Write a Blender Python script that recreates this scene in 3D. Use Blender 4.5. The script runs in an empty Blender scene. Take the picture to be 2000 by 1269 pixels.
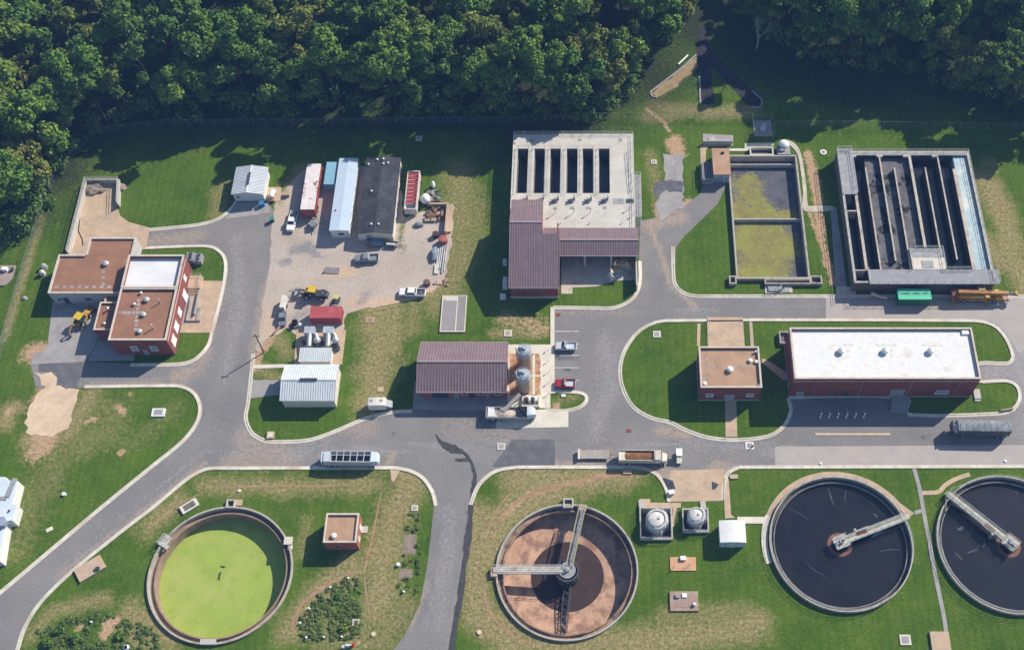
import bpy, math, random
import numpy as np
from mathutils import Vector, Matrix, geometry
R = math.radians
rnd = random.Random(7)
SC = bpy.context.scene
C = SC.collection
PI = math.pi

# ---------------------------------------------------------------- survey: photo measurements -> metres on the ground
CAMH, TILT, FPX, PX0, PY0 = 217.0, 30.0, 2250.0, 1160.0, 700.0
_s, _c = math.sin(R(TILT)), math.cos(R(TILT))
def G(px, py, h=0.0):
    u = (px - PX0) / FPX; v = -(py - PY0) / FPX
    y = v * _c + _s; z = v * _s - _c; k = -(CAMH - h) / z
    return (u * k, y * k)
VIEWS = dict(A=(60, 320, .3309), B=(420, 280, .2994), C=(940, 230, .3232), D=(1240, 200, .3152), E=(1600, 260, .2994),
             F=(460, 560, .2679), G=(780, 640, .19), H=(1200, 600, .2364), I=(1500, 600, .2521), J=(260, 950, .2514),
             K=(560, 900, .2907), L=(900, 900, .2907), M=(1220, 900, .2522), N=(1480, 880, .3066), O=(0, 680, .2521),
             P=(0, 960, .2435), Q=(0, 0, .3467), R=(1250, 0, .2049), S=(600, 780, .2), T=(1000, 560, .2837), U=(0, 430, .2285))
def g(view, x, y, h=0.0):
    a, b, s = VIEWS[view]
    return G(a + x * s, b + y * s, h)
def GL(pts, h=0.0): return [G(x, y, h) for x, y in pts]
def gl(view, pts, h=0.0): return [g(view, x, y, h) for x, y in pts]
def R4(pts, h=0.0, view=None):
    """axis-aligned rectangle x0,x1,y0,y1 from NW,NE,SE,SW corners measured at height h"""
    w = gl(view, pts, h) if view else GL(pts, h)
    return ((w[0][0] + w[3][0]) / 2, (w[1][0] + w[2][0]) / 2, (w[2][1] + w[3][1]) / 2, (w[0][1] + w[1][1]) / 2)

# ---------------------------------------------------------------- noise
def vnoise(x, y, s, seed):
    t = np.random.RandomState(seed).rand(256, 256)
    x = np.asarray(x) / s + 1000.3; y = np.asarray(y) / s + 1000.7
    xi = np.floor(x).astype(int); yi = np.floor(y).astype(int)
    fx = x - xi; fy = y - yi
    fx = fx * fx * (3 - 2 * fx); fy = fy * fy * (3 - 2 * fy)
    a = t[xi & 255, yi & 255]; b = t[(xi + 1) & 255, yi & 255]; c = t[xi & 255, (yi + 1) & 255]; d = t[(xi + 1) & 255, (yi + 1) & 255]
    return (a * (1 - fx) + b * fx) * (1 - fy) + (c * (1 - fx) + d * fx) * fy
def fbm(x, y, s, seed, o=4):
    r = 0; a = .5; tot = 0
    for i in range(o):
        r = r + a * vnoise(x, y, s, seed + i); tot += a; a *= .55; s *= .5
    return r / tot

# ---------------------------------------------------------------- mesh builder
class MB:
    def __init__(s): s.v = []; s.f = []; s.m = []
    def add(s, vs, fs, mi=0):
        o = len(s.v); s.v += [tuple(v) for v in vs]
        s.f += [tuple(i + o for i in f) for f in fs]; s.m += [mi] * len(fs)
        return s
    def box(s, x0, x1, y0, y1, z0, z1, mi=0):
        v = [(x0, y0, z0), (x1, y0, z0), (x1, y1, z0), (x0, y1, z0), (x0, y0, z1), (x1, y0, z1), (x1, y1, z1), (x0, y1, z1)]
        return s.add(v, [(3, 2, 1, 0), (4, 5, 6, 7), (0, 1, 5, 4), (1, 2, 6, 5), (2, 3, 7, 6), (3, 0, 4, 7)], mi)
    def obox(s, cx, cy, z0, z1, lx, ly, a=0, mi=0, tl=1, tw=1):
        c, n = math.cos(a), math.sin(a); v = []
        for z, k, w in ((z0, 1, 1), (z1, tl, tw)):
            for sx, sy in ((-1, -1), (1, -1), (1, 1), (-1, 1)):
                x = sx * lx / 2 * k; y = sy * ly / 2 * w
                v.append((cx + x * c - y * n, cy + x * n + y * c, z))
        return s.add(v, [(3, 2, 1, 0), (4, 5, 6, 7), (0, 1, 5, 4), (1, 2, 6, 5), (2, 3, 7, 6), (3, 0, 4, 7)], mi)
    def bar(s, p, q, w, h=None, mi=0):
        h = h or w; p = Vector(p); q = Vector(q); d = (q - p).normalized()
        up = Vector((0, 0, 1)) if abs(d.z) < .95 else Vector((0, 1, 0))
        a = d.cross(up).normalized(); b = a.cross(d).normalized(); v = []
        for o in (p, q):
            for i, j in ((-1, -1), (1, -1), (1, 1), (-1, 1)): v.append(o + a * (i * w / 2) + b * (j * h / 2))
        return s.add(v, [(3, 2, 1, 0), (4, 5, 6, 7), (0, 1, 5, 4), (1, 2, 6, 5), (2, 3, 7, 6), (3, 0, 4, 7)], mi)
    def tube(s, p, q, r, r2=None, n=8, mi=0, cap=True):
        r2 = r if r2 is None else r2; p = Vector(p); q = Vector(q); d = (q - p).normalized()
        up = Vector((0, 0, 1)) if abs(d.z) < .95 else Vector((0, 1, 0))
        a = d.cross(up).normalized(); b = d.cross(a).normalized(); v = []
        for o, rr in ((p, r), (q, r2)):
            for i in range(n):
                t = 2 * PI * i / n; v.append(o + a * (rr * math.cos(t)) + b * (rr * math.sin(t)))
        f = [(i, (i + 1) % n, n + (i + 1) % n, n + i) for i in range(n)]
        if cap: f += [tuple(range(n - 1, -1, -1)), tuple(range(n, 2 * n))]
        return s.add(v, f, mi)
    def path(s, pts, r, n=6, mi=0):
        for a, b in zip(pts[:-1], pts[1:]): s.tube(a, b, r, None, n, mi)
        return s
    def lathe(s, x, y, prof, n=24, mi=0, closed=False):
        v = []; f = []
        for r, z in prof:
            for i in range(n):
                t = 2 * PI * i / n; v.append((x + r * math.cos(t), y + r * math.sin(t), z))
        m = len(prof)
        for k in range(m if closed else m - 1):
            k2 = (k + 1) % m
            for i in range(n):
                j = (i + 1) % n; f.append((k * n + i, k * n + j, k2 * n + j, k2 * n + i))
        return s.add(v, f, mi)
    def cyl(s, x, y, z0, z1, r, r2=None, n=16, mi=0): return s.tube((x, y, z0), (x, y, z1), r, r2, n, mi)
    def ring(s, x, y, ri, ro, z0, z1, n=96, mi=0): return s.lathe(x, y, [(ri, z0), (ro, z0), (ro, z1), (ri, z1)], n, mi, True)
    def disc(s, x, y, r, z, n=96, mi=0):
        return s.add([(x + r * math.cos(2 * PI * i / n), y + r * math.sin(2 * PI * i / n), z) for i in range(n)], [tuple(range(n))], mi)
    def prism(s, poly, z0, z1, mi=0, top=None):
        a = sum(poly[i][0] * poly[(i + 1) % len(poly)][1] - poly[(i + 1) % len(poly)][0] * poly[i][1] for i in range(len(poly)))
        if a < 0: poly = poly[::-1]
        n = len(poly); v = [(x, y, z0) for x, y in poly] + [(x, y, z1) for x, y in poly]
        s.add(v, [(i, (i + 1) % n, n + (i + 1) % n, n + i) for i in range(n)] + [tuple(range(n - 1, -1, -1))], mi)
        return s.add([(x, y, z1) for x, y in poly], [tuple(range(n))], mi if top is None else top)
    def face(s, pts, mi=0): return s.add(pts, [tuple(range(len(pts)))], mi)
    def frame(s, x0, x1, y0, y1, w, z0, z1, mi=0):
        """hollow rectangle of wall thickness w"""
        s.box(x0, x1, y1 - w, y1, z0, z1, mi); s.box(x0, x1, y0, y0 + w, z0, z1, mi)
        s.box(x0, x0 + w, y0 + w, y1 - w, z0, z1, mi); return s.box(x1 - w, x1, y0 + w, y1 - w, z0, z1, mi)
    def lump(s, x, y, z, rx, ry, rz, mi=0, seed=0, jit=.18, nu=10, nv=6):
        q = random.Random(seed); v = [(x, y, z + rz)]; f = []
        for j in range(1, nv):
            p = PI * j / nv
            for i in range(nu):
                t = 2 * PI * i / nu; k = 1 + q.uniform(-jit, jit)
                v.append((x + rx * k * math.sin(p) * math.cos(t), y + ry * k * math.sin(p) * math.sin(t), z + rz * k * math.cos(p)))
        v.append((x, y, z - rz)); L = len(v) - 1
        for i in range(nu):
            f.append((0, 1 + i, 1 + (i + 1) % nu)); f.append((L, L - nu + (i + 1) % nu, L - nu + i))
        for j in range(nv - 2):
            for i in range(nu):
                a = 1 + j * nu + i; b = 1 + j * nu + (i + 1) % nu; f.append((a, a + nu, b + nu, b))
        return s.add(v, f, mi)
    def rail(s, pts, h=1.05, mi=0, r=.045, step=2.2, closed=False):
        """handrail: posts, top and middle rail along 3-D points"""
        P = list(pts) + ([pts[0]] if closed else [])
        for a, b in zip(P[:-1], P[1:]):
            a = Vector(a); b = Vector(b); L = (b - a).length
            if L < .05: continue
            for k in (h, h * .55): s.tube(a + Vector((0, 0, k)), b + Vector((0, 0, k)), r, None, 5, mi)
            n = max(1, int(round(L / step)))
            for i in range(n + 1):
                p = a.lerp(b, i / n); s.tube(p, p + Vector((0, 0, h)), r, None, 5, mi)
        return s
    def mesh(s, name, mats, off=(0, 0, 0)):
        me = bpy.data.meshes.new(name)
        v = [(a - off[0], b - off[1], c - off[2]) for a, b, c in s.v]
        me.from_pydata(v, [], s.f); me.update()
        for m in (mats if isinstance(mats, (list, tuple)) else [mats]): me.materials.append(m)
        me.polygons.foreach_set('material_index', s.m)
        me.polygons.foreach_set('use_smooth', [True] * len(me.polygons))
        try: me.set_sharp_from_angle(angle=R(38))
        except Exception: pass
        me.validate(); me.update()
        return me
    def build(s, name, mats, parent=None):
        """link as one mesh; coordinates are world metres for a thing with world_built set, else local"""
        off = (0, 0, 0)
        if parent is not None:
            r = parent
            while r.parent: r = r.parent
            if r.get('_w'): off = tuple(r.location)
        o = bpy.data.objects.new(name, s.mesh(name, mats, off)); C.objects.link(o); o.parent = parent
        return o
    def solo(s, name, mats, label=None, cat=None, group=None, kind=None):
        """link as a one-mesh top-level object with its origin at the base"""
        xs = [v[0] for v in s.v]; ys = [v[1] for v in s.v]; z = min(v[2] for v in s.v)
        off = ((min(xs) + max(xs)) / 2, (min(ys) + max(ys)) / 2, z)
        o = bpy.data.objects.new(name, s.mesh(name, mats, off)); C.objects.link(o); o.location = off
        return tag(o, label, cat, group, kind)

def tag(o, label=None, cat=None, group=None, kind=None):
    if label: o['label'] = label
    if cat: o['category'] = cat
    if group: o['group'] = group
    if kind: o['kind'] = kind
    return o
def thing(name, label, cat, loc=(0, 0, 0), rz=0.0, group=None, world=False):
    o = bpy.data.objects.new(name, None); C.objects.link(o); o.empty_display_size = .5
    o.location = (loc[0], loc[1], loc[2] if len(loc) > 2 else 0.0); o.rotation_euler = (0, 0, rz)
    if world: o['_w'] = 1
    return tag(o, label, cat, group)
def dup(root, loc, rz=None, label=None, group=None, sc=None):
    r = root.copy(); C.objects.link(r); r.location = (loc[0], loc[1], loc[2] if len(loc) > 2 else 0.0)
    if rz is not None: r.rotation_euler = (0, 0, rz)
    if sc is not None: r.scale = (sc, sc, sc) if not isinstance(sc, tuple) else sc
    if label: r['label'] = label
    if group: r['group'] = group
    for ch in list(root.children):
        c = ch.copy(); C.objects.link(c); c.parent = r
        for gch in list(ch.children):
            d = gch.copy(); C.objects.link(d); d.parent = c
    return r

# ---------------------------------------------------------------- materials
def _nodes(name):
    m = bpy.data.materials.new(name); m.use_nodes = True
    nt = m.node_tree; b = nt.nodes['Principled BSDF']
    return m, nt, b
def _noise(nt, vec, scale, detail=3, rough=.55):
    n = nt.nodes.new('ShaderNodeTexNoise'); n.inputs['Scale'].default_value = scale
    n.inputs['Detail'].default_value = detail; n.inputs['Roughness'].default_value = rough
    nt.links.new(vec, n.inputs['Vector']); return n.outputs['Fac']
def _ramp(nt, fac, lo, hi):
    n = nt.nodes.new('ShaderNodeMapRange'); n.inputs[1].default_value = lo; n.inputs[2].default_value = hi
    n.clamp = True; nt.links.new(fac, n.inputs[0]); return n.outputs[0]
def _mix(nt, fac, a, b, mode='MIX'):
    n = nt.nodes.new('ShaderNodeMix'); n.data_type = 'RGBA'; n.blend_type = mode
    for s, v in ((n.inputs[0], fac), (n.inputs[6], a), (n.inputs[7], b)):
        if hasattr(v, 'is_linked'): nt.links.new(v, s)
        elif isinstance(v, (int, float)): s.default_value = v
        else: s.default_value = (*v, 1)
    return n.outputs[2]
def _math(nt, op, a, b=None, clamp=False):
    n = nt.nodes.new('ShaderNodeMath'); n.operation = op; n.use_clamp = clamp
    for s, v in ((n.inputs[0], a), (n.inputs[1], b)):
        if v is None: continue
        if hasattr(v, 'is_linked'): nt.links.new(v, s)
        else: s.default_value = v
    return n.outputs[0]
def _pos(nt): return nt.nodes.new('ShaderNodeNewGeometry').outputs['Position']
def M(name, col, rough=.85, var=.18, sc=.7, stain=None, st_sc=.25, st_at=(.5, .7), st2=None, metal=0.0, bump=0.0, spec=.25, fine=.08):
    m, nt, b = _nodes(name); p = _pos(nt)
    a = tuple(x * (1 - var) for x in col); c = tuple(min(1, x * (1 + var)) for x in col)
    o = _mix(nt, _ramp(nt, _noise(nt, p, sc, 4), .3, .7), a, c)
    if fine:
        f = _ramp(nt, _noise(nt, p, 4.5, 2), .25, .75)
        o = _mix(nt, 1.0, o, _mix(nt, f, (1 - fine * 1.6,) * 3, (1 + fine,) * 3), 'MULTIPLY')
    if stain: o = _mix(nt, _ramp(nt, _noise(nt, p, st_sc, 5, .62), *st_at), o, stain)
    if st2: o = _mix(nt, _ramp(nt, _noise(nt, p, st_sc * 3.3, 4, .6), .56, .74), o, st2)
    nt.links.new(o, b.inputs['Base Color'])
    b.inputs['Roughness'].default_value = rough; b.inputs['Metallic'].default_value = metal
    b.inputs['Specular IOR Level'].default_value = spec
    if bump:
        bn = nt.nodes.new('ShaderNodeBump'); bn.inputs['Strength'].default_value = bump; bn.inputs['Distance'].default_value = .12
        nt.links.new(_noise(nt, p, 3.0, 4), bn.inputs['Height']); nt.links.new(bn.outputs[0], b.inputs['Normal'])
    return m
def M_paint(name, base, layers, fine_sc=1.6, fine=.22, rough=.95, bump=.0, third=None, stripes=False):
    """ground material: base(two colours) then layers (colour a, colour b) mixed in by the mesh attribute 'paint' channels"""
    m, nt, b = _nodes(name); p = _pos(nt)
    n1 = _ramp(nt, _noise(nt, p, .11, 5, .6), .3, .7); n2 = _ramp(nt, _noise(nt, p, fine_sc, 3, .65), .25, .75)
    o = _mix(nt, n1, *base)
    if third: o = _mix(nt, _math(nt, 'MULTIPLY', _ramp(nt, _noise(nt, p, .32, 6, .72), .5, .72), .75), o, third)
    if stripes:   # mown lanes, about a metre wide
        wv = nt.nodes.new('ShaderNodeTexWave'); wv.inputs['Scale'].default_value = .19; wv.inputs['Distortion'].default_value = 2.2; wv.inputs['Detail'].default_value = 2; wv.inputs['Detail Scale'].default_value = .12
        nt.links.new(p, wv.inputs['Vector']); o = _mix(nt, 1.0, o, _mix(nt, wv.outputs['Fac'], (.95,) * 3, (1.05,) * 3), 'MULTIPLY')
    at = nt.nodes.new('ShaderNodeVertexColor'); at.layer_name = 'paint'
    sp = nt.nodes.new('ShaderNodeSeparateColor'); nt.links.new(at.outputs['Color'], sp.inputs[0])
    nr = _noise(nt, p, 1.1, 6, .78)
    for ch, (c1, c2, hard) in enumerate(layers):
        # noise-broken edge round the painted mask
        k = _math(nt, 'ADD', sp.outputs[ch], _math(nt, 'MULTIPLY', _math(nt, 'SUBTRACT', nr, .5), 2.1))
        gate = _ramp(nt, sp.outputs[ch], .02, .12)
        f = _math(nt, 'MULTIPLY', _ramp(nt, k, .5 - hard, .5 + hard), gate)
        o = _mix(nt, f, o, _mix(nt, _ramp(nt, _noise(nt, p, 1.5, 5, .7), .34, .66), c1, c2))
    o = _mix(nt, 1.0, o, _mix(nt, n2, (1 - fine * 1.3,) * 3, (1 + fine,) * 3), 'MULTIPLY')
    nt.links.new(o, b.inputs['Base Color']); b.inputs['Roughness'].default_value = rough
    b.inputs['Specular IOR Level'].default_value = .12
    if bump:
        bn = nt.nodes.new('ShaderNodeBump'); bn.inputs['Strength'].default_value = bump; bn.inputs['Distance'].default_value = .25
        nt.links.new(_noise(nt, p, 1.8, 4, .7), bn.inputs['Height']); nt.links.new(bn.outputs[0], b.inputs['Normal'])
    return m
def M_leaf(name, dark, light, yellow, yprob=.25):
    m, nt, b = _nodes(name); p = _pos(nt)
    at = nt.nodes.new('ShaderNodeVertexColor'); at.layer_name = 'tint'
    sp = nt.nodes.new('ShaderNodeSeparateColor'); nt.links.new(at.outputs['Color'], sp.inputs[0])
    o = _mix(nt, sp.outputs[0], dark, light)
    oi = nt.nodes.new('ShaderNodeObjectInfo')
    o = _mix(nt, _math(nt, 'MULTIPLY', _ramp(nt, oi.outputs['Random'], .35, 1.0), .75), o, yellow)
    o = _mix(nt, 1.0, o, _mix(nt, sp.outputs[1], (.62,) * 3, (1.3,) * 3), 'MULTIPLY')
    nt.links.new(o, b.inputs['Base Color']); b.inputs['Roughness'].default_value = .75; b.inputs['Specular IOR Level'].default_value = .12
    b.inputs['Transmission Weight'].default_value = 0
    # a little light passes through the leaves
    tr = nt.nodes.new('ShaderNodeBsdfTranslucent'); nt.links.new(o, tr.inputs['Color'])
    mx = nt.nodes.new('ShaderNodeMixShader'); mx.inputs[0].default_value = .12
    nt.links.new(b.outputs[0], mx.inputs[1]); nt.links.new(tr.outputs[0], mx.inputs[2])
    nt.links.new(mx.outputs[0], nt.nodes['Material Output'].inputs['Surface'])
    return m
def M_water(name, col, rough=.12, col2=None, wave=.02):
    m, nt, b = _nodes(name); p = _pos(nt)
    o = _mix(nt, _ramp(nt, _noise(nt, p, .3, 4, .6), .35, .7), col, col2 or tuple(x * 1.6 for x in col))
    nt.links.new(o, b.inputs['Base Color']); b.inputs['Roughness'].default_value = rough; b.inputs['Specular IOR Level'].default_value = .5
    bn = nt.nodes.new('ShaderNodeBump'); bn.inputs['Strength'].default_value = .25; bn.inputs['Distance'].default_value = wave
    nt.links.new(_noise(nt, p, 1.2, 3), bn.inputs['Height']); nt.links.new(bn.outputs[0], b.inputs['Normal'])
    return m

# ---------------------------------------------------------------- sheets, kerbs, paint
def in_poly(x, y, poly):
    r = np.zeros(len(x), bool); n = len(poly)
    for i in range(n):
        x1, y1 = poly[i]; x2, y2 = poly[(i + 1) % n]
        if y1 == y2: continue
        c = (y1 > y) != (y2 > y)
        r ^= c & (x < (x2 - x1) * (y - y1) / (y2 - y1) + x1)
    return r
def smooth(pts, n=5, closed=False):
    P = [Vector(p[:2]) for p in pts]; out = []; m = len(P)
    rng = range(m) if closed else range(m - 1)
    for i in rng:
        p1, p2 = P[i], P[(i + 1) % m]
        p0 = P[i - 1] if (closed or i > 0) else p1; p3 = P[(i + 2) % m] if (closed or i + 2 < m) else p2
        d = (p2 - p1).length
        if d < 1e-4: continue
        k = 1 if d < .3 else n
        for j in range(k):
            t = j / k; t2 = t * t; t3 = t2 * t
            # tension that does not overshoot on very uneven spacing
            m1 = (p2 - p0) * .5; m2 = (p3 - p1) * .5
            if m1.length > d: m1 = m1.normalized() * d
            if m2.length > d: m2 = m2.normalized() * d
            out.append(tuple(p1 * (2 * t3 - 3 * t2 + 1) + m1 * (t3 - 2 * t2 + t) + p2 * (-2 * t3 + 3 * t2) + m2 * (t3 - t2)))
    if not closed: out.append(tuple(P[-1]))
    return out
def ragged(poly, amp=.5, step=1.2, seed=1):
    q = random.Random(seed); out = []
    for i in range(len(poly)):
        a = Vector(poly[i]); b = Vector(poly[(i + 1) % len(poly)]); n = max(1, int((b - a).length / step))
        for j in range(n):
            p = a.lerp(b, j / n); out.append((p.x + q.uniform(-amp, amp), p.y + q.uniform(-amp, amp)))
    return out
def sheet(name, polys, mat, z, holes=(), cell=None, paints=None, label=None, cat=None, kind='structure', grid=None):
    V = []; E = []
    for p in list(polys) + list(holes):
        o = len(V); V += [Vector(q) for q in p]; E += [(o + i, o + (i + 1) % len(p)) for i in range(len(p))]
    if cell or grid:
        if grid is None:
            xs = [v.x for v in V]; ys = [v.y for v in V]
            gx = np.arange(min(xs) + cell * .5, max(xs), cell); gy = np.arange(min(ys) + cell * .5, max(ys), cell)
        else: gx, gy = grid
        X, Y = np.meshgrid(gx, gy); X = X.ravel(); Y = Y.ravel()
        if cell: X = X + (np.random.RandomState(3).rand(len(X)) - .5) * cell * .3
        ins = np.zeros(len(X), bool)
        for p in polys: ins |= in_poly(X, Y, p)
        for p in holes: ins &= ~in_poly(X, Y, p)
        V += [Vector((float(a), float(b))) for a, b in zip(X[ins], Y[ins])]
    r = geometry.delaunay_2d_cdt(V, E, [], 0, 1e-4)
    v2 = np.array([(p.x, p.y) for p in r[0]]); f = np.array([t for t in r[2] if len(t) == 3])
    c = v2[f].mean(axis=1); ins = np.zeros(len(c), bool)
    for p in polys: ins |= in_poly(c[:, 0], c[:, 1], p)
    for p in holes: ins &= ~in_poly(c[:, 0], c[:, 1], p)
    f = f[ins]
    zz = z(v2[:, 0], v2[:, 1]) if callable(z) else np.full(len(v2), z)
    me = bpy.data.meshes.new(name); me.from_pydata([(float(a), float(b), float(h)) for (a, b), h in zip(v2, zz)], [], [tuple(int(i) for i in t) for t in f])
    me.update(); me.materials.append(mat)
    if paints is not None:
        col = np.zeros((len(v2), 4)); col[:, 3] = 1
        for ch, pts, w, k in paints:
            d = dist_line(v2[:, 0], v2[:, 1], pts); d = d + (fbm(v2[:, 0], v2[:, 1], max(1.5, w * .8), 11 + ch) - .5) * w * .9
            a = np.clip(1.25 - d / w, 0, 1) * k; col[:, ch] = np.maximum(col[:, ch], np.clip(a, 0, 1))
        at = me.color_attributes.new('paint', 'FLOAT_COLOR', 'POINT'); at.data.foreach_set('color', col.ravel())
    n = np.zeros(len(me.polygons) * 3); me.polygons.foreach_get('normal', n)
    if n[2::3].mean() < 0: me.flip_normals()
    o = bpy.data.objects.new(name, me); C.objects.link(o)
    return tag(o, label, cat, None, kind)
def dist_line(x, y, pts):
    if len(pts) == 1: return np.hypot(x - pts[0][0], y - pts[0][1])
    d = np.full(len(x), 1e9)
    for (x1, y1), (x2, y2) in zip(pts[:-1], pts[1:]):
        dx, dy = x2 - x1, y2 - y1; L = dx * dx + dy * dy + 1e-9
        t = np.clip(((x - x1) * dx + (y - y1) * dy) / L, 0, 1); d = np.minimum(d, np.hypot(x - x1 - t * dx, y - y1 - t * dy))
    return d
def sweep(pts, prof, closed=False):
    """sweep profile [(offset to the right of travel, z)] along ground points"""
    P = [Vector(p[:2]) for p in pts]; n = len(P); m = len(prof); v = []; f = []
    for i in range(n):
        a = P[i - 1] if (i or closed) else P[i]; b = P[(i + 1) % n] if (i + 1 < n or closed) else P[i]
        d = (b - a).normalized(); nr = Vector((d.y, -d.x))
        for o, z in prof: q = P[i] + nr * o; v.append((q.x, q.y, z))
    for i in range(n if closed else n - 1):
        j = (i + 1) % n
        for k in range(m):
            l = (k + 1) % m; f.append((i * m + k, j * m + k, j * m + l, i * m + l))
    if not closed: f += [tuple(range(m)), tuple((n - 1) * m + k for k in range(m - 1, -1, -1))]
    return v, f
# ================================================================= materials
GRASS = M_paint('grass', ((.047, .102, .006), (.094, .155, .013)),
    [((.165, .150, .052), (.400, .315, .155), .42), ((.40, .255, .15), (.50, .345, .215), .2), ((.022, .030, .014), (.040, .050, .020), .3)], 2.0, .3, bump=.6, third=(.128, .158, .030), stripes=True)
ROAD = M_paint('asphalt', ((.192, .183, .178), (.245, .231, .222)),
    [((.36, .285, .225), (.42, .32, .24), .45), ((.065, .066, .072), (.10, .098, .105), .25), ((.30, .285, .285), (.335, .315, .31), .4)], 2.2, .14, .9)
GRAVEL = M_paint('gravel', ((.40, .335, .28), (.50, .425, .36)),
    [((.54, .36, .22), (.60, .43, .29), .4), ((.21, .205, .21), (.28, .265, .26), .3), ((.12, .15, .045), (.20, .2, .08), .3)], 2.6, .2, .95)
CONC = M('concrete', (.52, .465, .385), .9, .14, .35, (.36, .29, .21), .3, (.55, .75))
CONC_TAN = M('tan_concrete', (.50, .365, .25), .9, .12, .4, (.36, .29, .22), .25, (.5, .72), (.55, .42, .30))
CONC_GREY = M('grey_concrete', (.33, .31, .30), .9, .12, .4, (.22, .205, .20), .3, (.52, .75))
CONC_PALE = M('pale_concrete', (.64, .59, .49), .9, .09, .4, (.46, .39, .29), .35, (.6, .8))
KERB = M('kerb_concrete', (.62, .575, .485), .9, .16, .8, (.42, .31, .22), .2, (.5, .75), (.46, .42, .35))
SOIL = M('pale_soil', (.62, .47, .33), .95, .12, .4, (.50, .34, .22), .3, (.5, .75), bump=.4)
RUSTY = M('rust_stained_gravel', (.37, .185, .085), .95, .3, .6, (.50, .39, .28), .5, (.45, .65))
RIPRAP = M('dark_riprap', (.035, .032, .040), .95, .4, .8, bump=.8)
WHITE_LINE = M('line_paint', (.68, .66, .62), .8, .12, 1.5, (.25, .24, .24), 1.1, (.55, .7))
YEL_LINE = M('kerb_paint', (.60, .46, .31), .8, .15, 1.5)

# ================================================================= tank, basin and pit outlines (needed as holes in the ground)
def circ(l, r, t, b, h):
    ym = (t + b) / 2; x0 = G(l, ym, h)[0]; x1 = G(r, ym, h)[0]; y1 = G((l + r) / 2, t, h)[1]; y0 = G((l + r) / 2, b, h)[1]
    return ((x0 + x1) / 2, (y0 + y1) / 2, (x1 - x0 + y1 - y0) / 4)
T1 = circ(287, 571, 989, 1257, .6); T2 = circ(968, 1247, 983, 1251, .6); T3 = circ(1504, 1783, 929, 1195, .8)
_t4 = G(1974, 1061, .8); T4 = (_t4[0], T3[1] - .2, T3[2] + .3)
def cpoly(t, n=72, d=-.1): return [(t[0] + (t[2] + d) * math.cos(2 * PI * i / n), t[1] + (t[2] + d) * math.sin(2 * PI * i / n)) for i in range(n)]
BAS = R4([(1426, 304), (1556, 301.5), (1582, 541), (1433, 547)], 1.0)
AER = R4([(1634, 296), (1895, 294.4), (1939, 551), (1669, 553)], 3.6)
VP1 = R4([(115, 355), (368, 355), (372, 603), (118, 607)], .7, 'M'); VP2 = R4([(445, 365), (645, 365), (658, 546), (450, 551)], .7, 'M')
def rpoly(r, d=.12): return [(r[0] + d, r[2] + d), (r[1] - d, r[2] + d), (r[1] - d, r[3] - d), (r[0] + d, r[3] - d)]
HOLES = [cpoly(t) for t in (T1, T2, T3, T4)] + [rpoly(BAS), rpoly(AER), rpoly(VP1), rpoly(VP2)]

# ================================================================= ground
DRY, DIRT, DARK = 0, 1, 2
P = []
def pt(ch, pts, w, k=1.0): P.append((ch, GL(pts), w, k))
# dry and trampled grass
pt(DRY, [(1935, 320), (1925, 380)], 3, .6); pt(DRY, [(1925, 350), (1960, 430), (1985, 520), (2010, 560)], 4.2, .95); pt(DRY, [(1925, 470), (1960, 520)], 3, .8)
pt(DRY, [(735, 610), (735, 740), (720, 790)], 5, .85); pt(DRY, [(770, 600), (760, 680)], 3.5, .8); pt(DRY, [(810, 590), (800, 640)], 3, .6)
pt(DRY, [(895, 330), (905, 440), (885, 540), (845, 590)], 5.2, .66); pt(DRY, [(930, 400), (925, 470)], 4, .5); pt(DRY, [(850, 560), (830, 575)], 3, .9)
pt(DRY, [(430, 370), (425, 415)], 3, .6); pt(DRY, [(1280, 205), (1400, 222), (1470, 215)], 3, .75); pt(DRY, [(1260, 230), (1330, 222)], 2.5, .7)
pt(DRY, [(400, 945), (560, 950), (740, 945)], 3.0, .75); pt(DRY, [(350, 975), (290, 1030)], 3.2, .8); pt(DRY, [(800, 930), (770, 1010), (745, 1100), (735, 1200)], 5.0, .88)
pt(DRY, [(690, 1110), (620, 1160), (570, 1230)], 4, .85); pt(DRY, [(640, 1240), (740, 1250), (790, 1190)], 5, .6); pt(DRY, [(330, 1240), (260, 1195), (270, 1260)], 3.5, .85)
pt(DRY, [(205, 1170), (110, 1190), (60, 1240)], 2.2, .7); pt(DRY, [(590, 1080), (600, 1020)], 2, .5)
pt(DRY, [(1230, 922), (1150, 935), (1050, 960), (985, 1010), (955, 1080)], 4.5, .95); pt(DRY, [(1000, 935), (1080, 925)], 3.5, .9); pt(DRY, [(935, 1010), (925, 1100), (940, 1200), (1000, 1255)], 4.5, .88)
pt(DRY, [(1000, 1255), (1080, 1268), (1250, 1255), (1330, 1240), (1400, 1235), (1480, 1220)], 4.2, .85); pt(DRY, [(1300, 1205), (1450, 1195)], 3, .6)
pt(DRY, [(150, 790), (230, 800), (210, 850), (110, 880), (95, 950)], 4.5, .42); pt(DRY, [(10, 820), (25, 800)], 3, .9); pt(DRY, [(90, 920), (60, 1000), (30, 1080)], 4, .36); pt(DRY, [(250, 870), (300, 840), (340, 800)], 3, .3)
pt(DRY, [(180, 760), (160, 800), (130, 850)], 3, .8); pt(DRY, [(60, 860), (85, 870)], 3, .9)
pt(DRY, [(85, 420), (40, 560), (10, 660)], 1.1, .8); pt(DRY, [(530, 640), (560, 690)], 2.2, .7); pt(DRY, [(505, 720), (540, 740)], 2.5, .6)
pt(DRY, [(590, 330), (560, 370), (555, 420)], 2.5, .7); pt(DRY, [(1190, 745), (1090, 785)], 1.5, .5)
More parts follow.
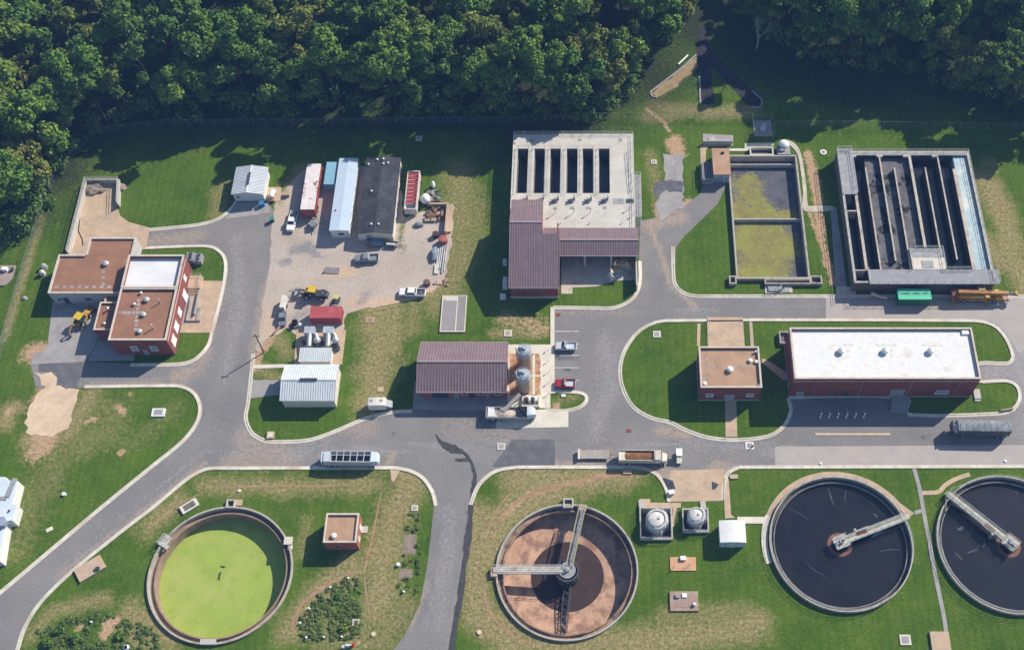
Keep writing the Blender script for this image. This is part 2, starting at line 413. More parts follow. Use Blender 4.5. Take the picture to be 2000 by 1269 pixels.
pt(DRY, [(1190, 615), (1090, 612)], .8, .5); pt(DRY, [(1045, 650), (965, 650)], 2, .7); pt(DRY, [(1270, 300), (1285, 380)], 2, .6)
# bare soil
pt(DIRT, [(1318, 275), (1322, 300)], 2.6, 1.0); pt(DIRT, [(1345, 395), (1330, 412), (1322, 420)], 1.7, .95); pt(DIRT, [(1283, 400), (1285, 420)], 1.4, .8); pt(DIRT, [(1306, 255), (1298, 240), (1262, 212)], .9, .75)
pt(DIRT, [(1578, 300), (1588, 340), (1600, 400)], 1.7, .9); pt(DIRT, [(1598, 420), (1612, 500), (1628, 552)], 1.3, .85); pt(DIRT, [(1582, 415), (1598, 470)], .7, .7)
pt(DIRT, [(100, 720), (60, 690), (90, 690)], 3.2, .9); pt(DIRT, [(105, 760), (80, 800), (90, 855)], 3.6, .95); pt(DIRT, [(90, 870), (70, 885)], 3.2, .7)
pt(DIRT, [(230, 795), (240, 805)], 1.0, .8); pt(DIRT, [(170, 822), (185, 818)], .9, .8); pt(DIRT, [(15, 805), (20, 800)], 1.2, .8); pt(DIRT, [(252, 768), (255, 770)], .7, .7)
pt(DIRT, [(1200, 925), (1110, 945), (1030, 965), (980, 1010)], .75, .9); pt(DIRT, [(210, 1218), (225, 1210), (205, 1238)], 1.3, 1.0); pt(DIRT, [(150, 1228), (160, 1222)], .8, .8)
pt(DIRT, [(530, 655), (505, 690), (500, 715)], 1.6, .9); pt(DIRT, [(980, 620), (1060, 640)], 3.2, .55); pt(DIRT, [(935, 1235), (938, 1238)], .9, .9); pt(DIRT, [(690, 1255), (710, 1258)], 1, .5)
pt(DIRT, [(235, 885), (240, 880)], .9, .8); pt(DIRT, [(1090, 792), (1082, 800)], 1.0, .8); pt(DIRT, [(695, 1225), (640, 1215)], .6, .4)
pt(DIRT, [(800, 690), (790, 715)], 1, .4); pt(DIRT, [(1290, 190), (1340, 150)], 1.2, .6); pt(DIRT, [(640, 640), (668, 655)], 1.2, .5); pt(DIRT, [(455, 830), (620, 840)], .1, .1)
# the dark leaf-strewn floor of the wood, and shade painted as a dark strip along it
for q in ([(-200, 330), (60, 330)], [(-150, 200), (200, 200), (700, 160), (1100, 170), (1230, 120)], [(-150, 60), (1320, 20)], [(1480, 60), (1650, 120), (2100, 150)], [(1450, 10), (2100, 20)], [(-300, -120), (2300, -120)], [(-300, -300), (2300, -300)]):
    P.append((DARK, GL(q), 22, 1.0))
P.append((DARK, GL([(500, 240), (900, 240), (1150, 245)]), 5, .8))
def zg(x, y): return (fbm(x, y, 9, 5, 2) - .5) * .05 - .03
gx = np.concatenate([np.arange(-620, -170, 45), np.arange(-166, 118, .68), np.arange(125, 620, 45)])
gy = np.concatenate([np.arange(-300, 40, 45), np.arange(55, 224, .68), np.arange(232, 900, 45)])
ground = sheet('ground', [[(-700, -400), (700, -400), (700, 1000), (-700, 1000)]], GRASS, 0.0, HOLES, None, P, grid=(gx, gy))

# ================================================================= roads
ISL_A = [(1300, 628), (1900, 628), (1938, 636), (1962, 660), (1976, 694), (1968, 708), (1905, 709), (1905, 745), (1962, 745), (1983, 753), (1990, 775), (1978, 797), (1950, 806), (1775, 808), (1775, 775), (1541, 775), (1543, 800), (1530, 830), (1500, 850), (1440, 857), (1385, 853), (1340, 838), (1310, 823), (1275, 815), (1240, 795), (1220, 762), (1213, 725), (1222, 685), (1252, 646)]
ISL_B = [(1072, 768), (1128, 768), (1142, 773), (1143, 783), (1132, 793), (1112, 799), (1072, 800)]
EAST = [(1080, 598), (1195, 600), (1220, 592), (1238, 578), (1248, 550), (1250, 432), (1285, 424), (1330, 408), (1368, 378), (1376, 355), (1422, 355), (1414, 372), (1402, 398), (1372, 428), (1336, 462), (1320, 484), (1318, 545), (1326, 563), (1344, 574), (1365, 577), (2150, 577), (2180, 913), (1442, 914), (1422, 925), (1415, 950), (1415, 978), (1305, 980), (1300, 955), (1284, 930), (1255, 916), (1238, 914), (1010, 914), (968, 922), (937, 948), (920, 985), (915, 1050), (905, 1120), (895, 1200), (880, 1269), (862, 1350), (735, 1350), (768, 1269), (790, 1240), (820, 1180), (835, 1100), (848, 987), (845, 965), (825, 935), (800, 921), (770, 915), (402, 918), (365, 938), (300, 992), (250, 1030), (150, 1110), (85, 1172), (52, 1222), (36, 1269), (30, 1350), (-160, 1400), (-160, 1275), (0, 1155), (100, 1072), (200, 987), (300, 906), (355, 860), (380, 828), (389, 800), (382, 775), (365, 760), (342, 755), (165, 757), (70, 757), (60, 712), (165, 706), (258, 710), (345, 710), (378, 702), (404, 676), (412, 650), (430, 580), (439, 530), (436, 503), (418, 486), (392, 482), (285, 487), (288, 448), (385, 437), (425, 427), (452, 407), (462, 394), (524, 394), (545, 430), (540, 520), (530, 600), (512, 650), (498, 690), (497, 715), (486, 790), (482, 815), (492, 842), (512, 856), (532, 861), (600, 858), (645, 844), (715, 815), (760, 804), (800, 801), (1078, 801)]
HA, HB = smooth(GL(ISL_A), 3, True), GL(ISL_B)
DUST, STAIN_SHADOW, LIGHT = 0, 1, 2
P = []
for q, w, k in ([(480, 860), (560, 900), (460, 905)], 3.5, .5), ([(400, 905), (330, 960), (230, 1040)], .9, .6), ([(530, 560), (510, 650), (500, 700)], 2.2, .7), ([(300, 470), (390, 462)], 2, .5), ([(1270, 440), (1300, 520), (1310, 560), (1360, 600)], .8, .7), ([(1262, 440), (1330, 425)], 2.2, .7), ([(1300, 800), (1340, 850), (1290, 840)], 1.6, .6), ([(1040, 905), (1240, 908)], .9, .7), ([(1300, 940), (1360, 960), (1410, 930)], 4, .75), ([(640, 830), (720, 835)], 2.5, .45), ([(1130, 890), (1190, 888)], 1.4, .7), ([(760, 905), (765, 890)], 1, .7), ([(360, 745), (180, 752)], 1, .5), ([(430, 600), (440, 560)], 1.5, .3), ([(405, 690), (385, 720), (340, 735)], 1.8, .6), ([(880, 1269), (912, 1080), (925, 960)], .7, .45), ([(835, 1140), (800, 1230)], .7, .5), ([(1080, 610), (1240, 610)], 1.2, .25), ([(110, 1130), (220, 1040)], .6, .6), ([(880, 830), (1000, 850)], 3, .2): P.append((DUST, GL(q), w, k))
for q, w, k in ([(1085, 697), (1125, 698)], .75, .8), ([(1104, 722), (1112, 722)], .7, .7), ([(575, 490), (600, 480)], 2, .3), ([(768, 845), (770, 842)], .6, .5), ([(710, 830), (722, 828)], .3, .6), ([(700, 705), (705, 708)], .5, .2), ([(920, 1000), (910, 1080)], .9, .8), ([(440, 780), (430, 840)], 3.0, .22), ([(850, 1100), (845, 1180)], .7, .35), ([(1800, 855), (1812, 850)], .9, .5): P.append((STAIN_SHADOW, GL(q), w, k))  # first two strokes are parked-car shadows painted into the asphalt colour
for q, w, k in ([(1960, 600), (2100, 603)], 5.2, .5), ([(470, 440), (478, 560), (452, 680), (430, 780)], .35, .42), ([(440, 520), (452, 600), (425, 720)], .35, .4), ([(60, 1150), (250, 1000), (400, 880), (520, 880)], .3, .4), ([(560, 893), (800, 880), (1000, 868), (1180, 862), (1480, 876)], .4, .42), ([(560, 884), (800, 868), (1000, 860)], .35, .4), ([(1170, 640), (1168, 740), (1180, 830)], .4, .4), ([(1190, 640), (1190, 740)], .35, .35), ([(868, 1000), (860, 1110), (830, 1220)], .4, .42), ([(888, 1000), (880, 1110), (855, 1230)], .4, .42), ([(1250, 610), (1420, 602), (1600, 600)], .4, .42), ([(1960, 640), (2050, 780), (2050, 880)], 7, .85), ([(1930, 728), (1990, 728)], 3, .7), ([(1500, 880), (1540, 880)], 2, .6), ([(460, 470), (470, 600), (440, 730)], 2.0, .4), ([(1180, 660), (1190, 760), (1160, 850)], 2.5, .4), ([(350, 965), (160, 1110)], 2, .3), ([(880, 1000), (860, 1200)], 2, .35), ([(560, 880), (640, 865)], 3, .3), ([(1340, 868), (1480, 872)], 2, .3): P.append((LIGHT, GL(q), w, k))
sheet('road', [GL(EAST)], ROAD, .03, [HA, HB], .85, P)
# crisp patches of other paving, tar and water stains
CROAD = M('concrete_road', (.395, .355, .325), .9, .07, .25, (.45, .375, .31), .12, (.55, .8), (.35, .32, .30))
DPATCH = M('dark_asphalt', (.125, .124, .132), .92, .12, .5, (.16, .155, .16), .5, (.5, .75)); TAR = M('tar_seal', (.058, .056, .060), .9, .2, .9, (.085, .082, .085), .8, (.5, .7))
sheet('road_patch', [GL([(1613, 580), (2100, 580), (2080, 640), (1990, 690), (1958, 642), (1938, 628), (1900, 624), (1613, 624)])], CROAD, .038)
sheet('road_patch', [GL([(1514, 872), (2100, 868), (2100, 909), (1514, 909)])], CROAD, .038)
sheet('road_patch', [ragged(GL([(1000, 858), (1083, 858), (1083, 910), (960, 911), (985, 880)]), .12, 2, 3)], DPATCH, .037)
sheet('road_patch', [ragged(GL([(75, 710), (165, 709), (150, 757), (112, 756), (110, 729), (75, 726)]), .1, 1, 3)], DPATCH, .037)
def stroke(pts, ws, seed, world=False):
    q = random.Random(seed); w_ = smooth(pts if world else GL(pts), 4); n = len(w_); l = []; r = []
    for i, p in enumerate(w_):
        a = Vector(w_[max(0, i - 1)]); b_ = Vector(w_[min(n - 1, i + 1)]); d = (b_ - a).normalized(); u = i / (n - 1) * (len(ws) - 1); k = int(min(u, len(ws) - 2)); w0 = ws[k] + (ws[k + 1] - ws[k]) * (u - k)
        l.append((p[0] - d.y * w0 * q.uniform(.35, .65), p[1] + d.x * w0 * q.uniform(.35, .65))); r.append((p[0] + d.y * w0 * q.uniform(.35, .65), p[1] - d.x * w0 * q.uniform(.35, .65)))
    return l + r[::-1]
sheet('road_stain', [stroke([(851, 847), (856, 857), (864, 866), (885, 877), (905, 884), (916, 896), (924, 912), (927, 935), (922, 965), (918, 1010), (914, 1050), (906, 1110), (898, 1170), (888, 1230), (882, 1275)], [.2, .55, 1.0, 2.3, .8, .65, .7, 1.0, .9, .9, 1.3, .9, 1.2, 1.0, 1.3], 4), stroke([(889, 899), (900, 898), (914, 897)], [.5, .9, .9], 5), stroke([(872, 868), (873, 876), (881, 880)], [.7, .7, .6], 6)], TAR, .040)
# worn earth tracks round the tanks
TRACK = M('brown_earth', (.33, .20, .115), .95, .2, .6, (.42, .30, .17), .5, (.5, .7), bump=.5)
for i, (q, w_) in enumerate((([(1225, 926), (1180, 930), (1110, 946), (1060, 957), (1010, 980), (978, 1015), (958, 1070)], [.9, 1.2, .8, 1.1, .7, .5, .2]), ([(1020, 948), (985, 975), (960, 1015), (948, 1060)], [.2, .4, .3, .2]), ([(700, 945), (620, 949), (540, 948), (440, 952)], [.2, .35, .3, .2]), ([(690, 1118), (640, 1140), (590, 1180), (572, 1215), (575, 1238)], [.3, .8, .6, .5, .2]), ([(745, 960), (725, 1060), (712, 1120), (722, 1200)], [.2, .4, .3, .2]), ([(395, 962), (340, 990), (290, 1035)], [.2, .4, .2]), ([(940, 1120), (955, 1190), (1000, 1240), (1060, 1262)], [.2, .45, .4, .2]))): sheet('dirt_track', [stroke(q, w_, 20 + i)], TRACK, .006 + .001 * i)
# the gravel yard
P = []
for q, w, k in ([(640, 530), (690, 530)], 2.0, .7), ([(540, 600), (520, 650), (570, 640)], 2.4, .6), ([(690, 590), (760, 590), (840, 570)], 1.8, .8), ([(548, 400), (560, 430)], 1.5, .5), ([(870, 550), (890, 545)], 2, .8): P.append((0, GL(q), w, k))
for q, w, k in ([(550, 515), (565, 510)], 1.2, .9), ([(575, 490), (600, 480), (610, 490)], 1.9, .9), ([(615, 500), (640, 505)], .6, .6), ([(715, 575), (725, 572)], 1, .6), ([(620, 430), (635, 450)], 2.6, .6), ([(735, 480), (780, 470)], 2, .4), ([(700, 590), (715, 588)], 1.1, .6), ([(600, 610), (570, 620)], 1.6, .6): P.append((1, GL(q), w, k))
for q, w, k in ([(700, 470), (695, 340)], 1.0, .6), ([(785, 490), (786, 440)], .7, .9), ([(560, 330), (545, 395)], 2, .5), ([(640, 325), (700, 312)], 2.5, .8), ([(785, 330), (830, 360)], 2.5, .7), ([(830, 480), (800, 430)], .6, .3): P.append((2, GL(q), w, k))
YARD = GL([(500, 690), (512, 600), (524, 540), (528, 470), (532, 425), (540, 385), (575, 350), (600, 325), (640, 325), (700, 325), (780, 340), (785, 400), (790, 425), (822, 412), (885, 400), (884, 470), (868, 548), (850, 566), (800, 588), (720, 603), (677, 612), (670, 648), (578, 652), (560, 640), (522, 664)])
sheet('gravel_yard', [ragged(YARD, .35, 1.2, 2)], GRAVEL, .055, (), 1.3, P)

# ================================================================= pavements and slabs
def pav(pts, mat, z=.075, name='pavement', rag=0, seed=1, view=None):
    w = gl(view, pts) if view else GL(pts)
    if rag: w = ragged(w, rag, 1.0, seed)
    b = MB(); b.prism(w, -.12, z); o = b.solo(name, mat, kind='structure'); return o
pav([(165, 356), (233, 356), (229, 405), (235, 422), (252, 434), (292, 445), (286, 487), (266, 488), (200, 500), (128, 500), (150, 430)], CONC_TAN, .08)
pav([(103, 590), (206, 588), (206, 640), (168, 706), (60, 712), (66, 692), (92, 682)], CONC_GREY, .085)
pav([(70, 729), (109, 728), (109, 755), (158, 760), (145, 800), (130, 838), (98, 853), (58, 850), (50, 826), (58, 790), (76, 770), (86, 756)], SOIL, .05, 'dirt_patch', .5)
pav([(434, 549), (418, 650), (346, 650), (350, 600), (366, 548)], CONC_TAN, .09); pav([(208, 640), (262, 690), (262, 704), (170, 705)], CONC_GREY, .07)
pav([(456, 396), (524, 396), (528, 415), (502, 420), (440, 428), (452, 410)], CONC_GREY, .06)
pav([(521, 366), (549, 366), (549, 393), (521, 393)], CONC_TAN, .09)
pav([(808, 772), (806, 800), (948, 802), (1000, 802), (1000, 745), (810, 745)], CONC_GREY, .09)
pav([(991, 673), (1075, 673), (1075, 797), (991, 797)], CONC_PALE, .12)
pav([(1075, 600), (1083, 600), (1083, 768), (1075, 768)], CONC_PALE, .14)
pav([(996, 690), (1055, 690), (1055, 772), (996, 772)], RUSTY, .15, 'rust_stained_pavement', .2, 4)
pav([(1040, 696), (1045, 690), (1045, 770), (1040, 770)], CONC_PALE, .17); pav([(1000, 733), (1056, 733), (1056, 736), (1000, 736)], CONC_PALE, .18)
pav([(972, 801), (1110, 799), (1110, 834), (968, 837)], CONC_PALE, .1)
pav([(1096, 503), (1243, 503), (1243, 546), (1200, 549), (1165, 560), (1118, 562), (1118, 574), (1096, 574)], CONC, .09)
pav([(1308, 918), (1414, 916), (1413, 977), (1306, 979)], CONC_TAN, .05)
pav([(1381, 620), (1450.6, 620), (1455, 682), (1382, 682)], CONC_TAN, .16)
pav([(1416, 778), (1438, 778), (1440, 853), (1417, 853)], CONC_TAN, .1)
pav([(1463, 629), (1469, 629), (1473, 680), (1466, 680)], CONC_TAN, .1); pav([(1362, 632), (1368, 632), (1367, 676), (1361, 676)], CONC_TAN, .08)
pav([(1488, 700), (1496, 702), (1535, 727), (1538, 740), (1530, 742), (1488, 708)], CONC_TAN, .08)
# basin walks
pav([(405, 280), (440, 240), (475, 235), (608, 235), (608, 270), (455, 272), (440, 300), (438, 400), (425, 490), (408, 490)], CONC_TAN, .1, view='D')
pav([(420, 196), (608, 205), (610, 236), (420, 236)], CONC_GREY, .11, view='D')
pav([(585, 288), (680, 288), (680, 255), (860, 252), (860, 270), (712, 275), (705, 303), (585, 303)], CONC_PALE, .11, view='D')
_w = smooth(gl('D', [(950, 236), (985, 252), (1015, 285), (1035, 340), (1050, 430), (1062, 520), (1072, 640), (1100, 643), (1225, 643), (1225, 670), (1050, 674), (1042, 560), (1028, 430), (1010, 330), (985, 290), (950, 258)]), 3, True)
b = MB(); b.prism(_w, -.1, .1); b.solo('pavement', CONC, kind='structure')
pav([(1622, 405), (1634, 405), (1655, 572), (1633, 574)], CONC_GREY, .09); pav([(1634, 560), (1670, 560), (1672, 576), (1632, 576)], CONC, .1)
pav([(1494, 551), (1546, 553), (1548, 572), (1494, 574)], CONC, .2)
# walks by the vent pits and round the clarifiers
pav([(1249, 974), (1270, 974), (1270, 981), (1330, 982), (1330, 990), (1322, 992), (1316, 1028), (1312, 1028), (1314, 992), (1258, 990), (1249, 1000)], CONC_TAN, .1)
pav([(1412, 930), (1423, 935), (1428, 1005), (1436, 1011), (1416, 1012)], CONC_TAN, .1)
pav([(1440, 1009), (1500, 1009), (1500, 1022), (1440, 1022)], CONC_PALE, .12)
def arc_pav(t, a0, a1, r0, r1, mat, z, n=40):
    q = [(t[0] + (t[2] + r0) * math.cos(R(a0 + (a1 - a0) * i / n)), t[1] + (t[2] + r0) * math.sin(R(a0 + (a1 - a0) * i / n))) for i in range(n + 1)]
    q += [(t[0] + (t[2] + r1) * math.cos(R(a1 + (a0 - a1) * i / n)), t[1] + (t[2] + r1) * math.sin(R(a1 + (a0 - a1) * i / n))) for i in range(n + 1)]
    b = MB(); b.prism(q, -.1, z); b.solo('pavement', mat, kind='structure')
arc_pav(T3, 34, 157, .25, 1.35, CONC_TAN, .1); arc_pav(T3, 157, 196, .3, 1.5, CONC_PALE, .14)
_a = (T3[0] + (T3[2] + .3) * math.cos(R(34)), T3[1] + (T3[2] + .3) * math.sin(R(34))); _b = g('N', 990, 405)
b = MB(); b.prism([_a, (T3[0] + (T3[2] + 1.35) * math.cos(R(34)), T3[1] + (T3[2] + 1.35) * math.sin(R(34))), g('N', 998, 400), _b, g('N', 960, 425)], -.1, .11); b.solo('pavement', CONC_TAN, kind='structure')
_pth = smooth(gl('N', [(992, 104), (1012, 170), (1035, 265), (1060, 410), (1090, 560), (1125, 760), (1160, 930), (1190, 1080), (1212, 1270)]), 4)
v, f = sweep(_pth, [(-.4, -.05), (-.4, .06), (.4, .06), (.4, -.05)]); b = MB(); b.add(v, f); b.solo('path', CONC_GREY, kind='structure')
v, f = sweep(smooth(gl('N', [(1040, 268), (1150, 262), (1190, 222), (1260, 180), (1350, 150)]), 4), [(-.45, -.05), (-.45, .055), (.45, .055), (.45, -.05)]); b = MB(); b.add(v, f); b.solo('path', CONC_TAN, kind='structure')
v, f = sweep(gl('N', [(1000, 396), (1052, 378)]), [(-.4, -.05), (-.4, .05), (.4, .05), (.4, -.05)]); b = MB(); b.add(v, f); b.solo('path', CONC_GREY, kind='structure')
pav([(494, 713), (556, 711), (556, 718), (494, 720)], CONC_PALE, .1); pav([(492, 742), (552, 742), (546, 770), (488, 778)], CONC_GREY, .06, rag=.15)
pav([(580, 642), (676, 645), (668, 712), (574, 712)], CONC_TAN, .12)
pav([(1296, 303), (1336, 300), (1335, 345), (1334, 405), (1290, 430), (1282, 400), (1300, 360)], CONC_GREY, .045, 'broken_pavement', .35, 8)
pav([(1278, 362), (1300, 350), (1336, 355), (1332, 378), (1300, 372), (1280, 382)], M('broken_asphalt', (.12, .12, .135), .95, .35, .7, bump=.8), .06, 'broken_pavement', .5, 9)
# kerb-side slabs and small outlets
pav([(762, 916), (782, 916), (770, 940), (765, 940)], CONC_TAN, .06)
# swale channels between the trees
for q in ([(1362, 48), (1386, 55), (1384, 110), (1396, 202), (1368, 203), (1362, 120)], [(1384, 90), (1400, 112), (1487, 190), (1488, 205), (1478, 209), (1464, 208), (1440, 182), (1386, 128)]): pav(q, RIPRAP, .04, 'drainage_channel', .25, 6)
pav([(1362, 108), (1272, 182), (1284, 190), (1312, 176), (1362, 132)], M('channel_earth', (.30, .215, .115), .95, .2, .6), .04, 'drainage_channel', .35, 7)
b = MB()
for q in ([(1270, 181), (1330, 135), (1360, 108)], [(1270, 181), (1274, 189), (1284, 191)], [(1466, 209), (1480, 211), (1488, 207), (1487, 194), (1468, 178)], [(1366, 150), (1368, 204)]):
    v, f = sweep(GL(q), [(-.2, 0), (-.2, .22), (.2, .22), (.2, 0)]); b.add(v, f)
b.solo('channel_edging_kerb', CONC_GREY, kind='structure')

# ================================================================= kerbs
def kerb(pts, flip=False, closed=False, sm=5, world=False, mat=None, h=.16):
    w = pts if world else GL(pts)
    w = smooth(w, sm, closed) if sm else w
    p = [(-.18, -.05), (-.18, h), (.14, h), (.2, .06), (.62, .05), (.62, -.05)]
    if flip: p = [(-a, z) for a, z in p][::-1]
    v, f = sweep(w, p, closed); b = MB(); b.add(v, f); return b.solo('kerb', mat or KERB, kind='structure')
# in travel order the gutter lies on the right-hand side of travel
kerb([(-120, 1255), (0, 1155), (100, 1071), (200, 987), (300, 906), (355, 861), (381, 828), (389, 800), (382, 775), (366, 761), (342, 755), (165, 757)])
kerb([(36, 1269), (52, 1222), (85, 1172), (150, 1110), (250, 1030), (300, 992), (365, 938), (402, 918), (440, 916)], True)
kerb([(440, 916), (770, 915)], True, sm=0); kerb([(770, 915), (800, 921), (825, 935), (843, 962), (849, 988)], True)
kerb([(921, 986), (937, 948), (968, 922), (1010, 914)], True); kerb([(1010, 914), (1238, 914)], True, sm=0); kerb([(1238, 914), (1262, 918), (1284, 930), (1299, 954), (1305, 980)], True)
kerb([(1415, 975), (1416, 948), (1424, 925), (1444, 914)], True); kerb([(1444, 914), (2150, 912)], True, sm=0)
kerb([(288, 448), (385, 438), (425, 427), (450, 408), (460, 394)], False); kerb([(285, 486), (392, 482), (418, 486), (436, 503), (439, 530), (430, 580), (412, 650), (404, 676), (378, 702), (345, 710), (255, 711)], True)
kerb([(497, 690), (494, 720), (486, 790), (482, 815), (492, 842), (512, 856), (532, 861), (600, 858), (645, 844), (715, 815), (760, 804), (805, 801)])
kerb([(1080, 599), (1160, 600), (1195, 600), (1220, 592), (1238, 578), (1248, 552), (1248, 510)])
kerb([(1316, 482), (1318, 545), (1326, 563), (1344, 574), (1365, 577)]); kerb([(1365, 577), (2150, 577)], sm=0)
kerb(HA[:], True, True, 0, True); kerb(HB[:], True, True, 3, True)
b = MB(); _a = G(1592, 848); _b = G(1738, 848); b.box(_a[0], _b[0], _a[1] - .22, _a[1] + .22, .0, .13); b.solo('kerb', YEL_LINE, kind='structure')
kerb([(140, 488), (150, 452)], False, sm=0, h=.12)
# parking bay lines
b = MB()
for y in (601, 647, 671.5, 694, 718, 743):
    a = G(1084, y); c = G(1131 if y > 610 else 1141, y); b.box(a[0], c[0], a[1] - .07, a[1] + .07, .03, .036)
b.solo('road_marking', WHITE_LINE, kind='structure')
# a coarse sky is given by the world; far pasture and forest continue as ground
# ================================================================= building materials
def M_brick(name, col, mortar):
    m, nt, b = _nodes(name); p = _pos(nt)
    sep = nt.nodes.new('ShaderNodeSeparateXYZ'); nt.links.new(p, sep.inputs[0])
    cmb = nt.nodes.new('ShaderNodeCombineXYZ'); nt.links.new(_math(nt, 'ADD', sep.outputs[0], sep.outputs[1]), cmb.inputs[0]); nt.links.new(sep.outputs[2], cmb.inputs[1])
    bt = nt.nodes.new('ShaderNodeTexBrick'); bt.inputs['Scale'].default_value = 1.0; bt.inputs['Brick Width'].default_value = .23; bt.inputs['Row Height'].default_value = .08; bt.inputs['Mortar Size'].default_value = .006
    bt.inputs['Color1'].default_value = (*[x * .85 for x in col], 1); bt.inputs['Color2'].default_value = (*[x * 1.15 for x in col], 1); bt.inputs['Mortar'].default_value = (*mortar, 1)
    nt.links.new(cmb.outputs[0], bt.inputs['Vector'])
    o = _mix(nt, 1.0, bt.outputs[0], _mix(nt, _ramp(nt, _noise(nt, p, .6, 4), .3, .7), (.8,) * 3, (1.2,) * 3), 'MULTIPLY')
    nt.links.new(o, b.inputs['Base Color']); b.inputs['Roughness'].default_value = .9; b.inputs['Specular IOR Level'].default_value = .2
    return m
BRICK = M_brick('red_brick', (.215, .050, .040), (.27, .17, .15)); BRICK_O = M_brick('orange_brick', (.34, .095, .052), (.36, .22, .16))
BLOCKW = M('pale_block_wall', (.46, .45, .44), .9, .1, .5, (.34, .33, .32), .4, (.55, .75))
COPING = M('coping_stone', (.56, .50, .42), .85, .12, .8, (.36, .32, .28), .6, (.55, .75))
ROOF_BR = M('brown_roof', (.30, .155, .095), .95, .1, .35, (.245, .125, .08), .22, (.45, .7), (.34, .19, .125))
ROOF_TAN = M('tan_roof', (.435, .275, .175), .95, .1, .35, (.35, .22, .14), .3, (.45, .7))
ROOF_WH = M('white_roof', (.74, .73, .71), .8, .06, .3, (.56, .49, .41), .3, (.54, .76), (.63, .61, .57))
ROOF_WH2 = M('pale_roof', (.72, .72, .72), .8, .06, .3, (.62, .62, .64), .2, (.45, .7))
PAD = M('roof_pad', (.36, .33, .31), .95, .25, 1.2, (.28, .17, .11), .9, (.5, .65))
PAD_W = M('pale_roof_pad', (.66, .64, .56), .95, .2, 1.2)
MAROON = M('maroon_metal_roof', (.190, .130, .140), .5, .1, .5, (.23, .165, .172), .4, (.5, .75), spec=.4)
MAROON_S = M('maroon_seam', (.33, .255, .26), .5, .1, .8, spec=.4)
TINW = M('white_metal_roof', (.66, .69, .70), .45, .07, .4, (.5, .53, .54), .5, (.5, .8), spec=.4); TINW_S = M('white_metal_rib', (.46, .50, .53), .5, .08, .8)
TIN_B = M('blue_white_metal_roof', (.50, .60, .70), .5, .06, .3, (.44, .52, .62), .3, (.5, .75), spec=.4)
SHINGLE = M('dark_shingle_roof', (.050, .052, .062), .95, .22, .5, (.075, .077, .088), .35, (.45, .65), (.035, .037, .045), fine=.3)
CREAM = M('cream_siding', (.62, .57, .48), .8, .08, .6); SIDING = M('white_siding', (.66, .65, .62), .8, .07, .6, (.50, .47, .42), .5, (.55, .8))
METAL = M('galvanised_metal', (.55, .58, .61), .4, .12, 1.2, (.42, .44, .46), 1.0, (.5, .7), metal=.35, spec=.5); METAL_D = M('dark_metal', (.055, .057, .065), .6, .3, 1.5, spec=.4)
STEEL = M('grey_steel', (.30, .305, .315), .6, .15, 1.0, (.22, .2, .19), .8, (.5, .75), spec=.35)
WHITE = M('white_paint', (.80, .80, .79), .5, .05, 1.0, spec=.4); RAILM = M('pale_rail', (.52, .52, .50), .6, .1, 1.0)
GLASS = M('window_glass', (.045, .055, .075), .12, .2, 1.0, spec=.6); GLASS_P = M('pale_window', (.30, .35, .42), .25, .1, 1.0, spec=.5); DOORM = M('grey_door', (.30, .31, .33), .6, .1, 1.5); DOORW = M('white_door', (.66, .66, .66), .5, .05, 1.0)
BLACK = M('black_rubber', (.018, .018, .02), .9, .2, 2.0); BLUE = M('blue_plastic', (.035, .20, .46), .6, .15, 1.5)
TIMBER = M('weathered_timber', (.40, .31, .20), .9, .2, 2.0); POLEW = M('dark_timber', (.085, .065, .05), .95, .25, 2.0)
CONC_W = M('basin_concrete', (.47, .445, .40), .92, .14, .5, (.28, .25, .21), .5, (.5, .72), (.55, .52, .47)); CONC_DK = M('dark_concrete', (.165, .15, .14), .92, .25, .5, (.09, .085, .085), .5, (.45, .68))

def vent(root, x, y, z, r=.45, h=.7, mat=None, stack=False):
    b = MB()
    if stack: b.cyl(x, y, z, z + h, r, r, 12).cyl(x, y, z + h + .05, z + h + .22, r * 1.5, r * .4, 12)
    else: b.cyl(x, y, z, z + h * .5, r * .7, r * .7, 16).lathe(x, y, [(r * .7, z + h * .5), (r * 1.15, z + h * .5), (r * 1.1, z + h * .72), (r * .75, z + h * .93), (.02, z + h)], 16)
    return b.build('roof_vent', mat or METAL, root)
def window(root, face, x, y, z, w, h, frame=None, glass=None, name='window'):
    """window on a wall; face = outward normal 's','e','w','n'; (x,y) point of the wall plane at the middle, z = sill"""
    f = MB(); p = MB(); t = .1; d = .07
    def bx(m, u0, u1, z0, z1, o0, o1):
        if face == 's': m.box(x + u0, x + u1, y - o1, y - o0, z0, z1)
        elif face == 'n': m.box(x + u0, x + u1, y + o0, y + o1, z0, z1)
        elif face == 'e': m.box(x + o0, x + o1, y + u0, y + u1, z0, z1)
        else: m.box(x - o1, x - o0, y + u0, y + u1, z0, z1)
    bx(f, -w / 2, -w / 2 + t, z, z + h, -.02, d); bx(f, w / 2 - t, w / 2, z, z + h, -.02, d); bx(f, -w / 2 + t, w / 2 - t, z + h - t, z + h, -.02, d); bx(f, -w / 2 - .08, w / 2 + .08, z - .1, z, -.02, d + .08)
    bx(p, -w / 2 + t, w / 2 - t, z, z + h - t, -.02, .025)
    o = f.build(name, frame or WHITE, root); p.build('pane' if name == 'window' else 'panel', glass or GLASS, o); return o
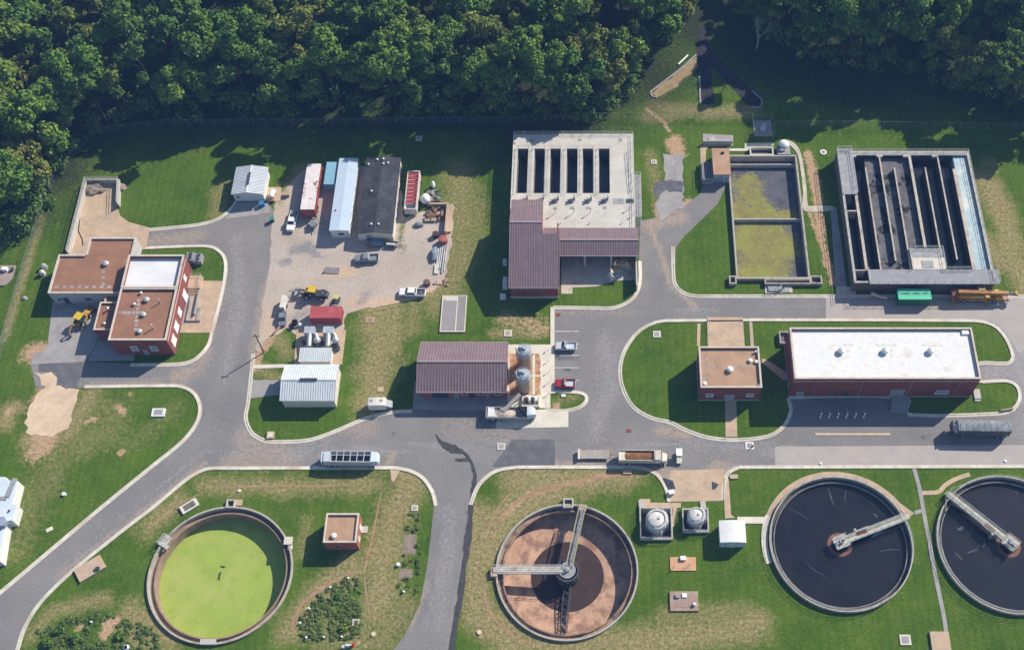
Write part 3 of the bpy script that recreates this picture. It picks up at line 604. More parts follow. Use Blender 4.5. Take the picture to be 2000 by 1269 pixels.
def door(root, face, x, y, w, h, mat=None, z=.06):
    m = MB(); k = MB()
    def bx(b, u0, u1, z0, z1, o0, o1):
        if face == 's': b.box(x + u0, x + u1, y - o1, y - o0, z0, z1)
        elif face == 'n': b.box(x + u0, x + u1, y + o0, y + o1, z0, z1)
        elif face == 'e': b.box(x + o0, x + o1, y + u0, y + u1, z0, z1)
        else: b.box(x - o1, x - o0, y + u0, y + u1, z0, z1)
    bx(m, -w / 2, w / 2, z, z + h, -.02, .05); bx(k, w / 2 - .18, w / 2 - .1, z + .95, z + 1.12, .05, .1)
    o = m.build('door', mat or DOORM, root); k.build('handle', METAL_D, o); return o
def block(root, x0, x1, y0, y1, h, wallm, roofm, par=.55, t=.32, cop=.1, pads=(), padm=None, sides='nsew', name='wall', base=None):
    """flat-roofed block: wall, coping, roof"""
    w = MB(); w.box(x0, x1, y0, y1, -.2, h - par); hz = h - cop
    c = MB(); e = .05
    if 'n' in sides: w.box(x0, x1, y1 - t, y1, h - par, hz)
    if 's' in sides: w.box(x0, x1, y0, y0 + t, h - par, hz)
    a = y0 + (t if 's' in sides else 0); d = y1 - (t if 'n' in sides else 0)
    if 'w' in sides: w.box(x0, x0 + t, a, d, h - par, hz)
    if 'e' in sides: w.box(x1 - t, x1, a, d, h - par, hz)
    if 'n' in sides: c.box(x0 - e, x1 + e, y1 - t - e, y1 + e, hz, h)
    if 's' in sides: c.box(x0 - e, x1 + e, y0 - e, y0 + t + e, hz, h)
    if 'w' in sides: c.box(x0 - e, x0 + t + e, a + e, d - e, hz, h)
    if 'e' in sides: c.box(x1 - t - e, x1 + e, a + e, d - e, hz, h)
    wo = w.build(name, wallm, root); c.build('coping', COPING, wo)
    r = MB(); r.box(x0 + (t * .9 if 'w' in sides else .0), x1 - (t * .9 if 'e' in sides else -.02), y0 + (t * .9 if 's' in sides else -.02), y1 - (t * .9 if 'n' in sides else -.02), h - par - .05, h - par + .06 + .001 * len(sides))
    for px, py, sx, sy in pads: r.box(px - sx / 2, px + sx / 2, py - sy / 2, py + sy / 2, h - par + .06, h - par + .085, 1)
    r.build('roof', [roofm, padm or PAD], root)
    if base is not None:
        q = MB(); q.frame(x0 - .06, x1 + .06, y0 - .06, y1 + .06, .1, -.1, .35); q.build('plinth', base, root)
    return wo
def slope(m, x0, x1, ya, za, yb, zb, th=.12, mi=0, sp=None, smi=1, axis='x'):
    """roof plane between eave (ya,za) and ridge (yb,zb), running along x (or along y when axis='y'), with raised seams"""
    def T(u, v, z): return (u, v, z) if axis == 'x' else (v, u, z)
    v = [T(x0, ya, za), T(x1, ya, za), T(x1, yb, zb), T(x0, yb, zb)]
    v += [(a, b, c - th) for a, b, c in v]
    f = [(0, 1, 2, 3), (7, 6, 5, 4), (0, 4, 5, 1), (1, 5, 6, 2), (2, 6, 7, 3), (3, 7, 4, 0)]
    if ((ya < yb) != (axis == 'x')): f = [q[::-1] for q in f]
    m.add(v, f, mi)
    if sp:
        n = int((x1 - x0) / sp)
        for i in range(n + 1):
            u = x0 + .05 + i * (x1 - x0 - .1) / max(1, n)
            m.bar(T(u, ya, za + .03), T(u, yb, zb + .03), .09, .08, smi)
def gable_walls(root, x0, x1, y0, y1, he, hr, mat, axis='x', ridge=None, hn=None):
    """walls of a gabled building; ridge runs along axis"""
    b = MB(); b.box(x0, x1, y0, y1, -.2, he)
    if axis == 'x':
        ym = ridge if ridge is not None else (y0 + y1) / 2; hn = hn or he
        for xa, xb in ((x0, x0 + .25), (x1 - .25, x1)):
            b.add([(xa, y0, he), (xa, ym, hr), (xa, y1, hn), (xa, y1, he), (xb, y0, he), (xb, ym, hr), (xb, y1, hn), (xb, y1, he)], [(3, 2, 1, 0), (4, 5, 6, 7), (0, 1, 5, 4), (1, 2, 6, 5), (2, 3, 7, 6)])
    else:
        xm = ridge if ridge is not None else (x0 + x1) / 2
        for ya, yb in ((y0, y0 + .25), (y1 - .25, y1)):
            b.add([(x0, ya, he), (xm, ya, hr), (x1, ya, he), (x0, yb, he), (xm, yb, hr), (x1, yb, he)], [(0, 2, 1), (3, 4, 5), (0, 1, 4, 3), (1, 2, 5, 4)])
    return b.build('wall', mat, root)

# ================================================================= brick office building with the brown and white roofs
mx0, mx1, my0, my1 = R4([(248.6, 497), (359.5, 497.7), (324, 664), (213.9, 662.5)], 6.4)
lx0, _, ly0, ly1 = R4([(160, 535), (600, 535), (500, 762), (105, 762)], 4.2, 'A')
nx0 = g('A', 350, 435, 4.2)[0]; nx1 = g('A', 622, 435, 4.2)[0]; ny1 = g('A', 480, 434, 4.2)[1]
root = thing('office_building', 'red brick building with stepped brown flat roofs and one white roof section', 'building', ((mx0 + mx1) / 2, (my0 + my1) / 2, 0), world=True)
ysp = g('A', 690, 735, 6.0)[1]
W1 = block(root, mx0, mx1, ysp, my1, 6.4, BRICK, ROOF_WH2, .95, .35, .1)
pd = [(mx0 + .9 + i * .95, my0 + 7.2, .75, .75) for i in range(6)] + [(mx0 + 5.1 - .12 * i, my0 + 3.0 + i * 1.05, .7, .7) for i in range(8) if i != 4]
W2 = block(root, mx0 + .004, mx1 - .004, my0, ysp - .01, 6.3, BRICK, ROOF_BR, .6, .35, .1, pd)
pd = [(lx0 + 1.4 + i * 1.65, ly0 + 1.9, .9, .7) for i in range(8)] + [(g('A', 428, 600 + 36 * i, 3.8)[0], g('A', 428, 600 + 36 * i, 3.8)[1], .7, .7) for i in range(4)]
# low wing: L-shaped plan of two blocks sharing a roof level
W3 = block(root, lx0, nx0, ly0, ly1, 4.2, BLOCKW, ROOF_BR, .5, .32, .1, pd[:3], sides='nsw', name='low_wing_wall')
W4 = block(root, nx0 + .004, mx0 - .01, ly0 + .003, ly1 - .01, 4.2, BLOCKW, ROOF_BR, .5, .32, .1, [p for p in pd[3:] if p[1] < ly1 - .6], sides='s', name='low_wing_wall')
W5 = block(root, nx0 + .002, nx1, ly1, ny1, 4.2, BLOCKW, ROOF_BR, .5, .32, .1, sides='nwe', name='low_wing_wall')
ax0, ax1, ay0, ay1 = R4([(410, 815), (490, 815), (462, 978), (370, 978)], 4.4, 'A')
block(root, ax0, mx0 - .02, ay0, ay1, 4.4, BRICK, ROOF_BR, .5, .25, .1, name='annex_wall')
kx0 = g('A', 438, 790, 3.4)[0]
block(root, kx0, mx0 - .03, ay1 + .01, ly0 - .01, 3.3, BRICK, ROOF_BR, .4, .25, .1, name='link_wall')
for x, y, z, r, st, h in ((440, 585, 3.8, .62, 0, .8), (648, 760, 5.9, .32, 0, .5), (682, 798, 5.9, .55, 0, .7), (608, 825, 5.9, .32, 0, .5), (757, 806, 5.8, .12, 1, 1.5), (663, 886, 5.8, .52, 0, .7), (716, 958, 5.8, .14, 1, 1.5), (640, 985, 5.8, .5, 0, .7), (456, 855, 4.0, .2, 1, .9), (432, 940, 4.0, .32, 0, .5)):
    vx, vy = g('A', x, y, z + h * .6); vent(root, vx, vy, z - .05, r, h, None, st)
# east face: white panels, a tall door and windows
for yy, w, h, z in ((my1 - 4.3, 1.3, 1.4, 2.9), (my1 - 7.6, 2.0, 2.6, .3), (my1 - 12.6, 1.7, 1.9, 1.6), (my1 - 16.4, 2.1, 2.2, 1.5), (my0 + 2.3, 2.1, 2.3, 1.3)): window(root, 'e', mx1, yy, z, w, h, WHITE, ROOF_WH2)
window(root, 's', mx0 + 8.6, my0, 2.0, 1.5, 1.7, WHITE, GLASS_P); window(root, 's', mx0 + 4.4, my0, 2.0, 1.5, 1.7, WHITE, GLASS_P); door(root, 's', mx0 + 6.4, my0, 1.1, 2.2)
door(root, 's', lx0 + 3.0, ly0, 1.2, 2.2, METAL_D); window(root, 's', lx0 + 1.6, ly0, 1.3, .8, .7, STEEL); window(root, 's', lx0 + 8.0, ly0, 1.4, 1.5, .8, STEEL)
b = MB(); b.box(mx1 - .02, mx1 + .06, my0 + .4, my1 - .4, 5.15, 5.35); b.build('string_course', COPING, root)
# outside stair and landing on the east slab
sx0, sy1 = g('A', 945, 675); sx1 = sx0 + 3.6
st = thing('stair', 'concrete loading stair and landing on the tan slab beside the brick office wall', 'stairs', (sx0 + 1.8, sy1 - 6, 0), world=True)
b = MB(); b.box(sx0 - .3, sx0 + 2.9, sy1 - 3.4, sy1, .0, 1.1)
for i in range(5): b.box(sx0 + .2, sx0 + 2.4, sy1 - 3.4 - .32 * (i + 1), sy1 - 3.4 - .32 * i, .0, 1.1 - .19 * (i + 1))
b.build('landing', CONC_TAN, st)
b = MB(); b.box(sx0 + 1.0, sx0 + 1.25, sy1 - 11.6, sy1 - 5.1, .0, .55).box(sx0 + 2.6, sx0 + 2.85, sy1 - 10, sy1 - 3.5, .0, .9).box(sx0 + 1.25, sx0 + 4.2, sy1 - 11.6, sy1 - 11.4, .0, .5).box(sx0 + 3.2, sx0 + 3.8, sy1 - 11.2, sy1 - 8, .0, .35)
b.build('kerb_wall', CONC_GREY, st)
b = MB(); b.rail([(sx0 - .2, sy1 - .1, 1.1), (sx0 + 2.8, sy1 - .1, 1.1), (sx0 + 2.8, sy1 - 3.3, 1.1)], 1.0, 0, .035, 1.2); b.build('railing', RAILM, st)
b = MB(); b.box(sx0 - .1, sx0 + .9, sy1 - 12.5, sy1 - 4, .09, .11).box(sx0 + 1.6, sx0 + 2.3, sy1 - 11, sy1 - 5, .09, .11); b.build('worn_tread', CONC_GREY, st)
for i, (cx_, cy_) in enumerate(((945, 553), (990, 560))):
    x, y = g('A', cx_, cy_, 1.0); t = thing('cooling_unit', ('grey cooling unit on grass against the office corner', 'outer grey cooling unit on the kerbside grass by the office corner')[i], 'cooling unit', (x, y, 0), world=True)
    b = MB(); b.box(x - .85, x + .85, y - 1.1, y + 1.1, 0, 1.5); b.build('casing', STEEL, t)
    b = MB(); 
    for k in (-.5, .5): b.ring(x, y + k, .36, .46, 1.5, 1.62, 20).disc(x, y + k, .36, 1.54, 20)
    b.build('fan', METAL_D, t)
for i, (cx_, cy_) in enumerate(((76, 602 - 0), (66, 640))):
    x, y = g('A', cx_, cy_, .8); t = thing('gas_tank', ('round silver tank on the lawn west of the low wing', 'squat cream tank standing below the round silver tank')[i], 'tank', (x, y, 0), world=True)
    b = MB(); b.lathe(x, y, [(.55, 0), (.62, .3), (.62, 1.0), (.4, 1.35), (.02, 1.45)], 16); b.build('shell', METAL if i == 0 else CREAM, t)
    b = MB(); b.cyl(x, y, 1.4, 1.6, .13, .13, 10).box(x - .6, x + .6, y - .6, y + .6, -.05, .08); b.build('cap', STEEL, t)

# ================================================================= walled bay with the rubble heap
q = gl('A', [(325, 92), (518, 92), (512, 235)], 1.6); q0 = g('A', 215, 520, 1.6)
t = thing('storage_bay', 'concrete-walled open bay with pipe rail on its walls, north of the low wing', 'bay', (q[0][0] + 3, q[0][1] - 5, 0), world=True)
b = MB(); b.bar((q0[0], q0[1], .7), (q[0][0], q[0][1], .7), .3, 1.8).bar((q[0][0] - .15, q[0][1], .72), (q[1][0] + .15, q[1][1], .72), .3, 1.84).bar((q[1][0], q[1][1] - .15, .7), (q[2][0], q[2][1], .7), .3, 1.8); b.build('wall', CONC_W, t)
b = MB(); b.rail([(q0[0], q0[1], 1.6), (q[0][0], q[0][1], 1.62), (q[1][0], q[1][1], 1.62), (q[2][0], q[2][1], 1.6)], 1.0, 0, .05, 2.4); b.build('railing', RAILM, t)
b = MB(); x, y = g('A', 375, 150); b.lump(x, y, .1, 2.2, 1.7, 1.0, 0, 4, .3, 14, 8).lump(x + 1.6, y - .5, .1, 1.1, 1.0, .6, 0, 5, .3).lump(x + 6.2, y + .2, .1, 1.4, 1.2, .8, 0, 6, .3)
b.solo('rubble_heap', M('rubble', (.26, .21, .17), .95, .4, 1.4, (.40, .33, .26), .8, (.5, .65), bump=1.0), 'heap of grey brown rubble in the end of the walled bay', 'rubble')
b = MB(); b.path([(*g('A', 290, 330), .12), (*g('A', 283, 400), .12), (*g('A', 305, 445), .12), (*g('A', 310, 480), .12)], .09, 6); b.solo('hose', BLACK, 'dark hose lying on the tan slab by the low wing', 'hose')

# ================================================================= small gabled sheds
def shed(name, label, x0, x1, y0, y1, he, hr, axis, roofm, seam, wallm, sp=.45, ov=.3, vent_len=None, cat='shed', ridge_m=None):
    root = thing(name, label, cat, ((x0 + x1) / 2, (y0 + y1) / 2, 0), world=True)
    gable_walls(root, x0, x1, y0, y1, he, hr - .15, wallm, axis)
    m = MB()
    if axis == 'x':
        ym = (y0 + y1) / 2; k = (hr - he) / (ym - y0)
        slope(m, x0 - ov, x1 + ov, y0 - ov, he - ov * k + .1, ym, hr, .1, 0, sp); slope(m, x0 - ov, x1 + ov, y1 + ov, he - ov * k + .1, ym, hr, .1, 0, sp)
        m.bar((x0 - ov, ym, hr + .05), (x1 + ov, ym, hr + .05), .35, .1, 0)
    else:
        xm = (x0 + x1) / 2; k = (hr - he) / (xm - x0)
        slope(m, y0 - ov, y1 + ov, x0 - ov, he - ov * k + .1, xm, hr, .1, 0, sp, 1, 'y'); slope(m, y0 - ov, y1 + ov, x1 + ov, he - ov * k + .1, xm, hr, .1, 0, sp, 1, 'y')
        m.bar((xm, y0 - ov, hr + .05), (xm, y1 + ov, hr + .05), .3, .1, 0)
    ro = m.build('roof', [roofm, seam or roofm], root)
    if vent_len:
        b = MB(); a, c = vent_len
        if axis == 'x': b.box(a, c, ym - .22, ym + .22, hr + .02, hr + .3)
        else: b.box(xm - .2, xm + .2, a, c, hr + .02, hr + .28)
        b.build('ridge_vent', METAL_D, ro)
    return root
x0, x1, y0, y1 = R4([(1212, 20), (1395, 22), (1378, 185), (1188, 178)], 2.9, 'A')
yv = g('A', 1282, 55, 3.5)[1], g('A', 1275, 128, 3.5)[1]
r = shed('garage_shed', 'small white garage with ribbed metal gable roof at the end of the asphalt', x0 + .2, x1 - .2, y0 + .3, y1 - .3, 2.9, 3.7, 'y', TINW, TINW_S, SIDING, .42, .3, (yv[1], yv[0]))
door(r, 's', (x0 + x1) / 2 - .3, y0 + .3, 3.0, 2.3, DOORW); window(r, 's', x0 + 1.2, y0 + .3, 1.5, .6, .5, STEEL)
x0, x1, y0, y1 = R4([(360, 565), (757, 566), (726, 831), (322, 831)], 3.4, 'F')
xa, xb = g('F', 470, 688, 4.7)[0], g('F', 595, 688, 4.7)[0]
r = shed('metal_shed', 'white ribbed metal shed with dark ridge vent on the kerbed lawn', x0 + .3, x1 - .3, y0 + .3, y1 - .3, 3.4, 4.7, 'x', TINW, TINW_S, CREAM, .5, .3, (xa, xb))
door(r, 'e', x1 - .3, (y0 + y1) / 2, 1.0, 2.1, DOORW)

# ================================================================= long site trailers behind the yard
def trailer_house(name, label, rc, he, hr, roofm, wallm, cat='trailer', axis='y'):
    x0, x1, y0, y1 = rc; root = thing(name, label, cat, ((x0 + x1) / 2, (y0 + y1) / 2, 0), world=True)
    gable_walls(root, x0 + .15, x1 - .15, y0 + .2, y1 - .2, he, hr - .1, wallm, 'y')
    m = MB(); xm = (x0 + x1) / 2
    slope(m, y0, y1, x0, he, xm, hr, .1, 0, None, 0, 'y'); slope(m, y0, y1, x1, he, xm, hr, .1, 0, None, 0, 'y'); m.build('roof', roofm, root)
    return root
rc = R4([(800, 98), (922, 98), (887, 572), (755, 567)], 3.1, 'B')
r = trailer_house('site_trailer', 'long narrow office trailer with pale blue metal roof', rc, 3.1, 3.3, TIN_B, SIDING)
for k in range(4): window(r, 'e', rc[1] - .15, rc[2] + 3 + k * 5.2, 1.2, 1.3, .9, WHITE)
window(r, 's', (rc[0] + rc[1]) / 2 + .2, rc[2] + .2, 1.2, 1.5, .9, WHITE); door(r, 'e', rc[1] - .15, rc[2] + 6, .95, 2.0, DOORW, .5)
b = MB(); x, y = g('B', 787, 437, 3.2); b.cyl(x, y, 3.1, 3.45, .16, .16, 10); b.build('roof_vent', METAL_D, r)
b = MB(); b.box((rc[0] + rc[1]) / 2 - .6, (rc[0] + rc[1]) / 2 + .6, rc[3] - .2, rc[3] + .8, 0.2, 1.9); b.build('cooler_box', METAL, r)
rc2 = R4([(970, 95), (1200, 97), (1172, 598), (938, 585)], 3.0, 'B')
r = trailer_house('office_trailer', 'double-width trailer with dark shingle roof and cream walls', rc2, 3.0, 3.75, SHINGLE, CREAM)
for k in range(5): window(r, 'e', rc2[1] - .15, rc2[2] + 2.4 + k * 4.4, 1.2, 1.2, .9, WHITE)
for u in (1.1, 4.4): window(r, 's', rc2[0] + u, rc2[2] + .2, 1.1, 1.2, 1.1, WHITE, DOORW)
door(r, 's', rc2[0] + 2.7, rc2[2] + .2, .95, 2.0, DOORM, .4); door(r, 'e', rc2[1] - .15, rc2[2] + 9.3, .95, 2.0, DOORW, .4)
for x, y in ((1060, 108), (1100, 107), (1000, 132), (1100, 138), (1130, 130), (1022, 312), (1020, 530), (1068, 530)):
    vx, vy = g('B', x, y, 3.6); xm = (rc2[0] + rc2[1]) / 2; zz = 3.75 - abs(vx - xm) * .75 / ((rc2[1] - rc2[0]) / 2); b = MB(); b.cyl(vx, vy, zz - .1, zz + .35, .14, .14, 10).cyl(vx, vy, zz + .35, zz + .45, .24, .1, 10); b.build('roof_vent', WHITE, r)
x0, x1 = rc2[0] + .8, rc2[0] + 3.2
s = thing('entry_steps', 'small timber porch with rails at the dark-roofed trailer end', 'steps', (x0 + 1.2, rc2[2] - .7, 0), world=True)
b = MB(); b.box(x0 + 1.2, x1 + .3, rc2[2] - 1.3, rc2[2] + .15, .45, .55)
for i in range(3): b.box(x0 + 1.4, x1, rc2[2] - 1.6 - .28 * i, rc2[2] - 1.32 - .28 * i, .3 - .13 * i, .36 - .13 * i)
b.build('deck', TIMBER, s); b = MB(); b.rail([(x0 + 1.2, rc2[2], .5), (x0 + 1.2, rc2[2] - 1.3, .5)], .95, 0, .04, 1).rail([(x1 + .3, rc2[2], .5), (x1 + .3, rc2[2] - 1.3, .5)], .95, 0, .04, 1); b.build('railing', TIMBER, s)

# ================================================================= maroon-roofed brick building by the silos
x0, x1, y0, y1 = R4([(213, 150), (1116, 149), (1106, 657), (176, 660)], 4.2, 'G')
yr = (g('G', 650, 352, 6.3)[1])
root = thing('chemical_building', 'brick building under a maroon standing-seam gable roof beside the two silos', 'building', ((x0 + x1) / 2, (y0 + y1) / 2, 0), world=True)
yr = (y0 + y1) / 2; hr = 6.5
gable_walls(root, x0 + .7, x1 - .25, y0 + .9, y1 - .5, 4.3, hr - .25, BRICK_O, 'x')
m = MB(); slope(m, x0, x1, y0, 4.2, yr, hr, .16, 0, .62); slope(m, x0, x1, y1, 4.2, yr, hr, .16, 0, .62); m.bar((x0, yr, hr + .06), (x1, yr, hr + .06), .4, .1, 1)
ro = m.build('roof', [MAROON, MAROON_S], root)
b = MB(); b.box(x0, x1, y0 - .16, y0, 4.02, 4.2).box(x0, x1, y1, y1 + .16, 4.02, 4.2); b.build('gutter', MAROON_S, ro)
L = x1 - x0
for u, w, h, mt in ((.245, 3.4, 3.0, METAL_D), (.43, 1.0, 2.2, DOORM), (.60, 1.0, 2.2, METAL_D), (.78, 1.0, 2.2, DOORM)): door(root, 's', x0 + L * u, y0 + .9, w, h, mt)
for u in (.52, .70, .89): window(root, 's', x0 + L * u, y0 + .9, 1.3, 1.2, 1.1, WHITE, GLASS)
door(root, 'e', x1 - .25, y1 - 3.5, 1.0, 2.2, DOORM)

# ================================================================= filter building: maroon L-roof and concrete deck with six filter cells
dx0, dx1 = g('C', 190, 100, 4.4)[0], g('C', 912, 97, 4.4)[0]; dy1 = g('C', 550, 98, 4.4)[1]
dxe = (g('C', 912, 97, 4.4)[0] + g('C', 938, 700, 4.4)[0]) / 2; dxw = (dx0 + g('C', 182, 480, 4.4)[0]) / 2
root = thing('filter_building', 'large filter building with L-shaped maroon roof and pale deck holding six dark cells', 'building', ((dxw + dxe) / 2, dy1 - 18, 0), world=True)
wx0 = (g('C', 180, 500, 6.8)[0] + g('C', 168, 1025, 4.8)[0]) / 2; wxi = g('C', 472, 1020, 4.8)[0]; wxn = g('C', 375, 500, 6.8)[0]
wyS = g('C', 320, 1028, 4.8)[1]; wyN = g('C', 280, 500, 6.6)[1]
eyN = g('C', 650, 662, 5.2)[1]; eyS = g('C', 700, 838, 4.7)[1]; ex1 = g('C', 950, 760, 5.2)[0]
DH = 4.4
cells = []
for a, c in ((215, 280), (318, 381), (415, 478), (515, 580), (612, 676), (710, 776)):
    cells.append((g('C', a, 320, DH)[0], g('C', c, 320, DH)[0]))
cy1, cy0 = g('C', 480, 186, DH)[1], g('C', 480, 456, DH)[1]
# deck body: solid walls round the cells
b = MB(); dS = eyN - .2
b.box(dxw, dxe, cy1, dy1, -.2, DH); b.box(dxw, dxe, dS, cy0, -.2, DH)
xs = [dxw] + [v for c in cells for v in c] + [dxe]
for i in range(0, len(xs), 2): b.box(xs[i], xs[i + 1], cy0, cy1, -.2, DH)
b.build('deck', M('deck_concrete', (.56, .525, .46), .9, .1, .4, (.40, .37, .32), .35, (.52, .74), (.47, .44, .39)), root)
for a, c in cells:
    b = MB(); b.box(a + .01, c - .01, cy0 + .01, cy1 - .01, .6, .9); w_ = b.build('filter_cell', M_water('filter_water', (.012, .013, .02), .2), root)
    b = MB(); b.frame(a + .01, c - .01, cy0 + .01, cy1 - .01, .07, .9, DH - .35); b.build('cell_lining', CONC_DK, w_)
    b = MB(); b.box(a + .09, a + .2, cy0 + .02, cy1 - .02, .9, 2.6); b.box(a + .5, a + .72, cy0 + .02, cy1 - .02, .9, 1.9); b.build('trough', CONC_DK, w_)
    b = MB(); b.rail([(a - .12, cy0 - .1, DH), (a - .12, cy1 + .1, DH)], 1.0, 0, .04, 2.4).rail([(c + .12, cy1 + .1, DH), (a - .12, cy1 + .1, DH)], 1.0, 0, .04, 2.4); b.build('railing', RAILM, w_)
b = MB()
for x, y, sx, sy in ((306, 139, .9, .75), (595, 134, .9, .75), (842, 133, .9, .75), (446, 546, .9, .8), (547, 545, .9, .8), (646, 545, .9, .8), (747, 543, .9, .8)):
    c = g('C', x, y, DH); b.box(c[0] - sx / 2, c[0] + sx / 2, c[1] - sy / 2, c[1] + sy / 2, DH, DH + .05)
c = g('C', 838, 504, DH); b.box(c[0] - 1.5, c[0] + 1.0, c[1] - .75, c[1] + .75, DH, DH + .05); b.build('hatch', STEEL, root)
b = MB(); c = g('C', 898, 504, DH); b.box(c[0] - .9, c[0] + .9, c[1] - .6, c[1] + .6, DH, DH + .06); b.build('grating', METAL_D, root)
for x in (232, 330, 420, 518, 620, 720):
    c = g('C', x + 25, 492, DH + .8); p = MB(); p.box(c[0] - .5, c[0] + .55, c[1] - .35, c[1] + .35, DH, DH + .55).tube((c[0], c[1], DH + .55), (c[0], c[1], DH + 1.1), .26, .26, 12).tube((c[0] - .9, c[1] + .1, DH + .4), (c[0] + .3, c[1] + .1, DH + .4), .17, None, 10).box(c[0] + .5, c[0] + .9, c[1] + .2, c[1] + .9, DH, DH + 1.3)
    p.build('pump', STEEL, root)
for x, y in ((448, 578), (560, 575), (660, 575), (905, 545), (935, 580), (478, 640), (655, 640), (850, 640)):
    c = g('C', x, y, DH); p = MB(); p.cyl(c[0], c[1], DH, DH + (1.7 if y < 600 else .35), .06, .06, 8).box(c[0] - .14, c[0] + .14, c[1] - .1, c[1] + .1, DH + (1.5 if y < 600 else .3), DH + (1.85 if y < 600 else .42)); p.build('instrument_post', STEEL, root)
b = MB(); b.rail([(dxw + .15, cy0 - 1.2, DH), (dxw + .15, dy1 - .15, DH), (dxe - .15, dy1 - .15, DH), (dxe - .15, dS + .3, DH)], 1.05, 0, .045, 2.4).rail([(g('C', 893, 200, DH)[0], g('C', 893, 200, DH)[1], DH), (g('C', 905, 350, DH)[0], g('C', 905, 350, DH)[1], DH), (g('C', 915, 440, DH)[0], g('C', 915, 440, DH)[1], DH)], 1.05, 0, .045, 2.0); b.build('railing', RAILM, root)
# side catwalk
cx0, cx1, ca, cb = R4([(938, 345), (975, 345), (975, 600), (942, 600)], 2.6, 'C'); cx0 = dxe + .02
b = MB(); b.box(cx0, cx0 + 1.6, ca, cb, 2.45, 2.6)
for i in range(9): b.box(cx0 + .02, cx0 + 1.6, ca - .32 * (i + 1), ca - .32 * i - .04, 2.3 - .27 * i, 2.35 - .27 * i)
for yy in (ca + .2, cb - .2, (ca + cb) / 2): b.cyl(cx0 + 1.5, yy, 0, 2.5, .08, .08, 8)
cw = b.build('catwalk', STEEL, root); b = MB(); b.rail([(cx0 + 1.55, ca, 2.6), (cx0 + 1.55, cb, 2.6), (cx0, cb, 2.6)], 1.05, 0, .045, 2.0); b.build('railing', RAILM, cw)
# west wing
hS, hR, hN = 4.9, 9.4, 6.9; wyR = g('C', 270, 630, hR)[1]
b = MB(); wi = wxi - .35; b.box(wx0 + .3, wi, wyS + .5, wyR, -.2, 4.6); b.box(wx0 + .3, wxn - .1, wyR, wyN - .15, -.2, hN - .3)
for xa, xb in ((wx0 + .3, wx0 + .55), (wi - .25, wi)):
    b.add([(xa, wyS + .5, 4.6), (xa, wyR, hR - .3), (xa, wyR, 4.6), (xb, wyS + .5, 4.6), (xb, wyR, hR - .3), (xb, wyR, 4.6)], [(2, 1, 0), (3, 4, 5), (0, 1, 4, 3), (1, 2, 5, 4)])
for xa, xb in ((wx0 + .3, wx0 + .55), (wxn - .35, wxn - .1)):
    b.add([(xa, wyR, hN - .3), (xa, wyR, hR - .3), (xa, wyN - .15, hN - .3), (xb, wyR, hN - .3), (xb, wyR, hR - .3), (xb, wyN - .15, hN - .3)], [(0, 1, 2), (5, 4, 3), (1, 4, 5, 2), (0, 3, 4, 1)])
b.build('wall', BRICK, root)
# south slope: full-width lower part plus the narrower part beside the east wing
kS = (hR - hS) / (wyR - wyS); eyR = g('C', 700, 737, 6.3)[1]; zJ = hS + kS * (eyR - wyS)
m = MB(); slope(m, wx0, wxi, wyS, hS, eyR, zJ, .16, 0, .55); slope(m, wx0, wxn, eyR, zJ, wyR, hR, .16, 0, .55); slope(m, wx0, wxn, wyN, hN, wyR, hR, .16, 0, .55); m.bar((wx0, wyR, hR + .06), (wxn, wyR, hR + .06), .4, .1, 1)
m.bar((wx0, wyS - .06, hS - .1), (wxi, wyS - .06, hS - .1), .16, .16, 1)
m.build('roof', [MAROON, MAROON_S], root)
b = MB(); b.add([(wxn, eyR, zJ - .1), (wxi, eyR, zJ - .1), (wxn, eyR, 4.6), (wxi, eyR, 4.6)], [(0, 1, 3, 2)]); b.add([(wxn - .1, eyR, 4.4), (wxn - .1, eyR, zJ - .16), (wxn - .1, wyR, hR - .2), (wxn - .1, wyR, 4.4)], [(0, 1, 2, 3)]); b.build('upper_wall', BRICK, root)
# east wing, open bay below
zR, zE = 6.3, 5.0
m = MB(); slope(m, wxi, ex1, eyS, zE, eyR, zR, .16, 0, .55); slope(m, wxn + .02, ex1, eyN, zE, eyR, zR, .16, 0, .55); m.bar((wxn, eyR, zR + .06), (ex1, eyR, zR + .06), .4, .1, 1); m.bar((wxi, eyS - .06, zE - .08), (ex1, eyS - .06, zE - .08), .16, .2, 1)
m.build('roof', [MAROON, MAROON_S], root)
b = MB(); b.box(wi + .02, ex1 - .3, eyN - .75, eyN - .4, -.1, 4.85); b.box(ex1 - .6, ex1 - .25, eyS + .3, eyN - .4, -.1, 4.85); b.box(ex1 - .62, ex1 - .27, eyS - 6.2, eyS + .28, -.1, 2.6); b.build('bay_wall', CONC_W, root)
for u in (.33, .66): b = MB(); b.box(wi + (ex1 - wi) * u - .25, wi + (ex1 - wi) * u + .25, eyS + .3, eyS + .8, 0, 4.85); b.build('column', CONC_W, root)
for u in (2.0, 4.6, 7.2): window(root, 's', wx0 + u, wyS + .5, 3.2, 1.2, .6, STEEL)
b = MB(); b.box(wx0 + .2, wi + .1, wyS + .35, wyS + .49, -.1, .8); b.build('plinth', CONC_W, root)
door(root, 'e', wi, wyS + 5.5, 2.6, 2.9, DOORM); door(root, 'w', wx0 + .3, wyS + 9, 1.1, 2.2, DOORM)
c = g('C', 865, 885); b = MB(); b.lump(c[0], c[1], .1, 2.4, 1.6, 1.3, 0, 3, .22, 14, 8).lump(c[0] - 1.2, c[1] - 1.6, .1, 1.6, 1.2, .6, 0, 8, .3)
b.solo('sand_heap', M('sand', (.60, .44, .27), .95, .15, 1.0, (.42, .36, .30), .7, (.5, .7), bump=.8), 'heap of yellow sand in the open bay of the filter building', 'sand')
c = g('C', 820, 945); b = MB()
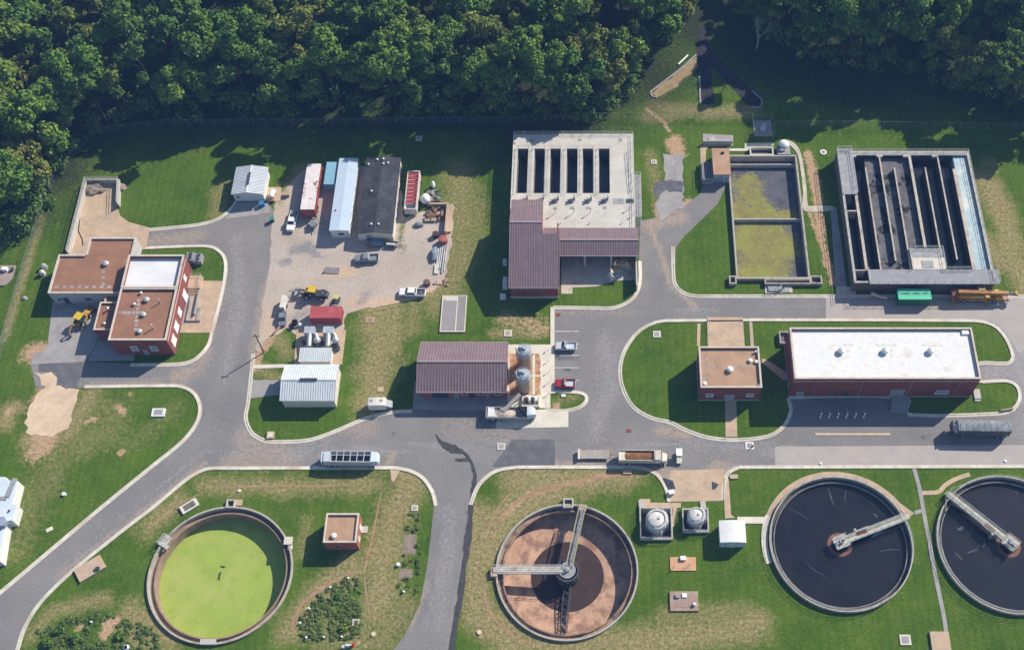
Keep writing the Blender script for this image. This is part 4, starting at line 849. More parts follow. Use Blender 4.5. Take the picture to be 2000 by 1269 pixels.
for i in range(9): b.lump(c[0] + rnd.uniform(-2.5, 3), c[1] + rnd.uniform(-1.3, 1.3), .1, rnd.uniform(.3, .9), rnd.uniform(.3, .8), rnd.uniform(.2, .5), 0, i, .3, 8, 5)
b.solo('debris_heap', M('white_debris', (.56, .52, .47), .95, .3, 1.5, bump=.8), 'pale broken debris spilled in front of the sand heap', 'debris')
for i, (x, y, lb) in enumerate(((143, 870, 'small white equipment cabinet against the west wall of the filter building'), (145, 1000, 'tall white pump skid at the southwest corner of the filter building'), (130, 1075, 'low white cabinet at the foot of the tall white pump skid'))):
    c = g('C', x, y, .8); t = thing('equipment_cabinet', lb, 'cabinet', (c[0], c[1], 0), world=True); hh = (1.2, 1.7, 1.0)[i]; w_, l_ = ((.8, 1.2), (1.0, 2.4), (1.2, 1.0))[i]
    b = MB(); b.box(c[0] - w_ / 2, c[0] + w_ / 2, c[1] - l_ / 2, c[1] + l_ / 2, .05, hh); b.build('casing', WHITE, t)
    b = MB(); b.box(c[0] - w_ / 2 - .1, c[0] + w_ / 2 + .1, c[1] - l_ / 2 - .1, c[1] + l_ / 2 + .1, -.1, .07).tube((c[0], c[1] - l_ / 3, hh), (c[0], c[1] - l_ / 3, hh + .4), .15, None, 10).tube((c[0], c[1] + l_ / 4, hh), (c[0] + .4, c[1] + l_ / 4, hh + .25), .1, None, 8); b.build('fittings', METAL, t)

# ================================================================= gate house
x0, x1, y0, y1 = R4([(1366.7, 676.8), (1481, 676), (1489.6, 756), (1366.7, 756.5)], 5.8)
root = thing('control_building', 'square brick building with tan flat roof on the oval lawn', 'building', ((x0 + x1) / 2, (y0 + y1) / 2, 0), world=True)
pd = [(x0 + 1.5 + i * .75, (y0 + y1) / 2 + .2, .5, .5) for i in range(14) if i not in (5, 6)] + [(x0 + 1.6, y0 + 2 + i * .75, .5, .5) for i in range(9) if i != 4]
block(root, x0, x1, y0, y1, 5.8, BRICK, ROOF_TAN, .6, .3, .1, pd, None, base=CONC_W)
W = x1 - x0
door(root, 's', (x0 + x1) / 2, y0, 2.1, 2.5, GLASS_P); window(root, 's', x0 + W * .165, y0, 1.9, 1.6, 1.2, WHITE, GLASS_P); window(root, 's', x1 - W * .165, y0, 1.9, 1.6, 1.2, WHITE, GLASS_P)
door(root, 'n', (x0 + x1) / 2, y1, 3.4, 3.2, METAL_D)
for x, y, r, h in ((955, 515, .62, .9), (1122, 440, .42, .6), (1172, 450, .36, .55), (1165, 370, .22, .8), (745, 630, .42, .6), (1195, 640, .2, .4)):
    c = g('H', x, y, 5.5); vent(root, c[0], c[1], 5.24, r, h, WHITE)
c = g('H', 940, 300, 3.4); b = MB(); b.box(c[0] - 2.0, c[0] + 1.8, y1 + .02, y1 + 1.2, 3.2, 3.5); b.build('canopy', STEEL, root)
b = MB(); xx, yy = G(1452, 640); b.rail([(G(1383, 625)[0], G(1383, 625)[1], .16), (G(1384, 672)[0], G(1384, 672)[1], .16)], 1.0, 0, .04, 1.8); b.solo('handrail', RAILM, 'thin pipe handrail along the tan slab behind the square brick building', 'handrail')

# ================================================================= long white-roofed brick building
x0, x1, y0, y1 = R4([(1543, 640), (1898, 639), (1915.5, 738), (1551.7, 740)], 8.0)
root = thing('pump_building', 'long red brick building with white flat roof and three roof fans', 'building', ((x0 + x1) / 2, (y0 + y1) / 2, 0), world=True)
pd = []
for fx in (545, 885, 1238):
    for i in range(4): pd.append((*g('I', fx - 30 + i * 42, 292, 7.4), .85, .5))
    for i in range(2): pd.append((*g('I', fx + 72, 335 + i * 40, 7.4), .6, .6))
pd.append((*g('I', 1310, 198, 7.4), .8, .6))
block(root, x0, x1, y0, y1, 8.0, BRICK, ROOF_WH, .65, .3, .1, pd, PAD_W, base=CONC_W)
b = MB(); b.box(x0 - .07, x1 + .07, y0 - .07, y0 - .005, 6.75, 7.0).box(x0 - .07, x0 - .005, y0, y1, 6.75, 7.0); b.build('string_course', COPING, root)
b = MB()
for u in (.13, .375, .64, .9): b.box(x0 + (x1 - x0) * u - .06, x0 + (x1 - x0) * u + .06, y0 - .13, y0 - .002, .3, 6.74)
b.build('downpipe', STEEL, root)
for x, y in ((545, 350), (885, 350), (1238, 350)):
    c = g('I', x + 22, y - 10, 7.7); b = MB(); b.cyl(c[0], c[1], 7.35, 7.9, .5, .5, 16).lathe(c[0], c[1], [(.5, 7.9), (.8, 7.95), (.72, 8.15), (.3, 8.3), (.02, 8.32)], 16); b.build('roof_fan', BLUE if False else METAL, root)
c = g('I', 1528, 195, 7.6); b = MB(); b.box(c[0] - .75, c[0] + .75, c[1] - .5, c[1] + .5, 7.3, 7.75); b.build('roof_hatch', ROOF_WH, root)
L = x1 - x0
window(root, 's', x0 + L * .83, y0, 1.4, 2.8, 1.5, WHITE, GLASS_P); door(root, 's', x0 + L * .585, y0, 3.0, 3.2, DOORM); door(root, 's', x0 + L * .305, y0, 1.1, 2.2, METAL_D); door(root, 's', x0 + L * .055, y0, 1.6, 2.2, DOORM); window(root, 's', x0 + L * .22, y0, 1.6, 1.2, .8, STEEL)
door(root, 'w', x0, y0 + 2.2, 1.0, 2.2, DOORM); door(root, 'e', x1, y0 + 1.6, 1.1, 2.2, DOORM)
c = g('I', 130, 238, .6); b = MB(); b.frame(c[0] - 1.2, c[0] + .9, c[1] - 1.5, c[1] + 1.5, .2, -.1, 1.0); b.box(c[0] - 1.0, c[0] + .7, c[1] - 1.3, c[1] + 1.3, -.1, .25, 1); b.solo('light_well', [CONC_W, CONC_DK], 'pale framed light well against the west end of the white-roofed building', 'light well')
q = gl('I', [(960, 670), (1080, 670), (1085, 815), (945, 815)]); b = MB(); b.prism(q, -.1, .55); b.solo('loading_ramp', CONC_GREY, 'grey concrete loading ramp under the wide door of the white-roofed building', 'ramp')
c = g('I', 1628, 660, .4); b = MB(); b.box(c[0] - .9, c[0] + .5, c[1] - 1.4, c[1] + .9, -.1, .35).box(c[0] - .9, c[0] + .3, c[1] - 1.9, c[1] - 1.4, -.1, .18); b.solo('door_steps', CONC_W, 'pale concrete door steps at the east end of the white-roofed building', 'steps')
for i in range(6):
    c = g('I', 405 + i * 67, 850); t = thing('hose_stand', 'white hooped hose stand in the row before the white-roofed building', 'hose stand', (c[0], c[1], 0), 0, 'hose stands before the white-roofed building', world=True)
    b = MB(); x, y = c; b.cyl(x, y, 0, 1.5, .09, .09, 8).box(x - .2, x + .2, y - .2, y + .2, 0, .12).box(x - .14, x + .14, y - .1, y + .1, 1.3, 1.75); b.build('post', WHITE, t)
    b = MB(); pts = [(x + .0, y + .1 + 2.2 * k / 8, 1.4 + .5 * math.sin(PI * k / 8) - .9 * (k / 8) ** 2) for k in range(9)]; b.path(pts, .06, 6); b.build('hose', STEEL, t)
    b = MB(); b.path([(x + .25 * (i % 3), y + 2.2, .55), (x + .5, y + 2.6, .12), (x - .1, y + 3.0, .12), (x - .6 + .2 * (i % 2), y + 2.3, .12)], .06, 6); b.build('hose_end', STEEL, t)
# ================================================================= small square brick house by the green tank
x0, x1, y0, y1 = R4([(637, 1001.7), (702.4, 1001.7), (694.3, 1058.4), (631.8, 1058.4)], 4.0)
root = thing('valve_house', 'small square brick house with tan flat roof beside the green tank', 'building', ((x0 + x1) / 2, (y0 + y1) / 2, 0), world=True)
block(root, x0, x1, y0, y1, 4.0, BRICK_O, ROOF_TAN, .5, .28, .1)
c = g('K', 316, 500, 3.9); vent(root, c[0], c[1], 3.5, .5, .75, WHITE); door(root, 'e', x1, y1 - 1.9, 1.1, 2.2, DOORW); window(root, 'e', x1, y0 + 1.6, 1.3, 1.0, 1.0, WHITE); window(root, 's', (x0 + x1) / 2 - .8, y0, 1.4, 1.1, .9, STEEL); b = MB(); b.box(x1 - .02, x1 + 1.2, y1 - 2.6, y1 - 1.2, -.1, .15); b.build('doorstep', CONC_W, root)
# pale building at the picture edge
q = gl('O', [(-120, 990), (45, 996), (60, 1022), (137, 1024), (92, 1205), (128, 1207), (92, 1330), (40, 1335), (-10, 1640), (-120, 1640)], 3.2)
root = thing('lab_building', 'white stepped flat-roofed building by the south road, its roof pale blue', 'building', (q[1][0] - 2, q[1][1] - 8, 0), world=True)
b = MB(); b.prism(q, -.2, 2.9); b.build('wall', SIDING, root); b = MB(); b.prism(q, 2.9, 3.2); b.build('roof', M('pale_blue_roof', (.58, .66, .72), .6, .08, .3, (.5, .57, .62), .3, (.5, .75)), root)
b = MB(); c = g('O', 60, 1105, 3.2); b.bar((c[0] + .8, c[1] + 2.8, 3.26), (c[0] + .2, c[1] - 1.4, 3.26), 1.0, .1).bar((c[0] + .2, c[1] - 1.6, 3.26), (c[0] - 2.2, c[1] - 1.6, 3.26), .8, .1); b.build('walkway', STEEL, root)
c = g('P', 25, 245, 3.6); b = MB(); b.prism([(c[0] - 2.4, c[1] - .9), (c[0] + .6, c[1] - .9), (c[0] + 1.0, c[1]), (c[0] + .2, c[1] + 1), (c[0] - 2.4, c[1] + 1)], 3.2, 4.2); b.build('skylight', GLASS_P, root); c = g('P', 76, 152, 3.3); vent(root, c[0], c[1], 3.2, .2, .4, METAL_D)
# ================================================================= round tanks
ALGAE = M('duckweed', (.300, .385, .072), .9, .06, .25, (.40, .42, .13), .12, (.46, .78), (.235, .335, .05), spec=.15, fine=.1)
WATER = M_water('tank_water', (.0075, .008, .011), .22, (.014, .014, .017))
WATER_D = M_water('channel_water', (.008, .0085, .012), .2)
FLOORC = M('tank_floor', (.50, .305, .205), .95, .2, .35, (.27, .155, .11), .34, (.47, .60), (.36, .25, .19), bump=.5); SLUDGE = M('sludge', (.045, .026, .022), .7, .2, .5, (.065, .038, .032), .4)
LAUND = M('launder_concrete', (.30, .21, .145), .92, .2, .6, (.22, .16, .12), .5, (.5, .7)); SCUM = M('scum_ring', (.20, .095, .07), .9, .25, 1.2)
RIMC = M('rim_concrete', (.46, .42, .355), .92, .18, .6, (.26, .225, .19), .6, (.46, .68)); GREENY = M('green_yellow_paint', (.33, .31, .19), .7, .15, 1.2, (.28, .26, .19), .8, (.5, .7))
def tank_shell(root, t, rim, depth, thick=.35, mat=None):
    x, y, r = t; b = MB(); b.ring(x, y, r - thick, r, -depth, rim); return b.build('rim_wall', mat or RIMC, root)
# --- green tank
x, y, r = T1; root = thing('settling_tank', 'round concrete tank full of bright green duckweed', 'tank', (x, y, 0), world=True)
tank_shell(root, T1, .6, 3.2)
b = MB(); b.ring(x, y, r - 1.15, r - .36, -1.1, -.55); b.build('launder', LAUND, root)
b = MB(); b.ring(x, y, r - 1.42, r - 1.15, -3.2, -.05); b.build('weir_wall', LAUND, root)
b = MB(); b.disc(x, y, r - 1.4, -2.75); b.build('duckweed_surface', ALGAE, root)
for view, px, py, nm in (('J', 757, 130, 'inlet_box'), ('J', 580, 1203, 'outlet_box')):
    c = g(view, px, py, .7); b = MB(); s_ = 1 if nm == 'inlet_box' else -1
    if s_ > 0: b.frame(c[0] - .9, c[0] + .9, c[1] - .9, c[1] + .9, .28, -2, .75); b.box(c[0] - .6, c[0] + .6, c[1] - .6, c[1] + .6, -2, -1.2)
    else: b.box(c[0] - 1.5, c[0] + 1.5, c[1] - .5, c[1] + .55, .45, .72)
    b.build(nm, CONC_W, root)
c = g('J', 245, 418, .9); b = MB(); a = math.atan2(c[1] - y, c[0] - x); b.obox(c[0], c[1], .55, .8, 2.4, 1.7, a + PI / 2).obox(c[0] + .5, c[1] - 2.0 + .8, .6, .85, 1.0, .8, a); b.build('platform', CONC_W, root)
b = MB(); u = Vector((math.cos(a + PI / 2), math.sin(a + PI / 2), 0)); v_ = Vector((math.cos(a), math.sin(a), 0)); o = Vector((c[0], c[1], .8)); b.rail([o + u * 1.1 - v_ * .7, o + u * 1.1 + v_ * .7, o - u * 1.1 + v_ * .7, o - u * 1.1 - v_ * .7], 1.0, 0, .04, 1.1); b.build('railing', RAILM, root)
c = g('J', 1178, 415, .9); b = MB(); b.box(c[0] - .2, c[0] + 1.5, c[1] - .8, c[1] + .8, .6, .75).box(c[0] + .7, c[0] + 1.5, c[1] - 1.7, c[1] - .8, -.1, .5); b.build('platform', CONC_PALE, root)
c = g('J', 820, 125, .2); b = MB(); b.box(c[0] - .55, c[0] + .7, c[1] - .6, c[1] + .7, -.1, .3); b.build('pad', CONC_TAN, root)
c = g('J', 672, 690, -2.7); b = MB(); b.bar((c[0], c[1] - .8, -2.7), (c[0] + .1, c[1] + .7, -2.6), .22, .2).bar((c[0] - .1, c[1] + 2.0, -2.7), (c[0] + .8, c[1] + 1.8, -2.65), .18, .15); b.build('floating_branch', POLEW, root)
# --- drained tank with the bridges
x, y, r = T2; root = thing('drained_clarifier', 'drained round clarifier with brown floor, central column and two access bridges', 'tank', (x, y, 0), world=True)
tank_shell(root, T2, .6, 4.6)
b = MB(); b.ring(x, y, r - 1.15, r - .36, -1.0, -.5).ring(x, y, r - 1.4, r - 1.15, -1.0, -.1); b.build('launder', M('rusty_launder', (.33, .22, .15), .92, .25, .6, (.10, .08, .075), .35, (.48, .62)), root)
b = MB(); b.lathe(x, y, [(r - .35, -2.7), (7.2, -3.1)], 96); b.build('floor', FLOORC, root)
b = MB(); b.disc(x, y, 7.25, -3.08); b.build('sludge_pool', SLUDGE, root)
for i, (a0, a1, rr) in enumerate(((120, 165, 10.5), (195, 240, 9.5), (-60, -20, 10))):
    pass
b = MB(); b.cyl(x, y, -4.4, -1.2, .5, .5, 16).ring(x, y, 2.15, 2.32, -3.05, -.6, 32)
for k in range(12):
    t = 2 * PI * k / 12; b.bar((x + 2.25 * math.cos(t), y + 2.25 * math.sin(t), -3.9), (x + 2.25 * math.cos(t), y + 2.25 * math.sin(t), .5), .1)
b.ring(x, y, 2.0, 2.35, .42, .5, 32); b.build('feed_well', METAL_D, root)
b = MB(); b.cyl(x, y, -1.2, .75, .55, .55, 16).cyl(x, y, .55, .68, 1.7, 1.7, 20).lathe(x, y, [(.6, .68), (.5, 1.3), (.05, 1.45)], 16); b.build('drive_head', STEEL, root)
w = g('L', 240, 735, .8); b = MB(); b.bar((w[0] - .7, y, .75), (x - .4, y, .75), 1.0, .3); br = b.build('bridge', M('bridge_deck', (.58, .53, .46), .85, .15, .8, (.40, .30, .22), .5, (.5, .7)), root)
b = MB()
for s_ in (-.68, .68): b.rail([(w[0] - .5, y + s_, .9), (x - .6, y + s_, .9)], .95, 0, .04, 1.6); b.bar((w[0], y + s_, .5), (x, y + s_, .5), .12, .5)
b.build('railing', RAILM, br)
n0 = g('L', 818, 308, .8); n1 = g('L', 728, 712, .8); d = (Vector((*n1, 0)) - Vector((*n0, 0))); L = d.length; d.normalize(); sd = Vector((-d.y, d.x, 0)); n0v = Vector((*n0, 0))
b = MB()
for s_ in (-.62, .62):
    for z in (.7, 1.7): b.bar(n0v + sd * s_ + Vector((0, 0, z)), n0v + d * L + sd * s_ + Vector((0, 0, z)), .14, .14)
    for k in range(9):
        p = n0v + d * (L * k / 8) + sd * s_; b.bar(p + Vector((0, 0, .7)), p + Vector((0, 0, 1.7)), .08)
        if k < 8: b.bar(p + Vector((0, 0, .7 + (k % 2))), p + d * (L / 8) + Vector((0, 0, 1.7 - (k % 2))), .07)
br = b.build('truss_bridge', GREENY, root)
b = MB(); b.bar(n0v + Vector((0, 0, .66)), n0v + d * L + Vector((0, 0, .66)), .75, .08)
for k in range(9): p = n0v + d * (L * k / 8); b.bar(p - sd * .62 + Vector((0, 0, .7)), p + sd * .62 + Vector((0, 0, .7)), .1)
b.build('grating', STEEL, br)
b = MB(); p = n0v + Vector((0, 0, .6)); b.obox(p.x, p.y, .3, .72, 1.3, 1.6, math.atan2(d.y, d.x)); b.build('bridge_end', CONC_TAN, br)
e0 = Vector((*g('L', 722, 800, -2), 0)); e1 = Vector((*g('L', 688, 1150, -2.4), 0)); dd = (e1 - e0); L = dd.length; dd.normalize(); sd = Vector((-dd.y, dd.x, 0)); b = MB()
for s_, za, zb in ((-.7, -2.6, -2.4), (.7, -2.6, -2.4), (-.55, -1.3, -1.9), (.55, -1.3, -1.9)): b.bar(e0 + sd * s_ + Vector((0, 0, za)), e1 + sd * s_ + Vector((0, 0, zb)), .13)
for k in range(10):
    p = e0 + dd * (L * k / 9); z1 = -1.3 - .6 * k / 9
    for s_ in (-.6, .6): b.bar(p + sd * s_ + Vector((0, 0, -2.6)), p + sd * s_ + Vector((0, 0, z1)), .08)
    b.bar(p - sd * .7 + Vector((0, 0, -2.5)), p + sd * .7 + Vector((0, 0, -2.5)), .1)
    if k < 9: b.bar(p - sd * .6 + Vector((0, 0, z1)), p + dd * (L / 9) + sd * .6 + Vector((0, 0, z1)), .07)
for k in range(6): p = e0 + dd * (L * (k + .5) / 6); b.obox(p.x, p.y, -2.95, -2.5, 1.6, .08, math.atan2(dd.y, dd.x) + .6)
b.build('scraper_arm', METAL_D, root)
b = MB(); c = g('L', 700, 1138, -3.2); b.lump(c[0], c[1], -3.4, .5, .9, .45, 0, 2, .15); b.build('skimmer_bucket', CREAM, root)
c = g('L', 722, 280, .7); b = MB(); b.frame(c[0] - 1.05, c[0] + 1.05, c[1] - 1.0, c[1] + 1.0, .3, -2, .75); b.box(c[0] - .75, c[0] + .75, c[1] - .7, c[1] + .7, -2, -1.0, 1); b.build('inlet_box', [CONC_W, METAL_D], root)
c = g('L', 232, 745, .6); b = MB(); b.box(c[0] - .9, c[0] + .3, c[1] - .9, c[1] + .9, -.1, .72); b.build('bridge_step', CONC_TAN, root)
# --- clarifiers with dark water
def clarifier(t, label, ang, streaks):
    x, y, r = t; root = thing('clarifier', label, 'tank', (x, y, 0), world=True)
    tank_shell(root, t, .8, 3.0, .26)
    b = MB(); b.ring(x, y, r - .95, r - .36, -1.0, -.35); b.build('launder', M('launder', (.105, .100, .095), .9, .3, .8, (.05, .05, .05), .4, (.45, .65)), root)
    b = MB(); b.ring(x, y, r - 1.12, r - .95, -2.8, .0); b.build('weir_wall', M('weir_concrete', (.26, .245, .22), .9, .3, .7, (.14, .13, .12), .6, (.5, .7)), root)
    b = MB(); b.disc(x, y, r - 1.1, -.75); b.build('water_surface', WATER, root)
    FO = M('foam_glint_streak', (.075, .078, .085), .6, .4, 1.5)  # foam marks and pale reflections, both painted as flat streaks
    for i, (q, w_) in enumerate(streaks):
        sh_ = stroke(gl('N', q, -.75), w_, 40 + i, True); b = MB(); b.face([(a_, c_, -.742 + .001 * i) for a_, c_ in sh_]); b.build('foam_glint_streak', FO, root)
    b = MB(); b.ring(x, y, 1.75, 2.5, -1.0, -.68, 48); b.build('scum_baffle', SCUM, root)
    d = Vector((math.cos(ang), math.sin(ang), 0)); s = Vector((-d.y, d.x, 0)); c = Vector((x, y, 0))
    b = MB(); b.bar(c + d * .4 + Vector((0, 0, .85)), c + d * (r + 1.0) + Vector((0, 0, .85)), 1.15, .16); br = b.build('bridge', M('bridge_grating', (.47, .46, .36), .8, .15, 1.0, (.33, .30, .22), .6, (.5, .7)), root)
    b = MB()
    for k in (-.6, .6): b.rail([c + d * 1.2 + s * k + Vector((0, 0, .92)), c + d * (r + .7) + s * k + Vector((0, 0, .92))], 1.0, 0, .045, 1.6); b.bar(c + d * .6 + s * k + Vector((0, 0, .6)), c + d * (r + .6) + s * k + Vector((0, 0, .6)), .12, .5)
    b.build('railing', RAILM, br)
    b = MB(); b.obox(x, y, .7, .9, 3.0, 2.5, ang).cyl(x, y, -2, .7, .6, .6, 14); pl = b.build('centre_platform', CONC_W, root)
    b = MB(); o = c + Vector((0, 0, .9)); b.rail([o + d * 1.4 + s * 1.15, o - d * 1.4 + s * 1.15, o - d * 1.4 - s * 1.15, o + d * 1.4 - s * 1.15], 1.0, 0, .04, 1.3); b.build('railing', RAILM, pl)
    b = MB(); b.cyl(x, y, .9, 1.6, .55, .5, 14).cyl(x + d.x * .5, y + d.y * .5, 1.6, 2.0, .22, .22, 10).obox(x - d.x * .8, y - d.y * .8, .9, 1.4, .5, .7, ang); b.build('drive_unit', STEEL, pl)
    b = MB(); p = c + d * 3.6; b.bar(p + s * .3 + Vector((0, 0, .98)), p + d * 2.2 + s * .2 + Vector((0, 0, .98)), .7, .1); b.build('cover_plate', SCUM, br)
    b = MB(); q = c + d * (r - .6); b.bar(q + s * .1 + Vector((0, 0, .1)), c + d * 6.6 + s * -.9 + Vector((0, 0, -.55)), .3, .25).bar(c + d * 6.6 - s * .95 + Vector((0, 0, -.6)), c + d * (r - 1.3) - s * .95 + Vector((0, 0, -.6)), .12, .3).cyl(p.x + s.x * 1.2, p.y + s.y * 1.2, -.8, 1.3, .28, .28, 10).bar(c + d * 3.4 + s * .9 + Vector((0, 0, 1.0)), c + d * 6.4 + s * .9 + Vector((0, 0, 1.0)), .25, .3); b.build('skimmer', STEEL, root)
    # rim handrail
    n = 40; b = MB(); pts = [(x + (r - .17) * math.cos(2 * PI * i / n), y + (r - .17) * math.sin(2 * PI * i / n), .8) for i in range(n)]; b.rail(pts, 1.05, 0, .035, 2.2, True); b.build('rim_railing', RAILM, root)
    return root, d, s
a3 = math.atan2(g('N', 985, 405, .8)[1] - T3[1], g('N', 985, 405, .8)[0] - T3[0]); a4 = math.atan2(g('N', 1205, 268, .8)[1] - T4[1], g('N', 1205, 268, .8)[0] - T4[0])
clarifier(T3, 'whole round clarifier of black water with its bridge reaching to the east rim', a3, [([(448, 235), (465, 290), (485, 355)], [.1, .22, .08]), ([(560, 255), (555, 325)], [.15, .08]), ([(200, 365), (262, 398), (320, 435)], [.05, .12, .05]), ([(780, 640), (850, 628), (905, 632)], [.08, .15, .1]), ([(740, 400), (765, 420)], [.3, .5]), ([(300, 700), (360, 760), (440, 800)], [.05, .1, .05])])
clarifier(T4, 'round clarifier of black water cut by the frame, bridge reaching to its northwest rim', a4, [([(1268, 488), (1290, 500), (1310, 470)], [.3, .7, .1]), ([(1400, 612), (1432, 600), (1455, 570)], [.3, .8, .1]), ([(1340, 650), (1400, 625)], [.3, .2]), ([(1658, 235), (1650, 300)], [.1, .1]), ([(1250, 640), (1300, 690)], [.1, .3])])
b = MB(); c = g('N', 1210, 265); b.rail([(c[0] - 1.2, c[1] - 4.5, 0), (c[0] - .9, c[1] - 1.6, 0), (c[0] + .3, c[1] + .3, .3), (c[0] + 3.2, c[1] + 1.3, .2)], 1.05, 0, .05, 1.6); b.solo('handrail', GREENY, 'yellow-green handrail round the bridge end of the cut-off clarifier', 'handrail')

# ================================================================= rectangular sludge basin
x0, x1, y0, y1 = BAS; zt = 1.0; zb = -3.0
root = thing('sludge_basin', 'rectangular concrete basin with yellow-green scum on grey sludge', 'basin', ((x0 + x1) / 2, (y0 + y1) / 2, 0), world=True)
ym = g('D', 820, 717, .3)[1]
b = MB(); b.frame(x0, x1, y0, y1, .4, zb, zt); b.build('rim_wall', RIMC, root)
b = MB(); b.box(x0 + .4, x1 - .4, ym - .15, ym + .15, zb, .0).box(x0 + .4, x1 - .4, y1 - 2.3, y1 - 2.05, zb, .15).box(x0 + .4, x1 - .4, y0 + .9, y0 + 1.15, zb, -.2); b.build('dividing_wall', CONC_W, root)
def M_scum():
    m, nt, b = _nodes('basin_scum'); p = _pos(nt)
    o = _mix(nt, _ramp(nt, _noise(nt, p, .35, 5, .65), .35, .7), (.070, .070, .085), (.125, .125, .14))
    at = nt.nodes.new('ShaderNodeVertexColor'); at.layer_name = 'paint'; sp = nt.nodes.new('ShaderNodeSeparateColor'); nt.links.new(at.outputs['Color'], sp.inputs[0])
    k = _math(nt, 'ADD', sp.outputs[0], _math(nt, 'MULTIPLY', _math(nt, 'SUBTRACT', _noise(nt, p, 1.0, 7, .8), .5), 2.3))
    sc = _mix(nt, _ramp(nt, _noise(nt, p, .3, 5, .7), .4, .62), (.235, .23, .05), (.19, .155, .065))
    sc = _mix(nt, _ramp(nt, _noise(nt, p, 1.2, 4, .7), .5, .75), sc, (.33, .34, .09))
    o = _mix(nt, _ramp(nt, k, .33, .72), o, sc); nt.links.new(o, b.inputs['Base Color']); b.inputs['Roughness'].default_value = .8; b.inputs['Specular IOR Level'].default_value = .2
    return m
P = [(0, gl('D', [(700, 490), (760, 620), (830, 680), (650, 660)]), 4.0, .95), (0, gl('D', [(640, 690), (980, 680)]), 2.4, .8), (0, gl('D', [(650, 560), (660, 660)]), 2.0, .7), (0, gl('D', [(650, 1060), (900, 1070)]), 1.8, .8), (0, gl('D', [(740, 780), (720, 1000), (860, 1050), (880, 800), (940, 900)]), 5.4, 1.0), (0, gl('D', [(700, 480), (760, 480)]), 2.5, .8), (0, gl('D', [(630, 420), (640, 560)]), 1.0, .5)]
s_ = sheet('sludge_surface', [rpoly((x0, x1, y0, y1), .38)], M_scum(), -1.0, (), .9, P, kind=None); s_.parent = root; s_.location = (-root.location.x, -root.location.y, 0); s_['kind'] = 'thing'
del s_['kind']
# end channels
q = R4([(585, 1080), (1158, 1068), (1160, 1115), (585, 1122)], .9, 'D'); qa = g('D', 630, 1100, .9)[0]; qb = g('D', 803, 1090, .9)[0]
b = MB(); b.frame(q[0], x0 - .01, q[2] - .2, q[3], .28, -.1, .95).frame(x1 + .01, q[1], q[2] - .2, q[3], .28, -.1, .95).frame(qb, x1, y0 - 1.35, y0 - .01, .25, -.1, .95); b.build('end_channel', RIMC, root)
b = MB(); b.box(q[0] + .29, x0 - .3, q[2] + .1, q[3] - .29, -.1, .1).box(x1 + .3, q[1] - .29, q[2] + .1, q[3] - .29, -.1, .1).box(qb + .26, x1 - .26, y0 - 1.1, y0 - .27, -.1, .15); b.build('channel_floor', CONC_DK, root)
# north inlet channel with hood
q = R4([(712, 275), (858, 275), (858, 318), (712, 318)], 1.0, 'D')
b = MB(); b.frame(q[0], q[1], y1 + .02, q[3], .3, -.1, 1.0); b.box(q[0] + .3, q[1] - .3, y1 + .3, q[3] - .3, -.1, .1, 1); b.build('inlet_channel', [CONC_PALE, METAL_D], root)
c = g('D', 925, 252, 2.2); b = MB(); b.lathe(c[0], c[1], [(.05, 2.6), (.7, 2.45), (1.25, 2.0), (1.3, 1.85)], 18); b.build('white_hood', WHITE, root)
b = MB(); b.box(c[0] - 1.6, c[0] + 1.5, y1 + .02, c[1] + .2, .2, 1.15); 
for sx in (-1.0, 1.0): b.cyl(c[0] + sx, c[1] - .3, .2, 1.9, .1, .1, 8)
b.lump(c[0] - .6, c[1] - 1.4, 1.3, .9, .6, .5, 0, 3, .2); b.build('screen_machine', STEEL, root)
# screen house at the northwest corner
hx0, hx1, hy0, hy1 = R4([(482, 290), (580, 290), (590, 446), (488, 446)], 3.2, 'D')
root = thing('screen_house', 'small grey-walled screen house with a tan roof on the corner of the sludge basin', 'building', ((hx0 + hx1) / 2, (hy0 + hy1) / 2, 0), world=True)
b = MB(); b.box(hx0, hx1, hy0, hy1, -.2, 3.1); b.build('wall', M('blue_grey_wall', (.40, .42, .46), .85, .1, .7), root); b = MB(); b.box(hx0 - .15, hx1 + .15, hy0 - .15, hy1 + .15, 3.1, 3.32); b.build('roof', ROOF_TAN, root)
door(root, 's', (hx0 + hx1) / 2 - .6, hy0, 1.6, 2.2, GLASS_P); window(root, 's', hx1 - .8, hy0, 1.3, .8, .8, WHITE); door(root, 'w', hx0, hy0 + 2.5, 1.1, 2.1, DOORM)
c = g('D', 545, 312, 3.5); b = MB(); b.lump(c[0], c[1], 3.45, .45, .35, .3, 0, 3, .2, 8, 5).cyl(c[0], c[1], 3.3, 3.9, .08, .08, 8); b.build('roof_vent', METAL_D, root)
b = MB(); wx = hx0 - 2.6; b.box(wx, hx0 - .02, hy0 - .5, hy1 - 2.4, .0, 1.0); st_ = b.build('side_platform', CONC_GREY, root)
b = MB()
for k in range(4): b.box(wx + .3 + k * .62, wx + .5 + k * .62, hy0 - .3, hy1 - 2.6, 1.0, 1.7)
b.build('screen_rack', STEEL, st_); b = MB(); b.rail([(wx + .05, hy1 - 2.5, 1.0), (wx + .05, hy0 - .4, 1.0), (hx0 - .1, hy0 - .4, 1.0)], 1.05, 0, .045, 1.8); b.build('railing', RAILM, st_)
b = MB(); c0 = g('D', 420, 215, 1.2); c1 = g('D', 605, 215, 1.2); b.bar((c0[0], c0[1] - 1.2, .7), (c1[0], c1[1] - 1.2, .7), .3, 1.2).box(c0[0] + 1.6, c0[0] + 3.0, c0[1] - .6, c0[1] + .4, .1, .8); b.solo('retaining_wall', CONC_W, 'low concrete retaining wall beside the screen house walk', 'wall')
c = g('D', 898, 1150, .5); t = thing('sluice_gate', 'grey sluice platform with handwheel at the south end of the sludge basin', 'sluice', (c[0], c[1], 0), world=True)
